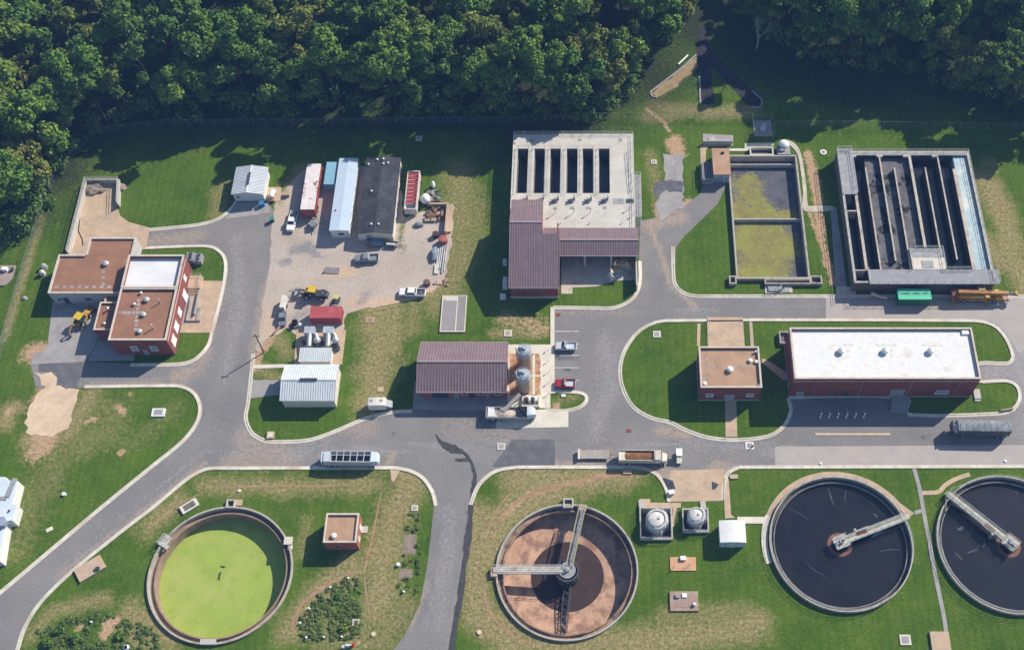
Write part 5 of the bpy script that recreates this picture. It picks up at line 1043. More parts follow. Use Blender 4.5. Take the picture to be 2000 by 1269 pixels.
b = MB(); b.box(c[0] - 2.6, c[0] + .3, c[1] - .8, c[1] + .9, .2, .5).box(c[0] + .4, c[0] + 2.2, c[1] - .9, c[1] + .8, .19, .3); b.build('platform', STEEL, t); b = MB(); b.rail([(c[0] - 2.5, c[1] - .7, .5), (c[0] + .2, c[1] - .7, .5), (c[0] + .2, c[1] + .8, .5)], 1.0, 0, .045, 1.3); b.build('railing', RAILM, t)
b = MB(); b.cyl(c[0] + .9, c[1] + .1, .3, 1.5, .1, .1, 8).ring(c[0] + .9, c[1] + .1, .32, .4, 1.4, 1.48, 16); b.build('handwheel', METAL_D, t)
# fenced pad beyond the basin
q = R4([(735, 112), (850, 112), (850, 205), (737, 212)], .2, 'D')
t = thing('fenced_pad', 'square chain-link pen round a concrete pad with a small machine', 'pen', ((q[0] + q[1]) / 2, (q[2] + q[3]) / 2, 0), world=True)
b = MB(); b.box(q[0], q[1], q[2], q[3], -.1, .15); b.build('slab', CONC_GREY, t)
FENCE = None
def M_fence():
    m, nt, b = _nodes('chain_link'); b.inputs['Base Color'].default_value = (.26, .30, .29, 1); b.inputs['Roughness'].default_value = .6
    tr = nt.nodes.new('ShaderNodeBsdfTransparent'); mx = nt.nodes.new('ShaderNodeMixShader'); mx.inputs[0].default_value = .12
    nt.links.new(tr.outputs[0], mx.inputs[1]); nt.links.new(b.outputs[0], mx.inputs[2]); nt.links.new(mx.outputs[0], nt.nodes['Material Output'].inputs['Surface']); return m
LINK = M_fence()
def fence(name, label, pts, h=2.0, step=3.0, closed=False, postr=.045):
    c = Vector((*pts[0], 0)); root = thing(name, label, 'fence', (pts[0][0], pts[0][1], 0), world=True)
    P_ = list(pts) + ([pts[0]] if closed else []); m = MB(); rl = MB()
    for a, b_ in zip(P_[:-1], P_[1:]):
        m.face([(a[0], a[1], .05), (b_[0], b_[1], .05), (b_[0], b_[1], h), (a[0], a[1], h)]); rl.tube((a[0], a[1], h), (b_[0], b_[1], h), .022, None, 5)
        L = math.hypot(b_[0] - a[0], b_[1] - a[1]); n = max(1, int(round(L / step)))
        for k in range(n):
            p = MB(); u = k / n; X = a[0] + (b_[0] - a[0]) * u; Y = a[1] + (b_[1] - a[1]) * u; p.cyl(X, Y, -.1, h + .08, postr, postr, 6); p.build('post', STEEL, root)
    m.build('chain_link', LINK, root); rl.build('top_rail', STEEL, root); return root
c = g('D', 795, 165, .5); b = MB(); b.box(c[0] - .7, c[0] + .5, c[1] - .8, c[1] + .3, .15, 1.1).cyl(c[0] + .2, c[1] + .3, .15, 1.7, .4, .3, 12); b.build('machine', METAL, t)
e = .25; fence('pen_fence', 'chain-link fence panels closing the small concrete pen', [(q[0] - e, q[2] - e), (q[1] + e, q[2] - e), (q[1] + e, q[3] + e), (q[0] - e, q[3] + e)], 2.0, 2.2, True)

# ================================================================= aeration tank
x0, x1, y0, y1 = AER; H = 3.6; ZB = -1.2
root = thing('aeration_tank', 'big rectangular aeration tank with dark channels and one turquoise channel', 'tank', ((x0 + x1) / 2, (y0 + y1) / 2, 0), world=True)
def ex(x, y, h=H): return g('E', x, y, h)
b = MB(); b.frame(x0, x1, y0, y1, .45, ZB, H - .2, 1); b.frame(x0 - .01, x1 + .01, y0 - .01, y1 + .01, .47, H - .2, H); b.build('outer_wall', [CONC_W, CONC_DK], root)  # dark lower body combines stain with the south face's shade in its colour
yN = y1 - 1.2; yS = ex(700, 893)[1]
b = MB(); b.box(x0 + .46, x1 - .46, y0 + .46, y1 - .46, ZB, ZB + .1); b.build('floor', CONC_DK, root)
# mean east-west position of each dividing wall
def wx(xt, yt, xb, yb): return (ex(xt, yt)[0] + ex(xb, yb)[0]) / 2
walls = [(wx(240, 410, 312, 880), .62, ex(0, 400)[1], yS), (wx(307, 225, 398, 880), .32, ex(0, 222)[1], yS), (wx(395, 165, 498, 820), .32, yN, ex(0, 830)[1]), (wx(497, 220, 592, 880), .32, ex(0, 222)[1], yS), (wx(592, 150, 690, 745), .62, yN, ex(0, 745)[1]), (wx(695, 220, 785, 750), .32, ex(0, 222)[1], ex(0, 750)[1]), (wx(778, 165, 897, 820), .32, yN, ex(0, 822)[1]), (wx(885, 235, 1008, 880), .8, ex(0, 232)[1], yS)]
CONC_DKK = M('wet_concrete', (.060, .052, .050), .85, .3, .5, (.11, .095, .085), .5, (.5, .72))
dw = M('channel_wall', (.50, .44, .36), .92, .18, .6, (.30, .25, .21), .5, (.5, .7))
for xc, w, ya, yb in walls: b = MB(); b.box(xc - w / 2, xc + w / 2, yb, ya, ZB + .1, H - .3, 1); b.box(xc - w / 2 - .01, xc + w / 2 + .01, yb - .01, ya + .01, H - .3, H - .05); b.build('dividing_wall', [dw, CONC_DKK], root)
xE = walls[7][0] + .41
b = MB(); b.box(x0 + .47, walls[0][0] - .43, y0 + .47, yN, ZB + .1, .7); b.box(walls[0][0] + .43, walls[1][0] - .22, yS, yN, ZB + .1, .5); b.box(walls[4][0] + .41, walls[7][0] - .41, yS, yN, ZB + .1, 1.2); b.build('channel_water', WATER_D, root)
SL = M('drying_sludge', (.130, .126, .134), .9, .3, .5, (.016, .016, .02), .22, (.55, .6), (.20, .195, .195), bump=.5)
b = MB(); b.box(walls[1][0] + .22, walls[4][0] - .41, yS, yN, ZB + .1, 2.4); b.build('sludge', SL, root)
TURQ = M('turquoise_lining', (.34, .46, .49), .45, .1, .3, (.60, .63, .60), .22, (.42, .7), (.27, .40, .44))
b = MB(); b.box(xE, x1 - .47, y0 + .47, yN, ZB + .1, 3.0); b.build('turquoise_water', TURQ, root)
# decks
pa = ex(145, 120)[0]; pb = ex(236, 260)[0]
b = MB(); b.box(x0 - .0, walls[0][0] + .3, ex(0, 402)[1], y1 + .6, H + .01, H + .22); dk = b.build('north_deck', STEEL, root)
b = MB(); b.box(ex(320, 930)[0], x1 + .9, y0 - .5, yS, H + .01, H + .24); dk2 = b.build('south_deck', M('deck_grating', (.30, .30, .315), .8, .12, 1.2, (.24, .24, .25), .6, (.5, .7)), root)
k0, k1, k2, k3 = R4([(592, 752), (805, 752), (822, 905), (605, 905)], H + .3, 'E'); km = ex(700, 812, H + .3)[1]
b = MB(); b.box(k0, k1, km, k3, H + .02, H + .32); b.build('grated_platform', STEEL, root); b = MB(); b.box(k0 + .1, k1 + .2, yS + .01, km - .01, H + .02, H + .3); cp = b.build('control_pad', CONC_PALE, root)
c = ex(708, 855, H + .4); b = MB(); b.box(c[0] - 1.3, c[0] + 1.3, c[1] - 1.0, c[1] + 1.0, H + .3, H + .36); b.build('pad_hatch', STEEL, cp)
b = MB(); b.box(x0 + .46, x1 - .46, yN, y1 - .46, H - .35, H - .05)
for u in (.1, .3, .5, .72): b.box(x0 + (x1 - x0) * u, x0 + (x1 - x0) * u + 1.4, yN - .5, yN, H - .6, H)
b.build('head_channel', CONC_W, root)
b = MB(); b.rail([(x0 + .1, ex(0, 402)[1], H + .22), (x0 + .1, y1 + .5, H + .22), (walls[0][0] + .2, y1 + .5, H + .22), (walls[0][0] + .2, ex(0, 402)[1], H + .22)], 1.05, 0, .045, 2.0); b.build('railing', RAILM, dk)
b = MB(); b.rail([(ex(320, 930)[0], yS, H + .24), (ex(320, 930)[0], y0 - .4, H + .24), (x1 + .8, y0 - .4, H + .24), (x1 + .8, yS, H + .24)], 1.05, 0, .045, 2.0).rail([(k0, yS, H + .3), (k0, k3, H + .3), (k1, k3, H + .3), (k1, yS, H + .3)], 1.05, 0, .045, 1.8).rail([(k1 + .1, yS + .05, H + .24), (walls[7][0], yS + .05, H + .24)], 1.05, 0, .045, 1.8); b.build('railing', RAILM, dk2)
b = MB(); b.rail([(x0 + .2, y1 - .2, H), (x1 - .2, y1 - .2, H), (x1 - .2, y0 + .3, H)], 1.05, 0, .045, 2.4).rail([(x0 + .2, y0 + .2, H), (x0 + .2, ex(0, 402)[1], H)], 1.05, 0, .045, 2.4); b.build('railing', RAILM, root)
c0 = ex(328, 990, .4); b = MB(); pts = [(c0[0] + 3.5 * u, y0 - 1.0 - .9 * math.sin(u * 1.6), .9 - .55 * u) for u in (0, .25, .5, .75, 1)]; b.path(pts, .4, 12); b.build('outfall_pipe', CONC_PALE, root)
b = MB(); b.box(ex(180, 505)[0], walls[0][0] - .43, ex(0, 505)[1] - .15, ex(0, 505)[1] + .15, ZB, H - .1); b.box(x0 + .46, walls[0][0] - .3, ex(0, 893)[1] - .12, ex(0, 893)[1] + .12, ZB, H - .02); b.build('weir_wall', dw, root)

# ================================================================= vent pits with domed blowers
for i, (q, cx_, cy_, rr, lb) in enumerate(((VP1, 250, 437, 2.15, 'larger open pit with a fat white-domed drum, next to the empty clarifier'), (VP2, 550, 408, 1.75, 'smaller open pit with a white drum, nearer the white cabin'))):
    x0, x1, y0, y1 = q; t = thing('drum_pit', lb, 'pit', ((x0 + x1) / 2, (y0 + y1) / 2, 0), world=True)
    b = MB(); b.frame(x0, x1, y0, y1, .28, -2.6, .7); b.build('pit_wall', CONC_W, t); b = MB(); b.box(x0 + .2, x1 - .2, y0 + .2, y1 - .2, -2.7, -2.5); b.build('pit_floor', CONC_DK, t)
    X = (x0 + x1) / 2 + (.1 if i == 0 else .05); Y = (y0 + y1) / 2 + (.1, .3)[i]; ht = 2.9
    b = MB(); b.cyl(X, Y, -2.5, ht - .7, rr, rr, 32); dr = b.build('drum', M('pale_blue_drum', (.48, .54, .60), .5, .1, .8), t)
    b = MB(); b.lathe(X, Y, [(rr * 1.04, ht - .7), (rr * 1.04, ht - .5), (rr * .92, ht - .2), (rr * .5, ht + .15), (.02, ht + .2)], 32); b.build('dome', M('dome_white', (.66, .64, .60), .7, .14, 1.2, (.42, .40, .37), 1.0, (.5, .7)), dr)
    b = MB(); b.ring(X, Y, rr * .72, rr * .82, ht - .02, ht + .16, 28); b.lump(X + .3, Y - .1, ht + .15, .32, .3, .22, 0, i, .2, 8, 5); b.build('dome_fittings', STEEL, dr)
    b = MB(); b.rail([(X + rr * 1.0 * math.cos(k * PI / 12), Y + rr * 1.0 * math.sin(k * PI / 12), ht - .5) for k in range(-7, 5)], .8, 0, .04, 1.5); b.bar((X + rr + .12, Y - .4, -2.4), (X + rr + .12, Y - .4, ht), .1).bar((X + rr + .12, Y - .9, -2.4), (X + rr + .12, Y - .9, ht), .1); b.build('ladder_rail', WHITE, dr)
    b = MB(); b.tube((X + rr * .4, Y - rr - .1, ht - 1.2), (X + rr * .5, Y - rr - .25, -2.4), .22, None, 10).tube((X + rr * .5, Y - rr - .25, -1.2), (X - rr * .4, Y - rr - .35, -1.6), .2, None, 10); b.build('pipe', METAL, dr)
    b = MB(); sx = x0 - .1 if i == 0 else x1 - 1.5
    for k in range(5): b.box(sx, sx + 1.1, y1 + .02 + k * .35, y1 + .37 + k * .35, -.1, .15 + .12 * (4 - k))
    b.build('steps', CONC_W, t); b = MB(); b.rail([(x0 + .14, y1 - .1, .7), (x0 + .14, y0 + .1, .7), (x1 - .14, y0 + .1, .7), (x1 - .14, y1 - .1, .7)], 1.0, 0, .04, 1.6); b.build('railing', RAILM, t)
# white cabin
x0, x1, y0, y1 = R4([(732, 458), (935, 458), (940, 625), (738, 632)], 3.0, 'M')
t = thing('equipment_cabin', 'white cabin with gently arched roof on the lawn between drum pits and clarifier', 'cabin', ((x0 + x1) / 2, (y0 + y1) / 2, 0), world=True)
b = MB(); b.box(x0 + .12, x1 - .12, y0 + .12, y1 - .12, -.1, 2.85); b.build('wall', M('pale_blue_wall', (.48, .56, .66), .7, .1, .8), t)
b = MB(); n = 9; vs = []
for yy in (y0, y1):
    for k in range(n + 1): vs.append((x0 + (x1 - x0) * k / n, yy, 2.9 + .28 * math.sin(PI * k / n)))
    for k in range(n + 1): vs.append((x0 + (x1 - x0) * k / n, yy, 2.8))
m_ = 2 * (n + 1); fs = []
for k in range(n): fs += [(k, k + 1, m_ + k + 1, m_ + k), (n + 1 + k + 1, n + 1 + k, m_ + n + 1 + k, m_ + n + 1 + k + 1), (k, n + 1 + k, n + 2 + k, k + 1), (m_ + k + 1, m_ + n + 2 + k, m_ + n + 1 + k, m_ + k)]
fs += [(0, m_, m_ + n + 1, n + 1), (n, 2 * n + 1, m_ + 2 * n + 1, m_ + n)]
b.add(vs, fs); b.build('roof', ROOF_WH, t); door(t, 's', (x0 + x1) / 2, y0 + .12, 1.0, 2.1, DOORW); window(t, 's', x0 + 1.2, y0 + .12, 1.3, .8, .7, WHITE)
# ================================================================= silos
SILO = M('tan_silo', (.36, .285, .205), .6, .1, .7, (.40, .34, .26), .5, (.5, .75), spec=.35); DOMEB = M('silo_dome', (.36, .40, .44), .55, .15, 1.0, (.26, .29, .32), .8, (.5, .7), spec=.3)
for i, (cx_, cy_, ht, lb) in enumerate(((1282, 232, 6.6, 'tan silo with silver cap at the north end of the rust-stained slab'), (1272, 478, 6.4, 'tan silo with silver cap nearest the black tank rack'))):
    X, Y = g('G', cx_, cy_, ht); r = 1.5; t = thing('silo', lb.replace('nearest', 'next to'), 'silo', (X, Y, 0), world=True)
    b = MB(); b.cyl(X, Y, .9, ht - .3, r, r, 32); sh = b.build('shell', SILO, t)
    b = MB(); b.lathe(X, Y, [(r + .02, ht - 1.2), (r + .05, ht - .3), (r * .8, ht + .1), (.35, ht + .5), (.02, ht + .52)], 32); b.build('cap', DOMEB, t)
    b = MB(); b.cyl(X + .2, Y + .1, ht + .4, ht + .95, .32, .32, 12); b.build('filter_can', METAL, t); b = MB(); b.box(X - .9, X - .2, Y + .2, Y + .8, ht + .1, ht + .8); b.build('dust_collector', METAL, t); b = MB(); b.cyl(X - .4, Y - .7, ht + .1, ht + .6, .15, .15, 8); b.build('relief_valve', METAL, t)
    b = MB(); b.rail([(X + (r - .05) * math.cos(k * PI / 8), Y + (r - .05) * math.sin(k * PI / 8), ht - .25) for k in range(17)], 1.0, 0, .035, 1.2); b.build('railing', METAL, t)
    b = MB(); b.lathe(X, Y, [(.3, .3), (r, .95)], 24)
    for k in range(4): b.bar((X + r * .9 * math.cos(k * PI / 2 + .7), Y + r * .9 * math.sin(k * PI / 2 + .7), .0), (X + r * .9 * math.cos(k * PI / 2 + .7), Y + r * .9 * math.sin(k * PI / 2 + .7), 1.2), .22)
    b.build('legs_cone', STEEL, t)
    b = MB(); b.bar((X - r - .15, Y - .3, 0), (X - r - .15, Y - .3, ht), .08).bar((X - r - .15, Y + .2, 0), (X - r - .15, Y + .2, ht), .08).tube((X - r - .3, Y + .7, .2), (X - r - .25, Y + .6, ht + .2), .1, None, 8); b.build('ladder', STEEL, t)
q = R4([(1262, 712), (1442, 712), (1442, 810), (1262, 812)], .5, 'G')
t = thing('tank_rack', 'low walled rack of black drums on the concrete south of the silos', 'rack', ((q[0] + q[1]) / 2, (q[2] + q[3]) / 2, 0), world=True)
b = MB(); b.frame(q[0], q[1], q[2], q[3], .25, -.1, .8).box(q[0], q[1], q[2], q[3], -.1, .14); b.build('kerb_wall', CONC_PALE, t)
for k in range(4):
    X = q[0] + .95 + k * (q[1] - q[0] - 1.8) / 3; b = MB(); b.cyl(X, (q[2] + q[3]) / 2 + .3, .14, 1.5, .42, .42, 14).cyl(X, (q[2] + q[3]) / 2 + .3, 1.5, 1.62, .2, .2, 8); b.build('drum', METAL_D if k % 2 == 0 else WHITE, t)
# ================================================================= vehicles (built along local +x = forward)
REDP = M('red_paint', (.36, .018, .022), .4, .1, 1.0, spec=.5); REDC = M('red_container_paint', (.40, .085, .09), .65, .1, .7, (.46, .13, .13), .4, (.5, .75)); REDD = M('weathered_red', (.36, .07, .05), .7, .2, .8, (.45, .20, .15), .8, (.5, .7))
RUSTW = M('rusty_white_roof', (.70, .64, .62), .75, .08, .8, (.26, .07, .055), .38, (.54, .62)); SILVER = M('silver_paint', (.60, .62, .64), .4, .05, 1.0, metal=.2, spec=.5)
GREYP = M('grey_paint', (.20, .215, .235), .5, .15, 1.0, spec=.4); YEL = M('yellow_paint', (.62, .42, .03), .55, .12, 1.0, (.40, .24, .05), .9, (.55, .75), spec=.4); ORANGE = M('crane_yellow', (.56, .30, .04), .6, .15, .9, (.33, .15, .06), .7, (.5, .72), spec=.35); YEL_G = M('pale_yellow_paint', (.58, .50, .16), .6, .12, 1.0)
GREENC = M('sea_green_paint', (.095, .52, .32), .6, .06, .5, (.13, .57, .37), .3, (.5, .8)); TEAL = M('teal_windscreen', (.12, .24, .24), .25, .1, 1.0, spec=.5); BLUEC = M('light_blue_paint', (.25, .46, .58), .6, .08, .7, (.20, .39, .5), .5, (.5, .75)); CAMPER = M('cream_fibreglass', (.76, .72, .61), .5, .05, .8)
LAMP = M('headlight_glass', (.75, .75, .7), .2, .02, 1.0, spec=.6); LAMPR = M('tail_light', (.45, .02, .02), .3, .02, 1.0, spec=.5); TARP = M('blue_grey_tarp', (.18, .22, .27), .7, .25, 1.0, bump=.8)
def wheels(root, xs, tr, r=.36, w=.26, lift=0):
    for x in xs:
        for s in (-1, 1):
            b = MB(); b.tube((x, s * (tr - w), r + lift), (x, s * tr, r + lift), r, None, 18); o = b.build('wheel', BLACK, root)
            b = MB(); b.tube((x, s * (tr - .02), r + lift), (x, s * (tr + .015), r + lift), r * .58, None, 14); b.build('rim', METAL, o)
def loft(m, secs, mi=0):
    """closed box loft: secs = [(x, halfwidth bottom, halfwidth top, z bottom, z top)]"""
    v = []; f = []
    for x, wb, wt, zb, zt in secs: v += [(x, -wb, zb), (x, wb, zb), (x, wt, zt), (x, -wt, zt)]
    n = len(secs)
    for i in range(n - 1):
        for k in range(4): f.append((i * 4 + k, i * 4 + (k + 1) % 4, (i + 1) * 4 + (k + 1) % 4, (i + 1) * 4 + k))
    f += [(3, 2, 1, 0), tuple((n - 1) * 4 + k for k in range(4))]
    if secs[-1][0] > secs[0][0]: f = [q[::-1] for q in f]
    return m.add(v, f, mi)
def pickup(label, loc, rz, paint, bedmat=None, glass=None, L=5.4, group=None, load=None):
    t = thing('pickup_truck', label, 'pickup truck', loc, rz, group); h = L / 2; W = .92
    b = MB(); loft(b, [(h, W * .82, W * .75, .5, .85), (h - .12, W * .95, W * .9, .42, 1.0), (h - 1.35, W, W * .95, .42, 1.12), (h - 1.4, W, W, .42, 1.12), (-h + 2.0, W, W, .42, 1.12), (-h + 1.98, W, W, .42, .7), (-h + .1, W, W, .45, .7), (-h, W * .95, W * .95, .5, .68)]); body = b.build('body', paint, t)
    b = MB(); loft(b, [(h - 1.45, W * .95, W * .9, 1.1, 1.13), (h - 2.05, W * .93, W * .76, 1.1, 1.72), (-h + 2.35, W * .93, W * .78, 1.1, 1.74), (-h + 2.05, W * .95, W * .86, 1.1, 1.15)]); b.build('cab', paint, t)
    gm = glass or GLASS; b = MB()
    b.add([(h - 1.49, -.72, 1.17), (h - 1.49, .72, 1.17), (h - 2.0, .62, 1.70), (h - 2.0, -.62, 1.70)], [(0, 1, 2, 3)]); b.v = [(x + .025, y, z + .02) for x, y, z in b.v]; b.build('windscreen', gm, t)
    b = MB(); b.add([(-h + 2.08, .70, 1.2), (-h + 2.08, -.70, 1.2), (-h + 2.30, -.64, 1.68), (-h + 2.30, .64, 1.68)], [(0, 1, 2, 3)]); b.v = [(x - .03, y, z + .01) for x, y, z in b.v]; b.build('rear_window', gm, t)
    for s in (-1, 1):
        b = MB(); q = [(h - 1.75, s * .872, 1.2), (h - 2.15, s * .745, 1.64), (-h + 2.45, s * .755, 1.66), (-h + 2.3, s * .872, 1.2)]; b.add([(x, y + s * .02, z) for x, y, z in q], [(0, 1, 2, 3) if s < 0 else (3, 2, 1, 0)]); b.build('side_window', gm, t)
        b = MB(); b.box(h - .1, h + .01, s * .62 - .16, s * .62 + .16, .72, .86); b.build('headlight', LAMP, t)
        b = MB(); b.box(-h - .02, -h + .04, s * .82 - .07, s * .82 + .07, .7, .95); b.build('tail_light', LAMPR, t)
        b = MB(); b.box(h - 1.75, h - 1.6, s * 1.0 - .1, s * 1.0 + .1, 1.15, 1.3); b.build('mirror', paint, t)
    b = MB(); b.box(-h, -h + 1.98, -W, -W + .08, .7, 1.1).box(-h, -h + 1.98, W - .08, W, .7, 1.1).box(-h, -h + .07, -W + .08, W - .08, .7, 1.1); bw = b.build('bed_side', paint, t)
    b = MB(); b.box(-h + .08, -h + 1.96, -W + .09, W - .09, .7, .73); b.build('bed_floor', bedmat or METAL_D, bw)
    b = MB(); b.box(h - .02, h + .08, -.85, .85, .42, .6).box(-h - .1, -h, -.85, .85, .42, .58); b.build('bumper', METAL, t)
    wheels(t, (h - .95, -h + 1.1), .90); 
    if load == 'ring': b = MB(); b.lathe(-h + .7, 0, [(.42, .78), (.5, .86), (.42, .94), (.3, .86)], 16, 0, True); b.build('spare_wheel', STEEL, t)
    if load == 'gear': b = MB(); b.box(-h + .2, -h + 1.0, -.6, .5, .73, 1.15).box(-h + 1.1, -h + 1.7, -.3, .7, .73, 1.0).tube((-h, .6, 1.3), (h - 2.2, .5, 1.8), .04, None, 6); b.build('tools', STEEL, t)
    return t
def at(view, x, y, h=.6): c = g(view, x, y, h); return (c[0], c[1], .055)
def px(x, y, h=.6, z=.055): c = G(x, y, h); return (c[0], c[1], z)
pickup('white pickup with dark equipment in its bed, facing south in the gravel yard', at('B', 505, 510), R(-94), WHITE, METAL_D, None, 5.6, None, 'gear')
pickup('white pickup with a spare wheel in its dark bed, south yard edge', at('B', 1286, 970, .9), R(178), WHITE, METAL_D, None, 5.9, None, 'ring')
pickup('grey pickup parked in the middle of the gravel yard', at('B', 990, 752), R(183), GREYP, GREYP, GLASS_P, 5.4)
pickup('silver pickup in the parking bays beside the cream slab', px(1105, 675.5, .8, .03), R(180), SILVER, SILVER, GLASS, 4.6)
pickup('red pickup with teal windscreen and pale bed in the parking bays', px(1104, 748.5, .8, .03), R(180), REDP, SILVER, TEAL, 4.3)

def box_unit(name, label, cat, rc, h, top, wall, ribs=None, z=.06, doors=None, doorm=None, skid=.12, group=None, ribm=None):
    """container or box body with roof panel, side walls, corner posts"""
    x0, x1, y0, y1 = rc; t = thing(name, label, cat, ((x0 + x1) / 2, (y0 + y1) / 2, z), 0, group, world=True)
    b = MB(); b.box(x0 + .05, x1 - .05, y0 + .05, y1 - .05, z + skid, h - .06)
    n = int((x1 - x0) / .35)
    for i in range(n): u = x0 + .2 + i * .35; b.box(u, u + .16, y0 + .01, y0 + .05, z + skid + .1, h - .16)
    n = int((y1 - y0) / .35)
    for i in range(n): u = y0 + .2 + i * .35; b.box(x1 - .05, x1 - .01, u, u + .16, z + skid + .1, h - .16).box(x0 + .01, x0 + .05, u, u + .16, z + skid + .1, h - .16)
    b.build('wall', wall, t)
    b = MB(); b.box(x0, x1, y0, y1, h - .06, h)
    if ribs:
        n = int(((x1 - x0) if ribs == 'x' else (y1 - y0)) / .45)
        for i in range(n):
            if ribs == 'x': u = x0 + .2 + i * .45; b.box(u, u + .2, y0 + .1, y1 - .1, h, h + .035)
            else: u = y0 + .2 + i * .45; b.box(x0 + .1, x1 - .1, u, u + .2, h, h + .035)
    b.build('roof', top, t)
    b = MB()
    for x in (x0, x1 - .14):
        for y in (y0, y1 - .14): b.box(x - .01, x + .15, y - .01, y + .15, z, h + .012)
    b.build('corner_post', ribm or wall, t)
    if doors == 's':
        for s in (0, 1):
            w = (x1 - x0) / 2; b = MB(); b.box(x0 + .18 + s * (w - .16), x0 + w - .02 + s * (w - .16), y0 - .05, y0 + .02, z + .25, h - .2); d_ = b.build('door', doorm or wall, t)
            b = MB(); b.tube((x0 + w - .25 + s * .5, y0 - .09, z + .3), (x0 + w - .25 + s * .5, y0 - .09, h - .3), .03, None, 6); b.build('lock_rod', METAL, d_)
    return t
rc = R4([(625, 1060), (815, 1064), (831, 1140), (615, 1138)], 2.6, 'B'); box_unit('shipping_container', 'red shipping container beside the silver blower unit', 'container', rc, 2.6, REDC, REDC, 'x')
rc = R4([(512, 1014), (728, 1014), (731, 1083), (515, 1085)], 2.6, 'E'); gc = box_unit('green_container', 'sea-green container on the road by the aeration tank', 'container', rc, 2.6, GREENC, M('dark_green_paint', (.04, .22, .13), .6), None, .04)
b = MB(); ym = (rc[2] + rc[3]) / 2
for u, w in ((.15, .5), (.26, .7), (.34, .25), (.55, .8), (.62, .3), (.83, .5)): xx = rc[0] + (rc[1] - rc[0]) * u; b.lump(xx, ym + .1, 2.6, w, .12, .02, 0, int(u * 100), .3, 8, 4)
b.build('rust_stain', M('rust_patch', (.14, .17, .08), .9, .3, 2.0), gc)
rc = R4([(725, 122), (800, 122), (782, 268), (712, 266)], 2.5, 'B'); box_unit('blue_container', 'light blue steel container against the long pale blue trailer', 'container', rc, 2.5, BLUEC, BLUEC, 'y')
rc = R4([(603, 132), (686, 134), (645, 440), (562, 436)], 3.3, 'B')
rc = (rc[0] - .15, rc[1] + .15, rc[2], rc[3]); t = box_unit('box_trailer', 'weathered red box trailer with rust-streaked white roof', 'trailer', (rc[0], rc[1], rc[2] + .3, rc[3]), 3.3, RUSTW, REDD, None, .06, 's', REDD, 1.0)
b = MB()
for yy in (rc[2] + 2.0, rc[2] + 3.2):
    for s in (rc[0] + .3, rc[1] - .3): b.tube((s - .22, yy, .55), (s + .22, yy, .55), .5, None, 16)
b.build('wheel', BLACK, t); b = MB(); b.bar(((rc[0] + rc[1]) / 2, rc[2] + .2, .9), ((rc[0] + rc[1]) / 2 + .3, rc[2] - 1.2, .7), .2, .2); b.build('drawbar', METAL_D, t)
# red-and-white rack trailer
x0, x1, y0, y1 = R4([(1248, 178), (1325, 178), (1325, 428), (1240, 428)], 2.6, 'B'); t = thing('rack_trailer', 'open white frame trailer with red cross panels', 'trailer', ((x0 + x1) / 2, (y0 + y1) / 2, .06), world=True)
b = MB(); b.frame(x0, x1, y0, y1, .22, .5, 2.6); b.build('frame', M('dirty_white_paint', (.62, .56, .52), .7, .12, 1.0, (.4, .3, .26), .8, (.5, .7)), t)
b = MB(); b.box(x0 + .23, x1 - .23, y0 + .23, y1 - .23, .9, 1.9); b.build('load_bed', WHITE, t)
n = 8; yb = y0 + 1.6
for k in range(n): b = MB(); u = yb + (y1 - .5 - yb) * (k + .5) / n; b.box(x0 + .24, x1 - .24, u - .33, u + .33, 2.35, 2.52); b.build('cross_panel', M('red_panel', (.36, .04, .045), .6, .15, 1.0), t)
b = MB(); b.box(x0 + .5, x1 - .6, y0 + .5, y0 + 1.0, 1.9, 2.45); b.build('tool_slot', METAL_D, t)
for yy in (y0 + 1.5, y1 - 2.0):
    for s in (x0, x1): b = MB(); b.tube((s - .2, yy, .48), (s + .2, yy, .48), .45, None, 16); b.build('wheel', BLACK, t)
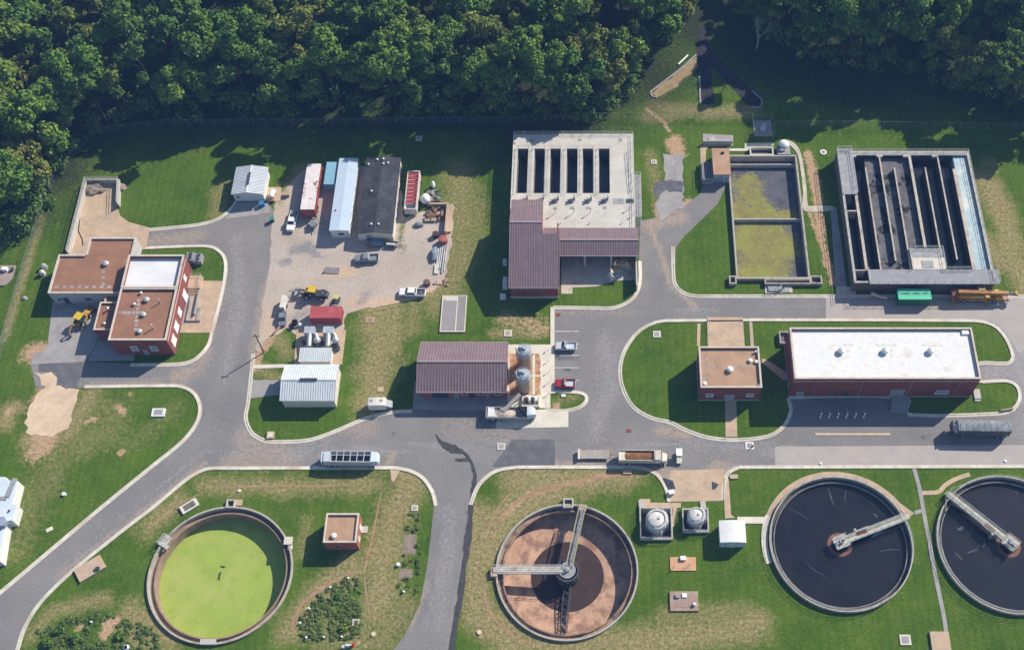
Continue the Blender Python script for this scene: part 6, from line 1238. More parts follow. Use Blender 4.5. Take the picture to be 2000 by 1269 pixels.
# yellow backhoe at the low wing
def backhoe(name, label, loc, rz, dark=False, sc=1.0):
    t = thing(name, label, 'excavator', loc, rz); p = METAL_D if dark else ORANGE
    b = MB(); loft(b, [(2.4, .55, .5, .7, 1.3), (1.0, .6, .55, .6, 1.55), (.9, .75, .7, .55, 1.5), (-1.5, .75, .7, .55, 1.3)]); b.build('chassis', p, t)
    b = MB(); loft(b, [(.9, .8, .75, 1.3, 1.4), (.6, .82, .72, 1.3, 2.7), (-.9, .82, .72, 1.3, 2.7), (-1.1, .8, .75, 1.3, 1.4)]); b.build('cab', GLASS, t)
    b = MB(); b.box(-1.05, .75, -.85, .85, 2.7, 2.82); b.build('cab_roof', YEL, t)
    wheels(t, (1.7,), .95, .5, .35); wheels(t, (-.9,), 1.05, .78, .45)
    b = MB(); b.bar((1.6, .55, 1.2), (3.2, .55, .9), .2, .22).bar((1.6, -.55, 1.2), (3.2, -.55, .9), .2, .22).bar((3.1, -.6, .9), (3.1, .6, .9), .15, .15); b.build('loader_arm', ORANGE, t)
    b = MB(); b.add([(3.2, -1.1, .15), (3.2, 1.1, .15), (3.2, 1.1, .95), (3.2, -1.1, .95), (4.0, -1.1, .1), (4.0, 1.1, .1)], [(0, 1, 2, 3), (0, 4, 5, 1), (0, 3, 4), (1, 5, 2)]); b.build('loader_bucket', M('bucket_brown', (.30, .12, .06), .8, .3, 1.0), t)
    b = MB(); b.bar((-1.6, 0, 1.0), (-2.6, .1, 2.6), .28, .32).bar((-2.6, .1, 2.6), (-4.0, .2, 1.7), .24, .28).bar((-4.0, .2, 1.7), (-4.3, .25, .7), .2, .22); b.build('boom', ORANGE, t)
    b = MB(); b.lump(-4.35, .25, .5, .35, .4, .35, 0, 3, .15, 8, 5); b.build('bucket', METAL_D, t)
    for s in (-1, 1): b = MB(); b.bar((-1.5, s * .8, .9), (-2.0, s * 1.4, .1), .15, .2); b.build('stabiliser', ORANGE, t)
    return t
c = g('U', 700, 850, 1.0); backhoe('backhoe', 'yellow backhoe loader on the grey slab south of the low wing', (c[0], c[1], .09), R(68))
# grader-like loader in the yard
c = g('B', 650, 985, .8); t = thing('wheel_loader', 'dark wheel loader with a yellow cab roof and long boom, north of the red container', 'loader', (c[0], c[1], .055), R(172))
b = MB(); loft(b, [(.6, .8, .75, .8, 1.5), (-1.2, .9, .85, .7, 1.6), (-3.0, .85, .75, .75, 1.8), (-3.2, .8, .7, .8, 1.6)]); b.build('engine_cover', METAL_D, t)
b = MB(); loft(b, [(1.1, .75, .7, 1.4, 1.6), (.9, .75, .7, 1.4, 2.8), (-.4, .75, .7, 1.4, 2.8), (-.6, .75, .7, 1.4, 1.6)]); b.build('cab', GLASS, t); b = MB(); b.box(-.7, 1.05, -.85, .85, 2.8, 2.95); b.build('cab_roof', YEL, t)
wheels(t, (1.6, -1.9), 1.15, .72, .48); b = MB(); b.bar((.9, .4, 1.4), (3.6, .5, 1.2), .26, .3).bar((.9, -.4, 1.4), (3.6, -.5, 1.2), .26, .3).bar((1.5, 0, 1.6), (4.2, .2, 2.2), .2, .22); b.build('lift_arm', METAL_D, t)
b = MB(); b.box(3.5, 4.5, -1.3, 1.3, .3, 1.0).box(4.3, 6.0, -.9, -.78, .25, .35).box(4.3, 6.0, .78, .9, .25, .35); b.build('fork', STEEL, t); b = MB(); b.box(.9, 2.2, -.3, .3, 1.2, 1.7); b.build('front_frame', ORANGE, t); b = MB(); b.cyl(-2.2, .3, 1.8, 2.5, .08, .08, 8); b.build('exhaust', METAL, t)
c = g('B', 792, 1030, .8); t = thing('roller', 'small dark roller with a pale yellow canopy at the red container corner', 'roller', (c[0], c[1], .055), R(80)); b = MB(); b.box(-.9, .9, -.6, .6, .5, 1.1); b.build('body', METAL_D, t); b = MB(); b.box(-.1, .9, -.6, .6, 1.9, 2.0); b.build('canopy', YEL_G, t)
b = MB()
for x in (-.05, .85):
    for y in (-.55, .55): b.cyl(x, y, 1.0, 1.9, .04, .04, 6)
b.build('canopy_post', METAL_D, t); b = MB(); b.tube((1.1, -.65, .5), (1.1, .65, .5), .5, None, 18); b.build('front_drum', STEEL, t); b = MB(); b.tube((-1.1, -.65, .5), (-1.1, .65, .5), .5, None, 18); b.build('rear_drum', STEEL, t)
# truck crane
c = g('E', 1022, 1058, 1.2); t = thing('truck_crane', 'rusty yellow truck crane with lowered boom on the road', 'crane', (c[0] + .2, c[1], .03), 0)
b = MB(); b.box(-5.6, 4.6, -1.15, 1.15, .7, 1.15).box(-5.0, -3.8, -1.25, 1.25, .3, .7).box(1.5, 2.6, -1.3, 1.3, .35, .7); b.build('chassis', ORANGE, t)
b = MB(); loft(b, [(5.6, 1.0, .95, .7, 1.3), (5.3, 1.1, 1.0, .6, 1.6), (4.5, 1.15, 1.05, .6, 2.0), (3.9, 1.15, 1.05, .7, 2.05)]); b.build('cab', ORANGE, t); b = MB(); b.add([(5.45, -.9, 1.5), (5.45, .9, 1.5), (4.75, .85, 1.97), (4.75, -.85, 1.97)], [(0, 1, 2, 3)]); b.v = [(x + .04, y, z + .03) for x, y, z in b.v]; b.build('windscreen', GLASS, t)
b = MB(); b.cyl(-1.4, 0, 1.15, 1.5, 1.0, 1.0, 20).box(-4.2, -.2, -1.0, 1.0, 1.5, 2.3); b.build('turntable', ORANGE, t); b = MB(); loft(b, [(-.3, .0, .0, 1.5, 2.6), (-.31, .01, .01, 1.5, 2.6)]); 
b = MB(); b.box(.0, 1.6, .35, 1.25, 1.5, 2.9).box(.1, 1.5, .3, 1.2, 2.9, 3.0); b.build('operator_cab', YEL_G, t); b = MB(); b.box(.5, 1.1, .6, 1.0, 3.0, 3.03); b.build('roof_glass', GLASS, t)
b = MB(); b.bar((-4.6, -.1, 2.7), (6.6, -.25, 2.35), .75, .85); bo = b.build('boom', M('boom_orange', (.46, .21, .05), .6, .2, .7, (.30, .12, .06), .5, (.45, .7), spec=.35), t); b = MB(); b.bar((6.6, -.25, 2.35), (8.2, -.28, 2.3), .5, .6); b.build('boom_section', METAL_D, bo); b = MB(); b.box(8.1, 8.7, -.7, .25, 1.9, 2.7); b.build('boom_head', ORANGE, bo); b = MB(); b.bar((-5.6, -.5, 1.6), (1.2, -1.0, 2.0), .4, .5); b.build('lattice_jib', YEL_G, t)
wheels(t, (4.0, 2.9, -3.0, -4.3), 1.25, .55, .4); 
for x in (-5.2, 2.1):
    for s in (-1, 1): b = MB(); b.box(x - .15, x + .15, min(s * 1.2, s * 1.9), max(s * 1.2, s * 1.9), .55, .8).cyl(x, s * 1.9, .05, .8, .1, .1, 8).cyl(x, s * 1.9, .02, .1, .3, .3, 12); b.build('outrigger', ORANGE, t)
b = MB(); b.box(-5.9, -4.4, -.9, .9, 1.6, 2.5); b.build('counterweight', M('rust_brown', (.24, .10, .06), .8, .3, .9), t); b = MB(); b.box(5.9, 7.0, -1.0, .1, .5, .9).box(5.6, 7.4, -1.1, -.9, .4, .6); b.build('front_bumper', M('dusty_pink_steel', (.42, .27, .20), .9, .2, 1.0), t)
# dark covered trailer by the white-roofed building
c = g('I', 1660, 925, 3.0); t = thing('tipper_trailer', 'long dark grey trailer with ridged tarpaulin top casting a big shadow', 'trailer', (c[0], c[1] + .1, .03), R(-1.2))
b = MB(); loft(b, [(5.9, 1.25, 1.25, 1.1, 3.3), (-5.2, 1.25, 1.25, 1.1, 3.3)]); b.build('body', M('dark_trailer_paint', (.085, .092, .105), .6, .2, .8), t)
b = MB(); b.add([(x, y, z) for x in (5.8, -5.1) for y, z in ((-1.25, 3.3), (-.7, 3.52), (0, 3.58), (.7, 3.52), (1.25, 3.3))], [(k + 1, k, 5 + k, 6 + k) for k in range(4)] + [(0, 1, 2, 3, 4), (9, 8, 7, 6, 5)]); tp = b.build('tarpaulin', M('faded_tarp', (.20, .215, .225), .8, .25, .6, (.34, .35, .36), .5, (.5, .72), (.12, .13, .14)), t)
b = MB()
for k in range(9): x = -4.6 + k * 1.25; b.bar((x, -1.2, 3.36), (x, 0, 3.63), .08).bar((x, 0, 3.63), (x, 1.2, 3.36), .08)
b.build('tarp_bow', GREYP, tp)
b = MB(); b.lathe(0, 0, [(1.2, -1), (1.2, 0), (1.0, .45), (.55, .75), (.02, .85)], 18); b.v = [(-5.2 - z, y, 2.25 + x * .85) for x, y, z in b.v]; b.build('nose_cap', M('pale_nose', (.46, .49, .52), .5, .12, .9), t)
wheels(t, (5.0, 3.8, -3.6), 1.25, .5, .4); b = MB(); b.box(-5.0, 5.6, -.5, .5, .8, 1.1).box(-6.1, -5.9, -1.2, 1.2, .9, 3.2); b.build('underframe', METAL_D, t)
# silver open trailer on the south road
c = g('S', 422, 557, 2.6); t = thing('bulk_trailer', 'silver open-top trailer with a grid of roof bars on the main road', 'trailer', (c[0], c[1], .03), R(-.6))
b = MB(); b.box(-4.2, 4.2, -1.25, -1.15, .9, 2.7).box(-4.2, 4.2, 1.15, 1.25, .9, 2.7).box(-4.2, 4.2, -1.15, 1.15, .9, 1.1).box(-4.2, -4.1, -1.15, 1.15, 1.1, 2.7).box(4.1, 4.2, -1.15, 1.15, 1.1, 2.7); b.build('body', SILVER, t)
b = MB(); b.box(-4.05, 4.05, -1.12, 1.12, 1.1, 1.25); b.build('dark_load', M('dark_load', (.05, .052, .065), .9, .4, .8, (.12, .12, .13), .6, (.5, .7)), t)
b = MB()
for k in range(1, 6): x = -4.2 + k * 1.4; b.bar((x, -1.2, 2.72), (x, 1.2, 2.72), .13, .1)
b.bar((-4.2, .25, 2.75), (4.2, .25, 2.75), .1, .1).bar((-4.2, -1.2, 2.74), (4.2, -1.2, 2.74), .14, .14).bar((-4.2, 1.2, 2.74), (4.2, 1.2, 2.74), .14, .14); b.build('roof_bar', SILVER, t)
b = MB(); loft(b, [(5.75, .9, .8, 1.0, 2.2), (5.5, 1.15, 1.05, .9, 2.6), (4.25, 1.22, 1.15, .9, 2.72)]); b.build('front_hood', M('pale_blue_hood', (.56, .64, .72), .45, .06, .8), t)
b = MB(); loft(b, [(-4.25, 1.22, 1.15, .9, 2.72), (-5.5, 1.2, 1.1, .9, 2.6), (-5.7, 1.0, .9, 1.0, 2.3)]).box(-6.0, -5.8, -1.2, 1.2, .7, 2.5); b.build('rear_hood', M('pale_grey_hood', (.55, .60, .65), .45, .08, .8), t)
wheels(t, (-4.6, -3.4, 4.0), 1.22, .48, .4)
# sand truck and empty flatbed
c = g('T', 865, 1162, 2.0); t = thing('dump_truck', 'cream dump truck loaded with brown soil on the main road', 'truck', (c[0], c[1], .03), R(-.8))
b = MB(); b.box(-3.9, 3.5, -1.2, -1.08, .9, 2.3).box(-3.9, 3.5, 1.08, 1.2, .9, 2.3).box(-3.9, 3.5, -1.08, 1.08, .9, 1.1).box(-3.9, -3.78, -1.08, 1.08, 1.1, 2.3).box(3.38, 3.5, -1.08, 1.08, 1.1, 2.5); bd = b.build('bed', M('cream_truck_paint', (.55, .51, .42), .6, .12, .9, (.40, .34, .26), .8, (.5, .7)), t)
b = MB(); nx_, ny_ = 18, 8; vs = [(-2.5 + 5.8 * i / nx_, -1.07 + 2.14 * j / ny_, 1.75 + .38 * math.sin(PI * j / ny_) + rnd.uniform(-.09, .09)) for i in range(nx_ + 1) for j in range(ny_ + 1)]; b.add(vs, [(i * (ny_ + 1) + j, (i + 1) * (ny_ + 1) + j, (i + 1) * (ny_ + 1) + j + 1, i * (ny_ + 1) + j + 1) for i in range(nx_) for j in range(ny_)]); b.build('soil_load', M('brown_soil', (.235, .115, .05), .95, .2, 1.0, (.16, .07, .035), .8, (.5, .7), bump=.8), bd)
b = MB(); b.box(-3.78, -2.5, -1.07, 1.07, 1.1, 2.0); b.build('bed_end', CREAM, bd)
b = MB(); loft(b, [(3.6, 1.15, 1.05, .7, 2.5), (4.7, 1.15, 1.05, .7, 2.55), (5.0, 1.12, 1.0, .7, 1.75), (5.9, 1.0, .85, .7, 1.5), (6.05, .9, .8, .75, 1.4)]); b.build('cab', CREAM, t); b = MB(); b.add([(5.0, -.95, 1.85), (5.0, .95, 1.85), (4.73, .9, 2.45), (4.73, -.9, 2.45)], [(0, 1, 2, 3)]); b.v = [(x + .04, y, z + .02) for x, y, z in b.v]; b.build('windscreen', GLASS, t)
wheels(t, (4.9, -1.6, -2.9), 1.2, .5, .4); b = MB(); b.box(-3.8, 4.0, -.5, .5, .6, .9); b.build('underframe', METAL_D, t); b = MB(); b.box(5.95, 6.1, -1.1, 1.1, .5, .8); b.build('bumper', METAL, t)
c = g('T', 560, 1155, .5); t = thing('flatbed_trailer', 'empty low pale flatbed trailer behind the loaded dump truck', 'trailer', (c[0], c[1], .03), 0); b = MB(); b.box(-2.6, 3.3, -.95, .95, .55, .64); b.build('deck', M('dusty_deck', (.36, .325, .28), .9, .15, .8), t); b = MB(); b.box(-3.2, -2.7, -1.1, 1.1, .4, .95); b.build('tailboard', CREAM, t); wheels(t, (-.6, .5), 1.0, .28, .2); b = MB(); b.bar((3.3, 0, .55), (4.2, 0, .5), .15, .12); b.build('drawbar', METAL_D, t)
c = g('T', 1150, 1165, .9); t = thing('utility_cart', 'small white utility cart in front of the loaded dump truck', 'cart', (c[0], c[1], .03), R(-90)); b = MB(); loft(b, [(1.5, .55, .5, .35, .7), (.6, .6, .58, .3, .8), (-1.3, .6, .58, .3, .75)]); b.build('body', M('cart_cream', (.55, .53, .44), .6), t); b = MB(); b.box(-1.35, .35, -.62, .62, 1.75, 1.82); b.build('canopy', WHITE, t)
b = MB()
for x in (-1.25, .28):
    for y in (-.55, .55): b.cyl(x, y, .7, 1.75, .03, .03, 6)
b.build('canopy_post', METAL_D, t); b = MB(); b.box(-.6, .1, -.5, .5, .75, 1.0).box(-.75, -.6, -.5, .5, .9, 1.4); b.build('seat', METAL_D, t); wheels(t, (.95, -.85), .6, .24, .18)
# sludge truck beside the silos
c = g('G', 1150, 872, 1.6); t = thing('sludge_truck', 'roll-off truck with pale sludge load and silver rounded cab beside the silos', 'truck', (c[0], c[1], .1), 0)
b = MB(); b.box(-5.3, 3.2, -1.25, -1.12, .9, 1.9).box(-5.3, 3.2, 1.12, 1.25, .9, 1.9).box(-5.3, 3.2, -1.12, 1.12, .9, 1.05).box(-5.3, -5.18, -1.12, 1.12, 1.05, 1.9); bd = b.build('bed', M('faded_steel', (.42, .39, .36), .7, .2, .8), t)
b = MB(); b.box(-4.9, -3.5, -1.05, 1.05, 1.05, 1.95); b.build('grey_panel', ROOF_WH2, bd); b = MB(); b.box(-3.45, 1.4, -1.1, 1.1, 1.05, 1.4); b.lump(-1.0, -.2, 1.4, 2.3, .8, .4, 0, 3, .2, 16, 6).lump(-1.8, .5, 1.4, .9, .8, .5, 0, 5, .25); b.build('sludge_load', M('pale_sludge', (.52, .45, .36), .95, .18, .9, (.38, .32, .27), .6, (.5, .7), bump=.7), bd)
b = MB(); b.box(1.45, 3.3, -1.15, 1.15, 1.0, 2.1); b.bar((1.4, 1.1, 2.1), (3.3, -1.0, 2.2), .2, .2); b.build('black_hopper', M('black_steel', (.015, .015, .02), .7, .3, 1.0), t)
b = MB(); loft(b, [(3.35, 1.15, 1.05, .7, 2.4), (4.4, 1.15, .95, .7, 2.5), (5.0, 1.0, .7, .7, 2.2), (5.25, .7, .5, .8, 1.8)]); b.build('cab', M('cab_silver', (.55, .60, .63), .4, .08, 1.0, spec=.5), t); b = MB(); b.add([(5.06, -.7, 1.55), (5.06, .7, 1.55), (4.85, .6, 2.15), (4.85, -.6, 2.15)], [(0, 1, 2, 3)]); b.v = [(x + .16, y, z + .1) for x, y, z in b.v]; b.build('windscreen', GLASS, t); wheels(t, (4.3, -2.6, -3.9), 1.22, .5, .4)
c = g('G', 1165, 770, 1.8); b = MB(); b.bar((c[0] - 1.8, c[1] - 2.0, 1.9), (c[0] + 1.6, c[1] + 1.2, 3.4), .8, .35).bar((c[0] + 1.2, c[1] + .8, 0), (c[0] + 1.2, c[1] + .8, 3.3), .2).bar((c[0] - .6, c[1] - 1.0, 0), (c[0] - .6, c[1] - 1.0, 2.3), .2); b.solo('conveyor', M('tan_conveyor', (.46, .42, .36), .7, .2, 1.0), 'pale inclined conveyor from the maroon-roofed building to the sludge truck', 'conveyor')
# camper van by the maroon roof
c = g('F', 1040, 845, 1.8); t = thing('camper_van', 'cream camper van with two roof hatches at the kerb', 'van', (c[0], c[1], .05), R(1)); b = MB(); loft(b, [(1.7, .9, .85, .5, 2.2), (1.5, 1.0, .95, .45, 2.45), (-1.9, 1.0, .95, .45, 2.45), (-2.1, .95, .9, .5, 2.3)]); b.build('body', CAMPER, t); b = MB(); loft(b, [(2.9, .75, .65, .5, 1.0), (2.7, .85, .8, .45, 1.15), (1.72, .9, .8, .45, 1.7)]); b.build('bonnet', GREYP, t)
for x in (-1.3, .75): b = MB(); b.box(x - .25, x + .25, -.05, .45, 2.45, 2.56); b.build('roof_hatch', STEEL, t)
wheels(t, (2.0, -1.3), .98, .34, .24)
# ================================================================= silver blower unit on its slab
def fx(x, y, h=0): s = 160 / 1269.0; return G(560 + x * s, 560 + y * s, h)
a = fx(350, 680, 2.5); t = thing('blower_unit', 'pair of silver blowers with ducts on a slab behind the white shed', 'machine', (a[0] + 2, a[1] - 2, .12), world=True)
for k, (X0, Y0) in enumerate(((350, 670), (640, 670))):
    c = fx(X0, Y0, 2.6); b = MB(); b.box(c[0] - 1.1, c[0] + 1.1, c[1] - .8, c[1] + .9, 1.2, 2.7).box(c[0] - .9, c[0] - .7, c[1] - .7, c[1] + .7, .12, 1.2).box(c[0] + .7, c[0] + .9, c[1] - .7, c[1] + .7, .12, 1.2); h_ = b.build('filter_house', METAL, t)
    b = MB(); b.tube((c[0] + .1, c[1] - .8, 2.2), (c[0] + .2, c[1] - 3.6, 1.9), .55, .5, 16).lump(c[0] + 1.7, c[1] - 1.9, 1.5, .8, .8, .8, 0, k, .02, 16, 10).tube((c[0] + 1.3, c[1] - .6, 2.0), (c[0] + 1.7, c[1] - 1.5, 1.8), .4, None, 14); b.build('duct', METAL, h_)
    b = MB(); b.box(c[0] + .9, c[0] + 2.2, c[1] - 3.2, c[1] - 2.4, .12, 1.1).cyl(c[0] - 1.4, c[1] - 2.0, .12, 1.2, .35, .35, 12).lathe(c[0] + 1.9, c[1] - 3.4, [(.1, .2), (.7, .3), (.7, .8), (.1, .9)], 16); b.build('motor', METAL_D, h_)
x0, x1, y0, y1 = [v for v in (fx(210, 950, 2.4)[0], fx(705, 950, 2.4)[0], fx(400, 1155, 2.4)[1], fx(400, 948, 2.4)[1])]
t = thing('lean_to', 'low white corrugated lean-to roof between the blowers and the metal shed', 'lean-to', ((x0 + x1) / 2, (y0 + y1) / 2, .1), world=True); m = MB(); slope(m, x0, x1, y0, 2.3, y1, 2.55, .08, 0, .4); m.build('roof', [TINW, TINW_S], t); b = MB(); b.box(x0 + .2, x1 - .2, y0 + .15, y1 - .15, .1, 2.2); b.build('wall', SIDING, t)
c = fx(200, 590, .5); b = MB(); b.lathe(c[0], c[1], [(.3, .1), (.42, .2), (.42, .8), (.1, 1.0), (.02, 1.0)], 12); b.solo('white_drum', SILVER, 'pale drum in the shade southwest of the red container', 'drum')
# pole
c0 = g('F', 207, 478); b = MB(); b.cyl(*c0, -.2, 7.4, .16, .11, 10); t = thing('utility_pole', 'dark timber utility pole with a guy wire at the road edge', 'pole', (*c0, 0), world=True); b.build('shaft', POLEW, t); b = MB(); b.bar((c0[0] - .8, c0[1], 6.8), (c0[0] + .8, c0[1], 6.8), .12, .14); b.build('crossarm', POLEW, t)
e = G(548, 640); b = MB(); b.tube((c0[0], c0[1], 6.5), (e[0], e[1], .2), .03, None, 5); b.build('guy_wire', STEEL, t); b = MB(); b.bar((G(535, 653)[0], G(535, 653)[1], .5), (e[0], e[1], .4), .25, .5); b.solo('timber_rail', TIMBER, 'weathered timber barrier between the yard and the pole', 'barrier')
# ================================================================= yard clutter
def drum(name, label, loc, r, h, mat, cat): b = MB(); b.lathe(0, 0, [(.02, h), (r * .9, h), (r, h - .06), (r, .08), (r * .92, 0)], 16); b.ring(0, 0, r, r + .04, h * .45, h * .52, 16); o = b.solo(name, mat, label, cat); o.location = (*loc[:2], .06); return o
drum('barrel', 'dark rust-brown barrel standing alone by the concrete wall end', at('B', 1440, 597), .75, 1.2, M('dark_rust', (.07, .045, .04), .8, .3, 1.0), 'barrel')
drum('barrel', 'pinkish red tank on the yard edge above the pipe stack', at('B', 1490, 635), 1.0, 1.5, M('faded_red', (.40, .11, .09), .8, .25, .9, (.30, .16, .14), .9, (.5, .7)), 'barrel')
drum('barrel', 'brown barrel at the yard corner near the white pickup bed', at('B', 1382, 912), .75, 1.2, M('brown_drum', (.14, .085, .075), .8, .25, 1.0), 'barrel')
c = at('B', 1375, 372); b = MB(); b.lump(c[0], c[1], 1.2, 1.15, 1.3, 1.2, 0, 1, .05, 14, 9); b.solo('white_tank', WHITE, 'white plastic tank beside the scrap heap', 'tank')
c = at('B', 1425, 275); b = MB(); b.lump(c[0], c[1], 1.0, .45, .8, .9, 0, 2, .1, 10, 7); b.solo('white_bag', WHITE, 'narrow white sack standing north of the scrap heap', 'sack')
SCRAP = M('scrap_metal', (.30, .29, .28), .8, .4, 1.2, (.10, .075, .06), .9, (.45, .6)); SCRAPB = M('rusty_scrap', (.19, .105, .07), .9, .4, 1.0, (.36, .26, .19), .8, (.5, .65))
b = MB(); q = random.Random(5)
for i in range(16): c = at('B', q.uniform(1395, 1470), q.uniform(295, 375)); b.obox(c[0], c[1], .06, q.uniform(.4, 1.2), q.uniform(.5, 1.6), q.uniform(.3, .8), q.uniform(0, 3))
for i in range(6): c = at('B', q.uniform(1400, 1460), q.uniform(300, 370)); b.tube((c[0] - 1, c[1], .5), (c[0] + 1, c[1] + q.uniform(-.8, .8), .9), .16, None, 8)
b.solo('scrap_metal_heap', SCRAP, 'grey heap of scrap metal and pipes between white tank and white sack', 'scrap')
b = MB()
for i in range(26): c = at('B', q.uniform(1370, 1500), q.uniform(395, 490)); b.obox(c[0], c[1], .06, q.uniform(.3, 1.0), q.uniform(.4, 1.8), q.uniform(.3, .8), q.uniform(0, 3))
b.solo('timber_heap', SCRAPB, 'brown heap of broken boards and rusty scrap inside the bay wall', 'scrap')
c0, c1, c2 = g('B', 1520, 395, .9), g('B', 1518, 582, .9), g('B', 1470, 395, .9); b = MB(); b.box(c0[0] - .25, c0[0] + .2, c1[1], c0[1], 0, 1.5).box(c2[0] - 2.5, c0[0] - .25, c0[1] - .4, c0[1], 0, 1.4).box(c0[0] + .2, c0[0] + 1.1, c1[1] + .5, c0[1], 0, .6); b.solo('bunker_wall', CONC_TAN, 'L-shaped concrete bunker wall at the east edge of the yard', 'wall')
c = at('B', 1404, 495); b = MB(); b.obox(c[0], c[1], .3, .6, 2.6, .9, .02).obox(c[0] - .9, c[1], .06, .3, .3, .8, 0).obox(c[0] + .9, c[1], .06, .3, .3, .8, 0); b.solo('plank_stack', TIMBER, 'pale stack of planks in front of the brown heap', 'timber')
c = at('B', 1328, 525); b = MB(); b.lump(c[0], c[1], .35, 1.2, .75, .5, 0, 9, .12, 12, 7); b.solo('covered_machine', GREYP, 'small grey covered machine west of the plank stack', 'machine')
c = at('B', 1430, 720); b = MB(); b.lump(c[0], c[1], .5, .9, 2.0, .7, 0, 4, .14, 12, 8); b.solo('tarpaulin_bundle', TARP, 'blue-grey tarpaulin bundle beside the long pipes', 'bundle')
PIPES = M('dull_pipe', (.45, .44, .43), .6, .2, .8, (.25, .25, .26), .7, (.5, .7))
for k in range(5): p0 = g('B', 1462 + k * 13, 668); p1 = g('B', 1440 + k * 13, 850 - 14 * (k % 3)); b = MB(); b.tube((p0[0], p0[1], .24), (p1[0], p1[1], .24), .17, None, 10).tube((p0[0] - .01, p0[1] - .2, .24), (p0[0], p0[1] - .5, .24), .21, None, 10); b.solo('pipe_length', PIPES, 'long grey pipe lying in the row on the east edge of the yard', 'pipe', 'long pipes on the yard edge')
c = at('B', 1445, 835); b = MB(); b.box(c[0] - .6, c[0] + .3, c[1] - .4, c[1] + 2.2, .06, .4); b.solo('crate', CREAM, 'flat pale crate at the south end of the long pipes', 'crate')
b = MB()
for i in range(9): c = at('B', q.uniform(1420, 1520), q.uniform(880, 925)); b.lump(c[0], c[1], .1, q.uniform(.25, .8), q.uniform(.2, .5), q.uniform(.12, .35), 0, i, .3, 8, 5)
b.solo('stone_litter', M('pinkish_stone', (.50, .36, .30), .95, .25, 1.0), 'scatter of pinkish stones and boards beside the brown corner barrel', 'stones')
c = at('B', 1050, 648); b = MB(); b.lump(c[0] + .3, c[1], .7, 1.9, .9, .8, 0, 3, .16, 12, 8).lump(c[0] - 1.5, c[1] + .3, .5, .9, .8, .6, 0, 6, .2); b.solo('covered_boat', TARP, 'machine under a blue-grey tarpaulin in front of the dark-roofed trailer', 'machine')
c = at('B', 1155, 660, .5); t = thing('utility_trailer', 'small two-wheeled trailer with cream box at the dark-roofed trailer corner', 'trailer', c, R(-4)); b = MB(); b.box(-1.3, 1.3, -.65, .65, .45, .6).box(-1.3, 1.3, -.65, -.6, .6, .95).box(-1.3, 1.3, .6, .65, .6, .95); b.build('bed', GREYP, t); b = MB(); b.box(-1.2, .8, -.5, -.05, .6, 1.1); b.build('box', CREAM, t); b = MB(); b.bar((1.3, 0, .5), (2.2, 0, .4), .12, .1); b.build('drawbar', METAL_D, t); wheels(t, (0,), .85, .34, .2)
c = at('B', 765, 828, .2); b = MB(); b.obox(c[0], c[1], .06, .22, 3.2, 1.7, -.06).obox(c[0] - 1.5, c[1] + .1, .06, .5, .25, 1.6, -.3); b.solo('steel_plate', M('plate_grey', (.24, .225, .22), .7, .2, .8), 'flat grey steel plate lying on the gravel', 'plate')
c = at('B', 640, 535); t = thing('compressor', 'grey towable compressor south of the weathered red trailer', 'compressor', c, R(-80)); b = MB(); loft(b, [(1.0, .5, .45, .5, 1.1), (.8, .6, .55, .45, 1.35), (-1.0, .6, .55, .45, 1.35), (-1.2, .5, .45, .5, 1.1)]); b.build('canopy', GREYP, t); b = MB(); b.bar((1.0, 0, .55), (2.2, 0, .45), .12, .12); b.build('drawbar', METAL_D, t); wheels(t, (-.2,), .8, .34, .2)
c = at('B', 372, 498); t = thing('wheelie_bin', 'green wheelie bin on the asphalt edge near the small garage', 'bin', c, .3); b = MB(); loft(b, [(.4, .4, .45, .1, 1.0), (-.4, .4, .45, .1, 1.1)]); b.build('body', METAL_D, t); b = MB(); b.obox(.05, 0, 1.1, 1.18, 1.0, 1.0); b.build('lid', M('bin_green', (.03, .25, .16), .6), t); 
c = at('A', 1365, 238); t = thing('blue_bin', 'blue plastic bin at the garage corner', 'bin', c, .4); b = MB(); loft(b, [(.5, .45, .5, .05, 1.0), (-.5, .45, .5, .05, 1.1)]); b.build('body', BLUE, t); b = MB(); b.obox(0, 0, 1.08, 1.16, 1.15, 1.1); b.build('lid', BLUE, t)
c = at('A', 1428, 182); t = thing('fuel_tank', 'white fuel tank on its small tan slab beside the garage', 'tank', (c[0], c[1], .09), R(80)); b = MB(); b.lathe(0, 0, [(.02, -1.1), (.5, -1.0), (.6, -.8), (.6, .8), (.5, 1.0), (.02, 1.1)], 18); b.v = [(z, y, x + .9) for x, y, z in b.v]; b.build('shell', WHITE, t); b = MB(); b.box(-.8, -.6, -.5, .5, 0, .5).box(.6, .8, -.5, .5, 0, .5); b.build('cradle', STEEL, t)
c = at('A', 1415, 212); b = MB(); b.obox(c[0], c[1], .06, .5, 1.4, .5, .3).obox(c[0] + .6, c[1] - .3, .06, .9, .4, .4, .2); b.solo('scrap_boards', SCRAPB, 'dark boards leaning south of the white fuel tank', 'boards')
c = at('B', 470, 330); b = MB(); b.box(c[0] - .55, c[0] + .55, c[1] - .5, c[1] + .5, 0, .8); b.box(c[0] - .65, c[0] + .65, c[1] - .6, c[1] + .6, .8, .92); b.solo('timber_box', TIMBER, 'small weathered box on the grass between the garage and the red trailer', 'box')
c = at('B', 452, 1050); t = thing('cargo_trailer', 'narrow white trailer at the west edge of the yard', 'trailer', c, R(86)); b = MB(); b.box(-1.6, 1.6, -.5, .5, .5, 1.9); b.build('body', M('trailer_cream', (.66, .62, .56), .6), t); b = MB(); b.bar((1.6, 0, .5), (2.6, 0, .4), .12, .1); b.build('drawbar', METAL_D, t); wheels(t, (-.2,), .72, .34, .2)
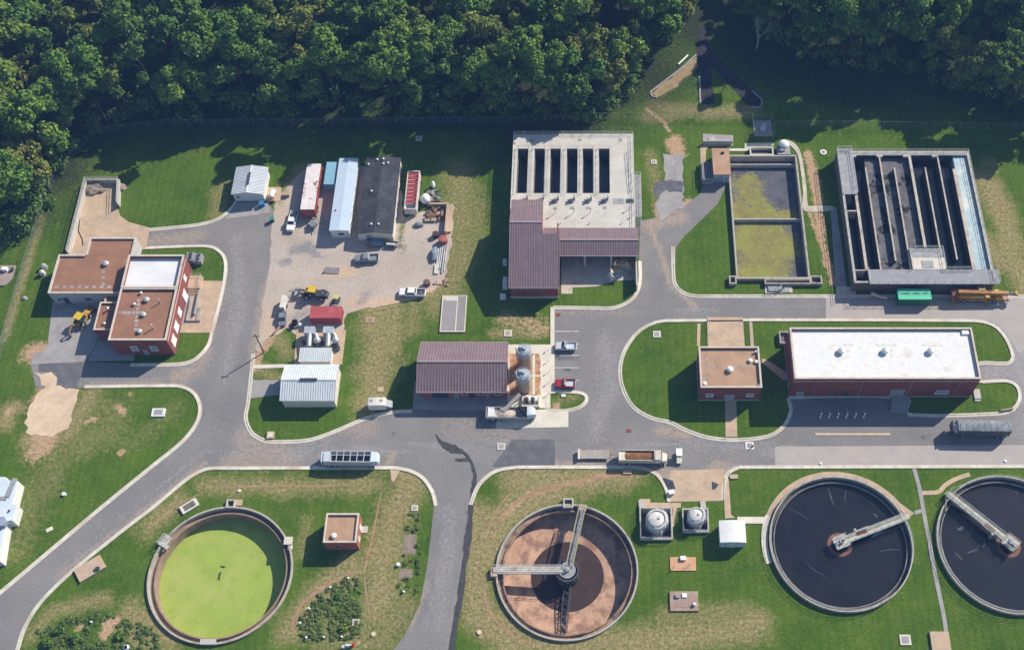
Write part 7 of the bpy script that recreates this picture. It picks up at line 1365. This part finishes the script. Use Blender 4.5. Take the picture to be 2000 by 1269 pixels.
c = at('B', 440, 1142); t = thing('car', 'small dark grey car south of the narrow white trailer', 'car', c, R(-85)); b = MB(); loft(b, [(1.9, .7, .65, .4, .65), (1.7, .8, .75, .3, .8), (.7, .85, .8, .28, .9), (-1.5, .85, .8, .28, .95), (-1.9, .75, .7, .4, .8)]); b.build('body', GREYP, t); b = MB(); loft(b, [(.9, .75, .7, .88, .92), (.2, .75, .6, .88, 1.4), (-.9, .75, .6, .88, 1.4), (-1.5, .75, .7, .88, .95)]); b.build('cabin', GLASS, t); b = MB(); loft(b, [(.25, .5, .62, 1.38, 1.42), (-.95, .5, .62, 1.38, 1.42)]); b.build('roof', GREYP, t); wheels(t, (1.1, -1.1), .85, .3, .2)
for i, (x, y, s, lb) in enumerate(((520, 1165, .7, 'dark tyre pile at the corner of the red container shade'), (500, 1195, .55, 'dark cylinder beside the tyre pile'))):
    c = at('B', x, y); b = MB()
    for k in range(3 - i): b.lathe(c[0], c[1], [(s * .5, .07 + .25 * k), (s, .1 + .25 * k), (s, .26 + .25 * k), (s * .5, .3 + .25 * k)], 16, 0, True)
    b.solo('tyre_pile', BLACK, lb, 'tyres')
# bench of small slabs, vaults and manhole lids
def lid(label, loc, sx, sy, mat=None, top=None, h=.16, rz=0, name='access_vault', rnd_=False, cat='lid'):
    t = thing(name, label, cat, (loc[0], loc[1], 0), rz); b = MB()
    if rnd_: b.cyl(0, 0, -.1, h, sx / 2, sx / 2, 20)
    else: b.box(-sx / 2, sx / 2, -sy / 2, sy / 2, -.1, h)
    b.build('frame', mat or CONC_PALE, t); b = MB()
    if rnd_: b.cyl(0, 0, h, h + .03, sx * .32, sx * .32, 16)
    else: b.box(-sx * .33, sx * .33, -sy * .33, sy * .33, h, h + .03)
    b.build('cover', top or CONC_GREY, t); return t
for x, y, s, lb in ((992, 651, 1.7, 'pale square vault lid on the grass north of the maroon-roofed building'), (1283, 653, 1.7, 'pale square vault lid on the oval lawn'), (1277, 317, 1.35, 'small white vault lid between the filter building and the broken pavement'), (818, 271, 1.5, 'vault lid in the shade of the wood edge'), (979, 872, 1.6, 'white square vault lid in the main road'), (810, 992, 1.3, 'white vault lid at the top of the planting strip'), (695, 1215, 1.3, 'white vault lid in the weedy bed'), (1768, 1249, 2.1, 'grey vault lid on the lawn south of the clarifiers')): lid(lb, G(x, y), s, s * .95, h=.18)
lid('round white lid between the sludge basin and the aeration tank', G(1608, 298), 1.6, 1.6, WHITE, rnd_=True, h=.2); lid('grey rectangular lid on the lawn inside the west road bend', G(310, 806), 2.8, 1.9, ROOF_WH2, h=.3)
lid('slanted pale lid with dark slot by the green tank', G(371, 989), 3.6, 1.9, CONC_PALE, CONC_DK, .5, R(36)); lid('large tan slab with a small box beside the southwest road', G(177, 1111), 5.4, 3.1, CONC_TAN, CONC_TAN, .5, R(36)); c = G(193, 1112); b = MB(); b.box(c[0] - .35, c[0] + .35, c[1] - .3, c[1] + .3, .5, 1.0); b.solo('valve_box', METAL_D, 'dark valve box on the large tan slab', 'box')
lid('orange-tan slab with a white box on the lawn under the drum pits', G(1334, 1101), 5.1, 2.8, M('orange_concrete', (.58, .33, .19), .9, .08, .5), M('orange_concrete_b', (.57, .33, .195), .9, .08, .5), .2); c = g('M', 452, 758); b = MB(); b.box(c[0] - .55, c[0] + .55, c[1] - .4, c[1] + .4, .2, .75); b.solo('valve_box', WHITE, 'white box on the orange-tan slab', 'box'); 
b = MB()
for x, y in ((375, 830), (500, 808)): c = g('M', x, y); b.cyl(c[0], c[1], .2, 1.4, .06, .06, 8)
b.solo('hand_valve', STEEL, 'two thin valve stems rising from the orange-tan slab', 'valve')
lid('brown square slab with hatches on the lawn', G(1336, 1174), 5.5, 3.9, M('brown_slab', (.36, .26, .20), .9, .2, .6), M('brown_slab_top', (.33, .235, .19), .9, .2, .5), .35); c = g('M', 462, 1045); b = MB(); b.box(c[0] - .45, c[0] + .45, c[1] - .4, c[1] + .4, .35, .6); b.solo('hatch', WHITE, 'white hatch on the brown slab', 'hatch'); c = g('M', 408, 1050); b = MB(); b.box(c[0] - .4, c[0] + .4, c[1] - .35, c[1] + .35, .35, .75); b.solo('hatch', STEEL, 'grey hatch next to the white one on the brown slab', 'hatch'); c = g('M', 540, 1115); b = MB(); b.cyl(c[0], c[1], .35, .95, .35, .3, 12); b.solo('standpipe', ROOF_WH2, 'short pale standpipe on the corner of the brown slab', 'pipe')
lid('tan slab at the foot of the narrow path', G(1836, 1254), 3.6, 4.0, CONC_TAN, CONC_TAN, .5); lid('small red lid in the parking bays', G(1090, 615), .9, .8, M('red_lid', (.26, .055, .05), .8), M('red_lid_b', (.22, .05, .05), .8), .06); lid('small red lid in the road near the oval lawn', G(1228, 841), 1.1, .8, M('red_lid_c', (.24, .07, .07), .8), M('red_lid_d', (.2, .06, .06), .8), .06)
lid('open white frame in the road beside the brick path', G(1464, 870), 1.7, 1.6, WHITE, CONC_GREY, .1); b = MB(); c = G(1470, 872); b.cyl(c[0], c[1], .03, 1.0, .22, .05, 10); b.solo('traffic_cone', M('cone_red', (.5, .08, .03), .6), 'red traffic cone by the open white frame', 'cone')
lid('brown square patch lid on the grass strip', g('F', 980, 242), 1.8, 1.3, CONC_TAN, M('brick_lid', (.35, .17, .13), .9), .1); lid('small tan lid on the grass strip west of the maroon roof', g('F', 1057, 748), 1.3, 1.1, CONC_TAN, CONC_TAN, .1); lid('small white meter lid in the kerbed parking island', g('G', 1687, 700), .9, .6, WHITE, WHITE, .25); lid('pale lid at the kerb below the white metal shed', g('F', 258, 1085), 1.5, 1.6, CONC_TAN, CONC_PALE, .5)
lid('pale concrete collar in the gravel strip near the lower road', g('K', 1295, 1150), 1.0, 1.0, CONC_TAN, CONC_PALE, .3, 0, 'manhole', True); lid('tan concrete collar by the weedy bed', g('K', 583, 1162), 1.0, 1.0, CONC_TAN, CONC_PALE, .2, 0, 'manhole', True); lid('white stub on the lawn west of the south road', g('O', 500, 1132), .8, .8, WHITE, ROOF_WH2, .5, 0, 'manhole', True); lid('small pale lid beside the south road', g('P', 398, 303), 1.3, .8, CONC_PALE, CONC_PALE, .15, R(30)); lid('white stub at the planting strip', g('K', 752, 698), .75, .75, WHITE, WHITE, .6, 0, 'manhole', True)
x0, x1, y0, y1 = R4([(1478, 990), (1642, 992), (1632, 1228), (1470, 1230)], .3, 'B'); t = thing('vault_cover', 'grey two-panel vault cover with white frame on the grass', 'vault', ((x0 + x1) / 2, (y0 + y1) / 2, 0), world=True); b = MB(); b.frame(x0, x1, y0, y1, .22, -.1, .32); xm = x0 + (x1 - x0) * .62; b.box(xm - .12, xm + .12, y0 + .22, y1 - .22, -.1, .32); b.build('frame', CONC_PALE, t)
b = MB(); b.box(x0 + .22, xm - .12, y0 + .22, y1 - 1.4, -.1, .27); b.build('panel', M('plate_panel', (.30, .275, .27), .8, .08, .6), t); b = MB(); b.box(xm + .12, x1 - .22, y0 + .22, y1 - .22, -.1, .26); b.build('panel', M('plate_panel_b', (.27, .25, .245), .8, .08, .6), t); b = MB(); b.box(x0 + .22, xm - .12, y1 - 1.38, y1 - .22, -.1, .28).box(x0 + .5, x0 + 1.1, y1 - 1.1, y1 - .5, .28, .4); b.build('access_hatch', CONC_PALE, t)
for i in range(5):
    c = g('G', 1458 + i * 9, 280 + i * 112.5); c = (g('G', 1535, 232 + i * 113)[0], g('G', 1535, 232 + i * 113)[1]); t = thing('sign_post', 'thin parking sign post in the row along the cream slab edge', 'sign', (c[0], c[1], 0), 0, 'sign posts along the parking bays', world=True); b = MB(); b.cyl(c[0], c[1], 0, 1.25, .04, .04, 6); b.build('post', STEEL, t); b = MB(); b.box(c[0] - .02, c[0] + .05, c[1] - .15, c[1] + .15, .85, 1.25); b.build('plate', WHITE, t)
# slate-dark sheet piles on the drive
c = g('M', 345, 190); b = MB(); b.prism(gl('M', [(296, 130), (375, 155), (392, 215), (345, 232)]), .05, .16); b.solo('rubber_mat', M('mat_dark', (.045, .055, .07), .8, .2, 1.0), 'dark folded rubber mat on the drive by the west kerb', 'mat'); c = g('M', 362, 242, .5); b = MB(); b.obox(c[0], c[1], .05, .8, 1.1, .8, .15); b.obox(c[0], c[1], .8, .9, 1.2, .9, .15); b.solo('control_box', WHITE, 'white control box at the foot of the folded mat', 'box')
b = MB(); b.prism(gl('M', [(678, 160), (728, 180), (705, 215), (680, 218)]), .05, .14); b.solo('rubber_mat', M('mat_dark_b', (.05, .058, .075), .8, .2, 1.0), 'small dark mat near the east kerb of the drive', 'mat')
for x, y, lb in ((30, 88, 'concrete drain inlet at the kerb corner north of the drum pits'), (855, 125, 'concrete drain inlet where the drive meets the lawn walk')): c = g('M', x, y); b = MB(); b.box(c[0] - 1.1, c[0] + .6, c[1] - .4, c[1] + .5, -.1, .3).box(c[0] - .6, c[0] + .3, c[1] - .5, c[1] - .4, -.1, .1); b.solo('drain_inlet', CONC_TAN, lb, 'drain inlet')
# edge-of-frame pad
q = gl('U', [(-60, 392), (140, 392), (112, 500), (45, 562), (-60, 565)]); b = MB(); b.prism(q, -.1, .3); t = thing('equipment_pad', 'grey-brown slab beyond the chain-link fence with two small units', 'slab', (q[0][0], q[0][1], 0), world=True); b.build('slab', M('pad_grey_brown', (.33, .27, .24), .9, .12, .6), t); c = g('U', 45, 420, .6); b = MB(); b.box(c[0] - .6, c[0] + .5, c[1] - .4, c[1] + .4, .3, 1.1); b.build('unit', WHITE, t); c = g('U', 102, 420, .6); b = MB(); b.box(c[0] - .25, c[0] + .3, c[1] - .4, c[1] + .4, .3, .9); b.build('cabinet', METAL_D, t)
c = g('U', 212, 670); b = MB(); b.lump(c[0], c[1], .1, .7, .5, .4, 0, 3, .25, 8, 5); b.solo('boulder', CONC_GREY, 'pale boulder on the lawn beside the west fence line', 'boulder')
c = g('K', 405, 1235, .8); t = thing('hydrant_assembly', 'blue-white valve assembly with red handle at the edge of the weedy bed', 'valve', (c[0], c[1], 0), world=True); b = MB(); b.cyl(c[0], c[1], 0, 1.1, .3, .25, 12).tube((c[0] - 1, c[1] - .2, .6), (c[0] + .8, c[1] + .1, .6), .2, None, 10).cyl(c[0] - .7, c[1] - .3, 0, .9, .25, .25, 10); b.build('body', M('pale_valve', (.55, .62, .66), .5, .15, 1.0), t); b = MB(); b.cyl(c[0] + 1.0, c[1] + .2, .2, .75, .38, .3, 12); b.build('handle', REDP, t)
c = g('P', 1015, 1250, .5); b = MB(); b.lathe(c[0], c[1], [(.4, 0), (.6, .5), (.6, .8), (.35, 1.0)], 14); b.solo('standpipe', METAL, 'grey ringed standpipe at the bottom of the weedy bank', 'pipe')
for i, (vw, x, y) in enumerate((('K', 415, 790), ('K', 295, 852), ('K', 152, 992), ('K', 92, 1090), ('K', 133, 1187), ('K', 252, 1185), ('K', 372, 1182), ('K', 787, 880), ('P', 738, 1047))): c = g(vw, x, y); b = MB(); b.cyl(c[0], c[1], 0, .5, .2, .17, 10).lathe(c[0], c[1], [(.22, .5), (.16, .62), (.02, .66)], 10); b.solo('marker_post', WHITE, 'short white marker post at the edge of a weedy bed', 'marker', 'white marker posts round the weedy beds')
for vw, x, y, lb in (('I', 408, 1210, 'small white drain cap at the road edge near the uncut clarifier'), ('I', 1838, 1192, 'white drain cap at the road edge near the cut-off clarifier'), ('J', 825, 33, 'white stub north of the green tank')): c = g(vw, x, y); b = MB(); b.cyl(c[0], c[1], 0, .25, .3, .25, 12); b.solo('drain_marker', WHITE, lb, 'cap')
# fences
fence('chain_link_fence', 'long chain-link fence across the grass along the wood edge', GL([(190, 262), (320, 246), (700, 243), (1000, 240), (1200, 232), (1330, 231), (1466, 233)]), 2.2, 3.2)
fence('chain_link_fence', 'chain-link fence running east from the concrete pen', GL([(1512, 248), (1700, 249), (1850, 251), (2080, 254)]), 2.2, 3.2)
fence('chain_link_fence', 'chain-link fence curving down the west lawn past the low wing', GL([(190, 262), (140, 310), (95, 375), (72, 455), (45, 545), (14, 655), (-10, 740)]), 2.2, 3.0)
b = MB(); c0 = gl('Q', [(500, 880), (420, 925), (330, 1000), (270, 1080)]); c1 = gl('R', [(455, 535), (365, 620)]); b.tube((*c1[0], .25), (*c1[1], .2), .22, None, 8); b.solo('white_pipe', WHITE, 'short white pipe lying beside the tan channel in the clearing', 'pipe')
c = gl('I', [(1750, 845), (1900, 770)]); b = MB(); b.bar((c[0][0] + 1.5, c[0][1] + 1.2, .35), (c[1][0] - .2, c[1][1] - .6, .35), .25, .5); b.solo('timber_barrier', TIMBER, 'slanting timber barrier on the lawn corner by the dark trailer', 'barrier')
# ================================================================= trees
def leaf_mesh(name, puffs, n, size, seed, mat, flat=.5, shell=.62, up_=.25):
    """crown of many leaf quads gathered on the shells of puffs (x, y, z, r)"""
    q = np.random.RandomState(seed); V = []; T = []
    for (x, y, z, r) in puffs:
        k = max(12, int(n * (r * r)))
        d = q.normal(size=(k, 3)); d[:, 2] = np.abs(d[:, 2]) * 1.05 - .42; d /= np.linalg.norm(d, axis=1)[:, None] + 1e-9
        rad = r * (shell + (1 - shell) * q.rand(k)) * (1 + .22 * q.normal(size=k))
        c = np.array([x, y, z]) + d * rad[:, None] * np.array([1, 1, .85])
        nrm = d + q.normal(size=(k, 3)) * flat + np.array([0, 0, up_]); nrm /= np.linalg.norm(nrm, axis=1)[:, None] + 1e-9
        up = q.normal(size=(k, 3)); a = np.cross(nrm, up); a /= np.linalg.norm(a, axis=1)[:, None] + 1e-9; b = np.cross(nrm, a)
        s = size * (.6 + .8 * q.rand(k))[:, None]; l = s * (.8 + .6 * q.rand(k))[:, None]
        quad = np.stack([c - a * s * .5 - b * l * .1, c + a * s * .1 - b * l * .55, c + a * s * .55 + b * l * .1, c - a * s * .1 + b * l * .55], 1)
        V.append(quad.reshape(-1, 3)); t = np.zeros((k, 4)); t[:, 0] = np.clip(q.rand() * .7 + q.rand(k) * .4, 0, 1); t[:, 1] = q.rand(k); t[:, 3] = 1; T.append(np.repeat(t, 4, 0))
    V = np.concatenate(V); T = np.concatenate(T); m = len(V) // 4
    me = bpy.data.meshes.new(name); me.vertices.add(len(V)); me.vertices.foreach_set('co', V.ravel()); me.loops.add(4 * m); me.loops.foreach_set('vertex_index', np.arange(4 * m))
    me.polygons.add(m); me.polygons.foreach_set('loop_start', np.arange(0, 4 * m, 4)); me.polygons.foreach_set('loop_total', np.full(m, 4)); me.update(calc_edges=True); me.validate()
    at = me.color_attributes.new('tint', 'FLOAT_COLOR', 'POINT'); at.data.foreach_set('color', T.ravel()); me.materials.append(mat); return me
LEAF_G = M_leaf('oak_leaves', (.055, .118, .020), (.165, .275, .042), (.19, .26, .042)); LEAF_Y = M_leaf('yellow_green_leaves', (.085, .130, .026), (.190, .235, .044), (.21, .22, .05)); LEAF_D = M_leaf('dark_leaves', (.038, .090, .024), (.122, .220, .042), (.13, .2, .04))
BARK = M('bark', (.065, .055, .047), .95, .25, 1.0); BARKG = M('grey_bark', (.32, .30, .28), .95, .2, 1.0)
def trunk_mesh(name, h, r0, seed, mat, limbs=5, spread=.2):
    q = random.Random(seed); b = MB(); p = Vector((0, 0, -.3)); pts = [p]
    for i in range(1, 6): p = Vector((q.uniform(-.25, .25) * i * .4, q.uniform(-.25, .25) * i * .4, h * .7 * i / 5)); pts.append(p)
    for i in range(5): b.tube(pts[i], pts[i + 1], r0 * (1 - .16 * i), r0 * (1 - .16 * (i + 1)), 8)
    for k in range(limbs):
        s = pts[2 + k % 4]; a = 2 * PI * k / limbs + q.uniform(-.4, .4); e = s + Vector((math.cos(a), math.sin(a), 0)) * h * spread * q.uniform(.6, 1) + Vector((0, 0, h * q.uniform(.1, .22))); m = s.lerp(e, .5) + Vector((0, 0, .3)); b.tube(s, m, r0 * .4, r0 * .27, 6); b.tube(m, e, r0 * .27, r0 * .1, 6)
    return b.mesh(name, mat)
def crown_puffs(seed, h, r, n, cone=0):
    """irregular crown: several lobes, each carrying small puffs on its outer side"""
    q = random.Random(seed); out = []; zc = h * .63; rz = h * .36; lean = q.uniform(0, 2 * PI)
    for i in range(n):
        a = q.uniform(0, 2 * PI); t = q.uniform(-.7, 1.0); k = math.sqrt(max(.08, 1 - t * t)) * r * q.uniform(.45, .98) * (1 - cone * max(0, t) * .6) * (1 + .22 * math.cos(a - lean))
        lx, ly, lz, lr = math.cos(a) * k * .8, math.sin(a) * k * .8, zc + t * rz * q.uniform(.75, 1.1), r * q.uniform(.26, .46)
        for _ in range(q.randint(5, 8)):
            b = a + q.uniform(-1.5, 1.5); e = q.uniform(-.5, 1.2); out.append((lx + math.cos(b) * math.cos(e) * lr * .8, ly + math.sin(b) * math.cos(e) * lr * .8, lz + math.sin(e) * lr * .75, lr * q.uniform(.36, .66)))
        out.append((lx * .8, ly * .8, lz, lr * .75))
    return out
EDGE_X0, EDGE_X1 = G(1400, 60)[0], G(1530, 60)[0]
PROTO = []
specs = [('dark', LEAF_D, 19, 5.2), ('green', LEAF_G, 18, 5.6), ('green', LEAF_G, 20, 5.0), ('yellow', LEAF_Y, 17, 4.9), ('green', LEAF_G, 16, 4.6), ('dark', LEAF_D, 21, 5.6), ('green', LEAF_G, 19, 5.9), ('yellow', LEAF_Y, 15, 4.3), ('dark', LEAF_D, 15, 4.6), ('dark', LEAF_D, 22, 3.9), ('yellow', LEAF_Y, 18, 5.6)]
for i, (kind, lm, h, r) in enumerate(specs):
    cm = leaf_mesh('crown', crown_puffs(40 + i, h, r, (9, 12, 10, 8, 11, 12, 13, 8, 9, 7, 8)[i], (.0, .5, .3, .0, .7, .2, .1, .4, .8, .9, .2)[i]), 118, (.50, .56, .48, .46, .52, .60, .54, .42, .52, .5, .46)[i], 90 + i, lm); tm = trunk_mesh('trunk', h, .32, 60 + i, BARK); PROTO.append((kind, cm, tm, h, r))
def bare_mesh(seed, h):
    q = random.Random(seed); b = MB()
    def grow(p, d, L, r, k):
        e = p + d * L; b.tube(p, e, r, r * .62, 6 if k < 2 else 4)
        if k > 4: return
        for _ in range(3 if k < 3 else 2):
            nd = (d + Vector((q.uniform(-1, 1), q.uniform(-1, 1), q.uniform(-.2, .6))) * .75).normalized(); grow(p.lerp(e, q.uniform(.6, 1)), nd, L * q.uniform(.55, .8), r * .55, k + 1)
    grow(Vector((0, 0, -.2)), Vector((0, 0, 1)), h * .34, .3, 0); return b.mesh('branches', BARKG)
LBL = {'dark': 'dark green broadleaf tree', 'green': 'mid green broadleaf tree', 'yellow': 'yellow-green broadleaf tree'}
ZONE = [('standing in the western wood beside the curving fence', lambda x, y: x < -92), ('standing in the wood behind the garage and trailers', lambda x, y: x < -42), ('standing in the wood behind the filter building', lambda x, y: x < -3), ('standing at the clearing edge by the tan channel', lambda x, y: x < 22), ('standing in the shaded wood behind the aeration tank', lambda x, y: True)]
def zone(x, y):
    for z, f in ZONE:
        if f(x, y): return z
tq = random.Random(21); placed = []; tree_n = 0
def add_tree(x, y, pk=None, sc=None, name='broadleaf_tree'):
    global tree_n
    i = tq.randrange(len(PROTO)) if pk is None else pk; kind, cm, tm, h, r = PROTO[i]; s = sc or tq.uniform(.82, 1.12); z = zone(x, y)
    if x > EDGE_X0 and x < EDGE_X1: s *= .56
    t = thing(name, LBL[kind] + ' ' + z, 'tree', (x, y, 0), tq.uniform(0, 2 * PI), LBL[kind].replace(' tree', ' trees') + ' ' + z); t.scale = (s, s, s * tq.uniform(.92, 1.06))
    for nm, me in (('trunk', tm), ('crown', cm)): o = bpy.data.objects.new(nm, me); C.objects.link(o); o.parent = t
    placed.append((x, y, r * s)); tree_n += 1
WOOD_W = GL([(-260, 480), (-20, 486), (25, 474), (66, 455), (100, 418), (126, 366), (140, 332), (150, 306), (176, 286), (205, 264), (240, 243), (300, 236), (500, 234), (700, 231), (900, 236), (1060, 242), (1150, 240), (1192, 225), (1232, 186), (1258, 150), (1285, 104), (1315, 76), (1350, 56), (1358, 0), (1362, -50)])
WOOD_W = WOOD_W + [(WOOD_W[-1][0], 268), (-205, 268), (-205, WOOD_W[0][1])]
WOOD_E = GL([(1436, -60), (1440, 30), (1462, 66), (1520, 105), (1600, 128), (1700, 142), (1800, 156), (1850, 188), (2000, 216), (2260, 235)]); WOOD_E = WOOD_E + [(150, WOOD_E[-1][1]), (150, 268), (WOOD_E[0][0], 268)]
# edge row first, then the interior, keeping trees apart
def try_tree(x, y, dmin, **k):
    for a, b, r in placed:
        if (a - x) ** 2 + (b - y) ** 2 < dmin * dmin: return
    add_tree(x, y, **k)
for poly, nE in ((WOOD_W, 24), (WOOD_E, 9)):
    for (xa, ya), (xb, yb) in zip(poly[:nE], poly[1:nE + 1]):
        L = math.hypot(xb - xa, yb - ya); n = max(1, int(L / 3.5))
        for k in range(n):
            u = (k + .5) / n; nx, ny = -(yb - ya) / L, (xb - xa) / L; o = tq.uniform(2.2, 4.2); try_tree(xa + (xb - xa) * u + nx * o, ya + (yb - ya) * u + ny * o, 5.2, sc=tq.uniform(1.0, 1.22))
for _ in range(9000):
    x = tq.uniform(-200, 148); y = tq.uniform(150, 262)
    X = np.array([x]); Y = np.array([y]); inw = in_poly(X, Y, WOOD_W)[0]; ine = in_poly(X, Y, WOOD_E)[0]
    if not (inw or ine): continue
    e = min(dist_line(X, Y, (WOOD_W if inw else WOOD_E)[:(25 if inw else 10)])[0], 99)
    if e < 3.4: continue
    vis = -168 < x < 122 and y < 238
    try_tree(x, y, (6.5 if vis else 10.5), sc=tq.uniform(.98, 1.28))
for i, (x, y, h, lb) in enumerate(((12, 190, 15, 'leafless grey tree among the western wood'), (1478, 95, 14, 'leafless grey tree in the shaded wood east of the clearing'), (1995, 120, 16, 'leafless grey tree at the frame edge of the shaded wood'), (225, 70, 15, 'leafless grey tree inside the western wood top'), (640, 150, 16, 'leafless grey tree in the wood behind the trailers'), (1040, 120, 15, 'leafless grey tree in the wood behind the filter building'), (1700, 110, 15, 'leafless grey tree deep in the shaded wood behind the aeration tank'))):
    c = G(x, y); t = thing('bare_tree', lb, 'tree', (c[0], c[1], 0), i * 1.3); o = bpy.data.objects.new('branches', bare_mesh(70 + i, h)); C.objects.link(o); o.parent = t
print('trees', tree_n)
# undergrowth along the wood edge
q = random.Random(77); puffs = []
for poly, nE in ((WOOD_W, 24), (WOOD_E, 9)):
    for (xa, ya), (xb, yb) in zip(poly[:nE], poly[1:nE + 1]):
        L = math.hypot(xb - xa, yb - ya); nx, ny = -(yb - ya) / L, (xb - xa) / L
        for k in range(int(L / .75)): u = q.random(); o = q.uniform(.2, 5); puffs.append((xa + (xb - xa) * u + nx * o, ya + (yb - ya) * u + ny * o, q.uniform(.3, 1) ** 2 * 7.5, q.uniform(.8, 2.2)))
o = bpy.data.objects.new('undergrowth', leaf_mesh('undergrowth', puffs, 26, .5, 5, LEAF_D)); C.objects.link(o); o['kind'] = 'stuff'
# weedy beds
BED_M = GL([(660, 1135), (690, 1120), (702, 1130), (706, 1170), (704, 1248), (590, 1250), (580, 1215), (610, 1170)]); BED_P = GL([(72, 1230), (130, 1205), (215, 1200), (300, 1225), (330, 1290), (60, 1300)])
LEAF_W = M_leaf('weed_leaves', (.050, .095, .020), (.125, .180, .042), (.13, .17, .05))
def bed(polys, avoid, n, rr, size, seed, name, mat, den=70):
    q = random.Random(seed); P_ = []
    for poly in polys:
        xs = [p[0] for p in poly]; ys = [p[1] for p in poly]; k = 0; A = abs(sum(poly[i][0] * poly[(i + 1) % len(poly)][1] - poly[(i + 1) % len(poly)][0] * poly[i][1] for i in range(len(poly)))) / 2
        while k < n * A:
            x, y = q.uniform(min(xs), max(xs)), q.uniform(min(ys), max(ys))
            if not in_poly(np.array([x]), np.array([y]), poly)[0]: continue
            k += 1
            if any(in_poly(np.array([x]), np.array([y]), a)[0] for a in avoid): continue
            P_.append((x, y, q.uniform(-.12, .06), q.uniform(*rr)))
    o = bpy.data.objects.new(name, leaf_mesh(name, P_, den, size, seed, mat, .4, .5, 1.1)); C.objects.link(o); o['kind'] = 'stuff'
bed([BED_M], [GL([(625, 1200), (642, 1195), (642, 1240), (628, 1240)])], 3.0, (.28, .52), .3, 3, 'bed_undergrowth', LEAF_W, 240)
bed([BED_P], [GL([(195, 1212), (235, 1205), (222, 1248), (160, 1262)]), GL([(140, 1225), (165, 1218), (170, 1240), (140, 1245)])], 2.2, (.28, .52), .3, 4, 'bank_undergrowth', LEAF_W, 200)
bed([GL([(793, 1000), (824, 1000), (822, 1020), (791, 1020)]), GL([(792, 1024), (818, 1024), (816, 1042), (790, 1042)]), GL([(783, 1082), (806, 1080), (804, 1110), (780, 1112)]), GL([(777, 1130), (802, 1128), (802, 1158), (775, 1158)]), GL([(818, 1030), (826, 1030), (815, 1160), (806, 1160)])], [], .8, (.3, .6), .26, 6, 'strip_undergrowth', LEAF_W, 220)
for vw, cx_, cy_, w, h in (('K', 825, 560, 2.6, 4.2), ('K', 800, 755, 2.6, 1.8)): c = g(vw, cx_, cy_); b = MB(); b.box(c[0] - w / 2, c[0] + w / 2, c[1] - h / 2, c[1] + h / 2, -.1, .03); b.solo('strip_soil_ground', M('strip_soil', (.25, .20, .155), .95, .2, .8, bump=.5), kind='structure')
# single shrubs
sh = [leaf_mesh('foliage', [(rnd.uniform(-.5, .5), rnd.uniform(-.5, .5), rnd.uniform(.25, .7), rnd.uniform(.35, .6)) for _ in range(8)], 120, .3, 200 + i, LEAF_G) for i in range(2)]
for i, (x, y, s) in enumerate(((118, 1232, 1.0), (150, 1248, 1.3), (95, 1255, 1.2), (235, 1240, 1.1), (660, 1165, .7), (672, 1230, .9))):
    c = G(x, y); t = thing('shrub', 'round green shrub in the weedy bank near the road bend' if x < 400 else 'round green shrub in the fenced weedy bed by the brick house', 'shrub', (c[0], c[1], 0), i, 'shrubs in the weedy bank' if x < 400 else 'shrubs in the weedy bed'); t.scale = (s, s, s); o = bpy.data.objects.new('foliage', sh[i % 2]); C.objects.link(o); o.parent = t
# ================================================================= light, sky, camera
AZ, EL = 51.0, 35.0
w = bpy.data.worlds.new('World'); SC.world = w; w.use_nodes = True; nt = w.node_tree
sky = nt.nodes.new('ShaderNodeTexSky'); sky.sky_type = 'NISHITA'; sky.sun_disc = False; sky.sun_elevation = R(EL); sky.sun_rotation = R(AZ); sky.altitude = 200; sky.air_density = 1.0; sky.dust_density = .6; sky.ozone_density = 1.6
bg = nt.nodes['Background']; bg.inputs['Strength'].default_value = .1; nt.links.new(sky.outputs[0], bg.inputs['Color'])
sd = Vector((math.sin(R(AZ)) * math.cos(R(EL)), math.cos(R(AZ)) * math.cos(R(EL)), math.sin(R(EL))))
L = bpy.data.lights.new('sun', 'SUN'); L.energy = 5.0; L.angle = R(.5); L.color = (1.0, .93, .82); lo = bpy.data.objects.new('sun', L); C.objects.link(lo); lo.rotation_euler = sd.to_track_quat('Z', 'Y').to_euler(); lo.location = (0, 100, 300)
hb = MB(); hb.box(-710, 710, -410, 1010, -7, 228); hz = hb.solo('haze', bpy.data.materials.new('haze_air'), kind='stuff'); hm = hz.data.materials[0]; hm.use_nodes = True; hn = hm.node_tree; hn.nodes.remove(hn.nodes['Principled BSDF'])
pv = hn.nodes.new('ShaderNodeVolumePrincipled'); pv.inputs['Color'].default_value = (.22, .45, 1.0, 1); pv.inputs['Density'].default_value = .0002; pv.inputs['Anisotropy'].default_value = 0.0; hn.links.new(pv.outputs[0], hn.nodes['Material Output'].inputs['Volume'])
cam = bpy.data.cameras.new('camera'); co = bpy.data.objects.new('camera', cam); C.objects.link(co); co.location = (0, 0, CAMH); co.rotation_euler = (R(TILT), 0, 0)
cam.sensor_fit = 'HORIZONTAL'; cam.sensor_width = 36.0; cam.lens = 36.0 * FPX / 2000.0; cam.shift_x = (1000 - PX0) / 2000.0; cam.shift_y = (PY0 - 634.5) / 2000.0; cam.clip_start = 1.0; cam.clip_end = 3000.0; SC.camera = co
vs = SC.view_settings; vs.view_transform = 'Standard'; vs.look = 'None'; vs.exposure = .46; vs.gamma = 1.0; vs.use_curve_mapping = False
SC.cycles.max_bounces = 6; SC.cycles.diffuse_bounces = 3; SC.cycles.transparent_max_bounces = 12; SC.cycles.use_denoising = True; SC.cycles.volume_bounces = 0
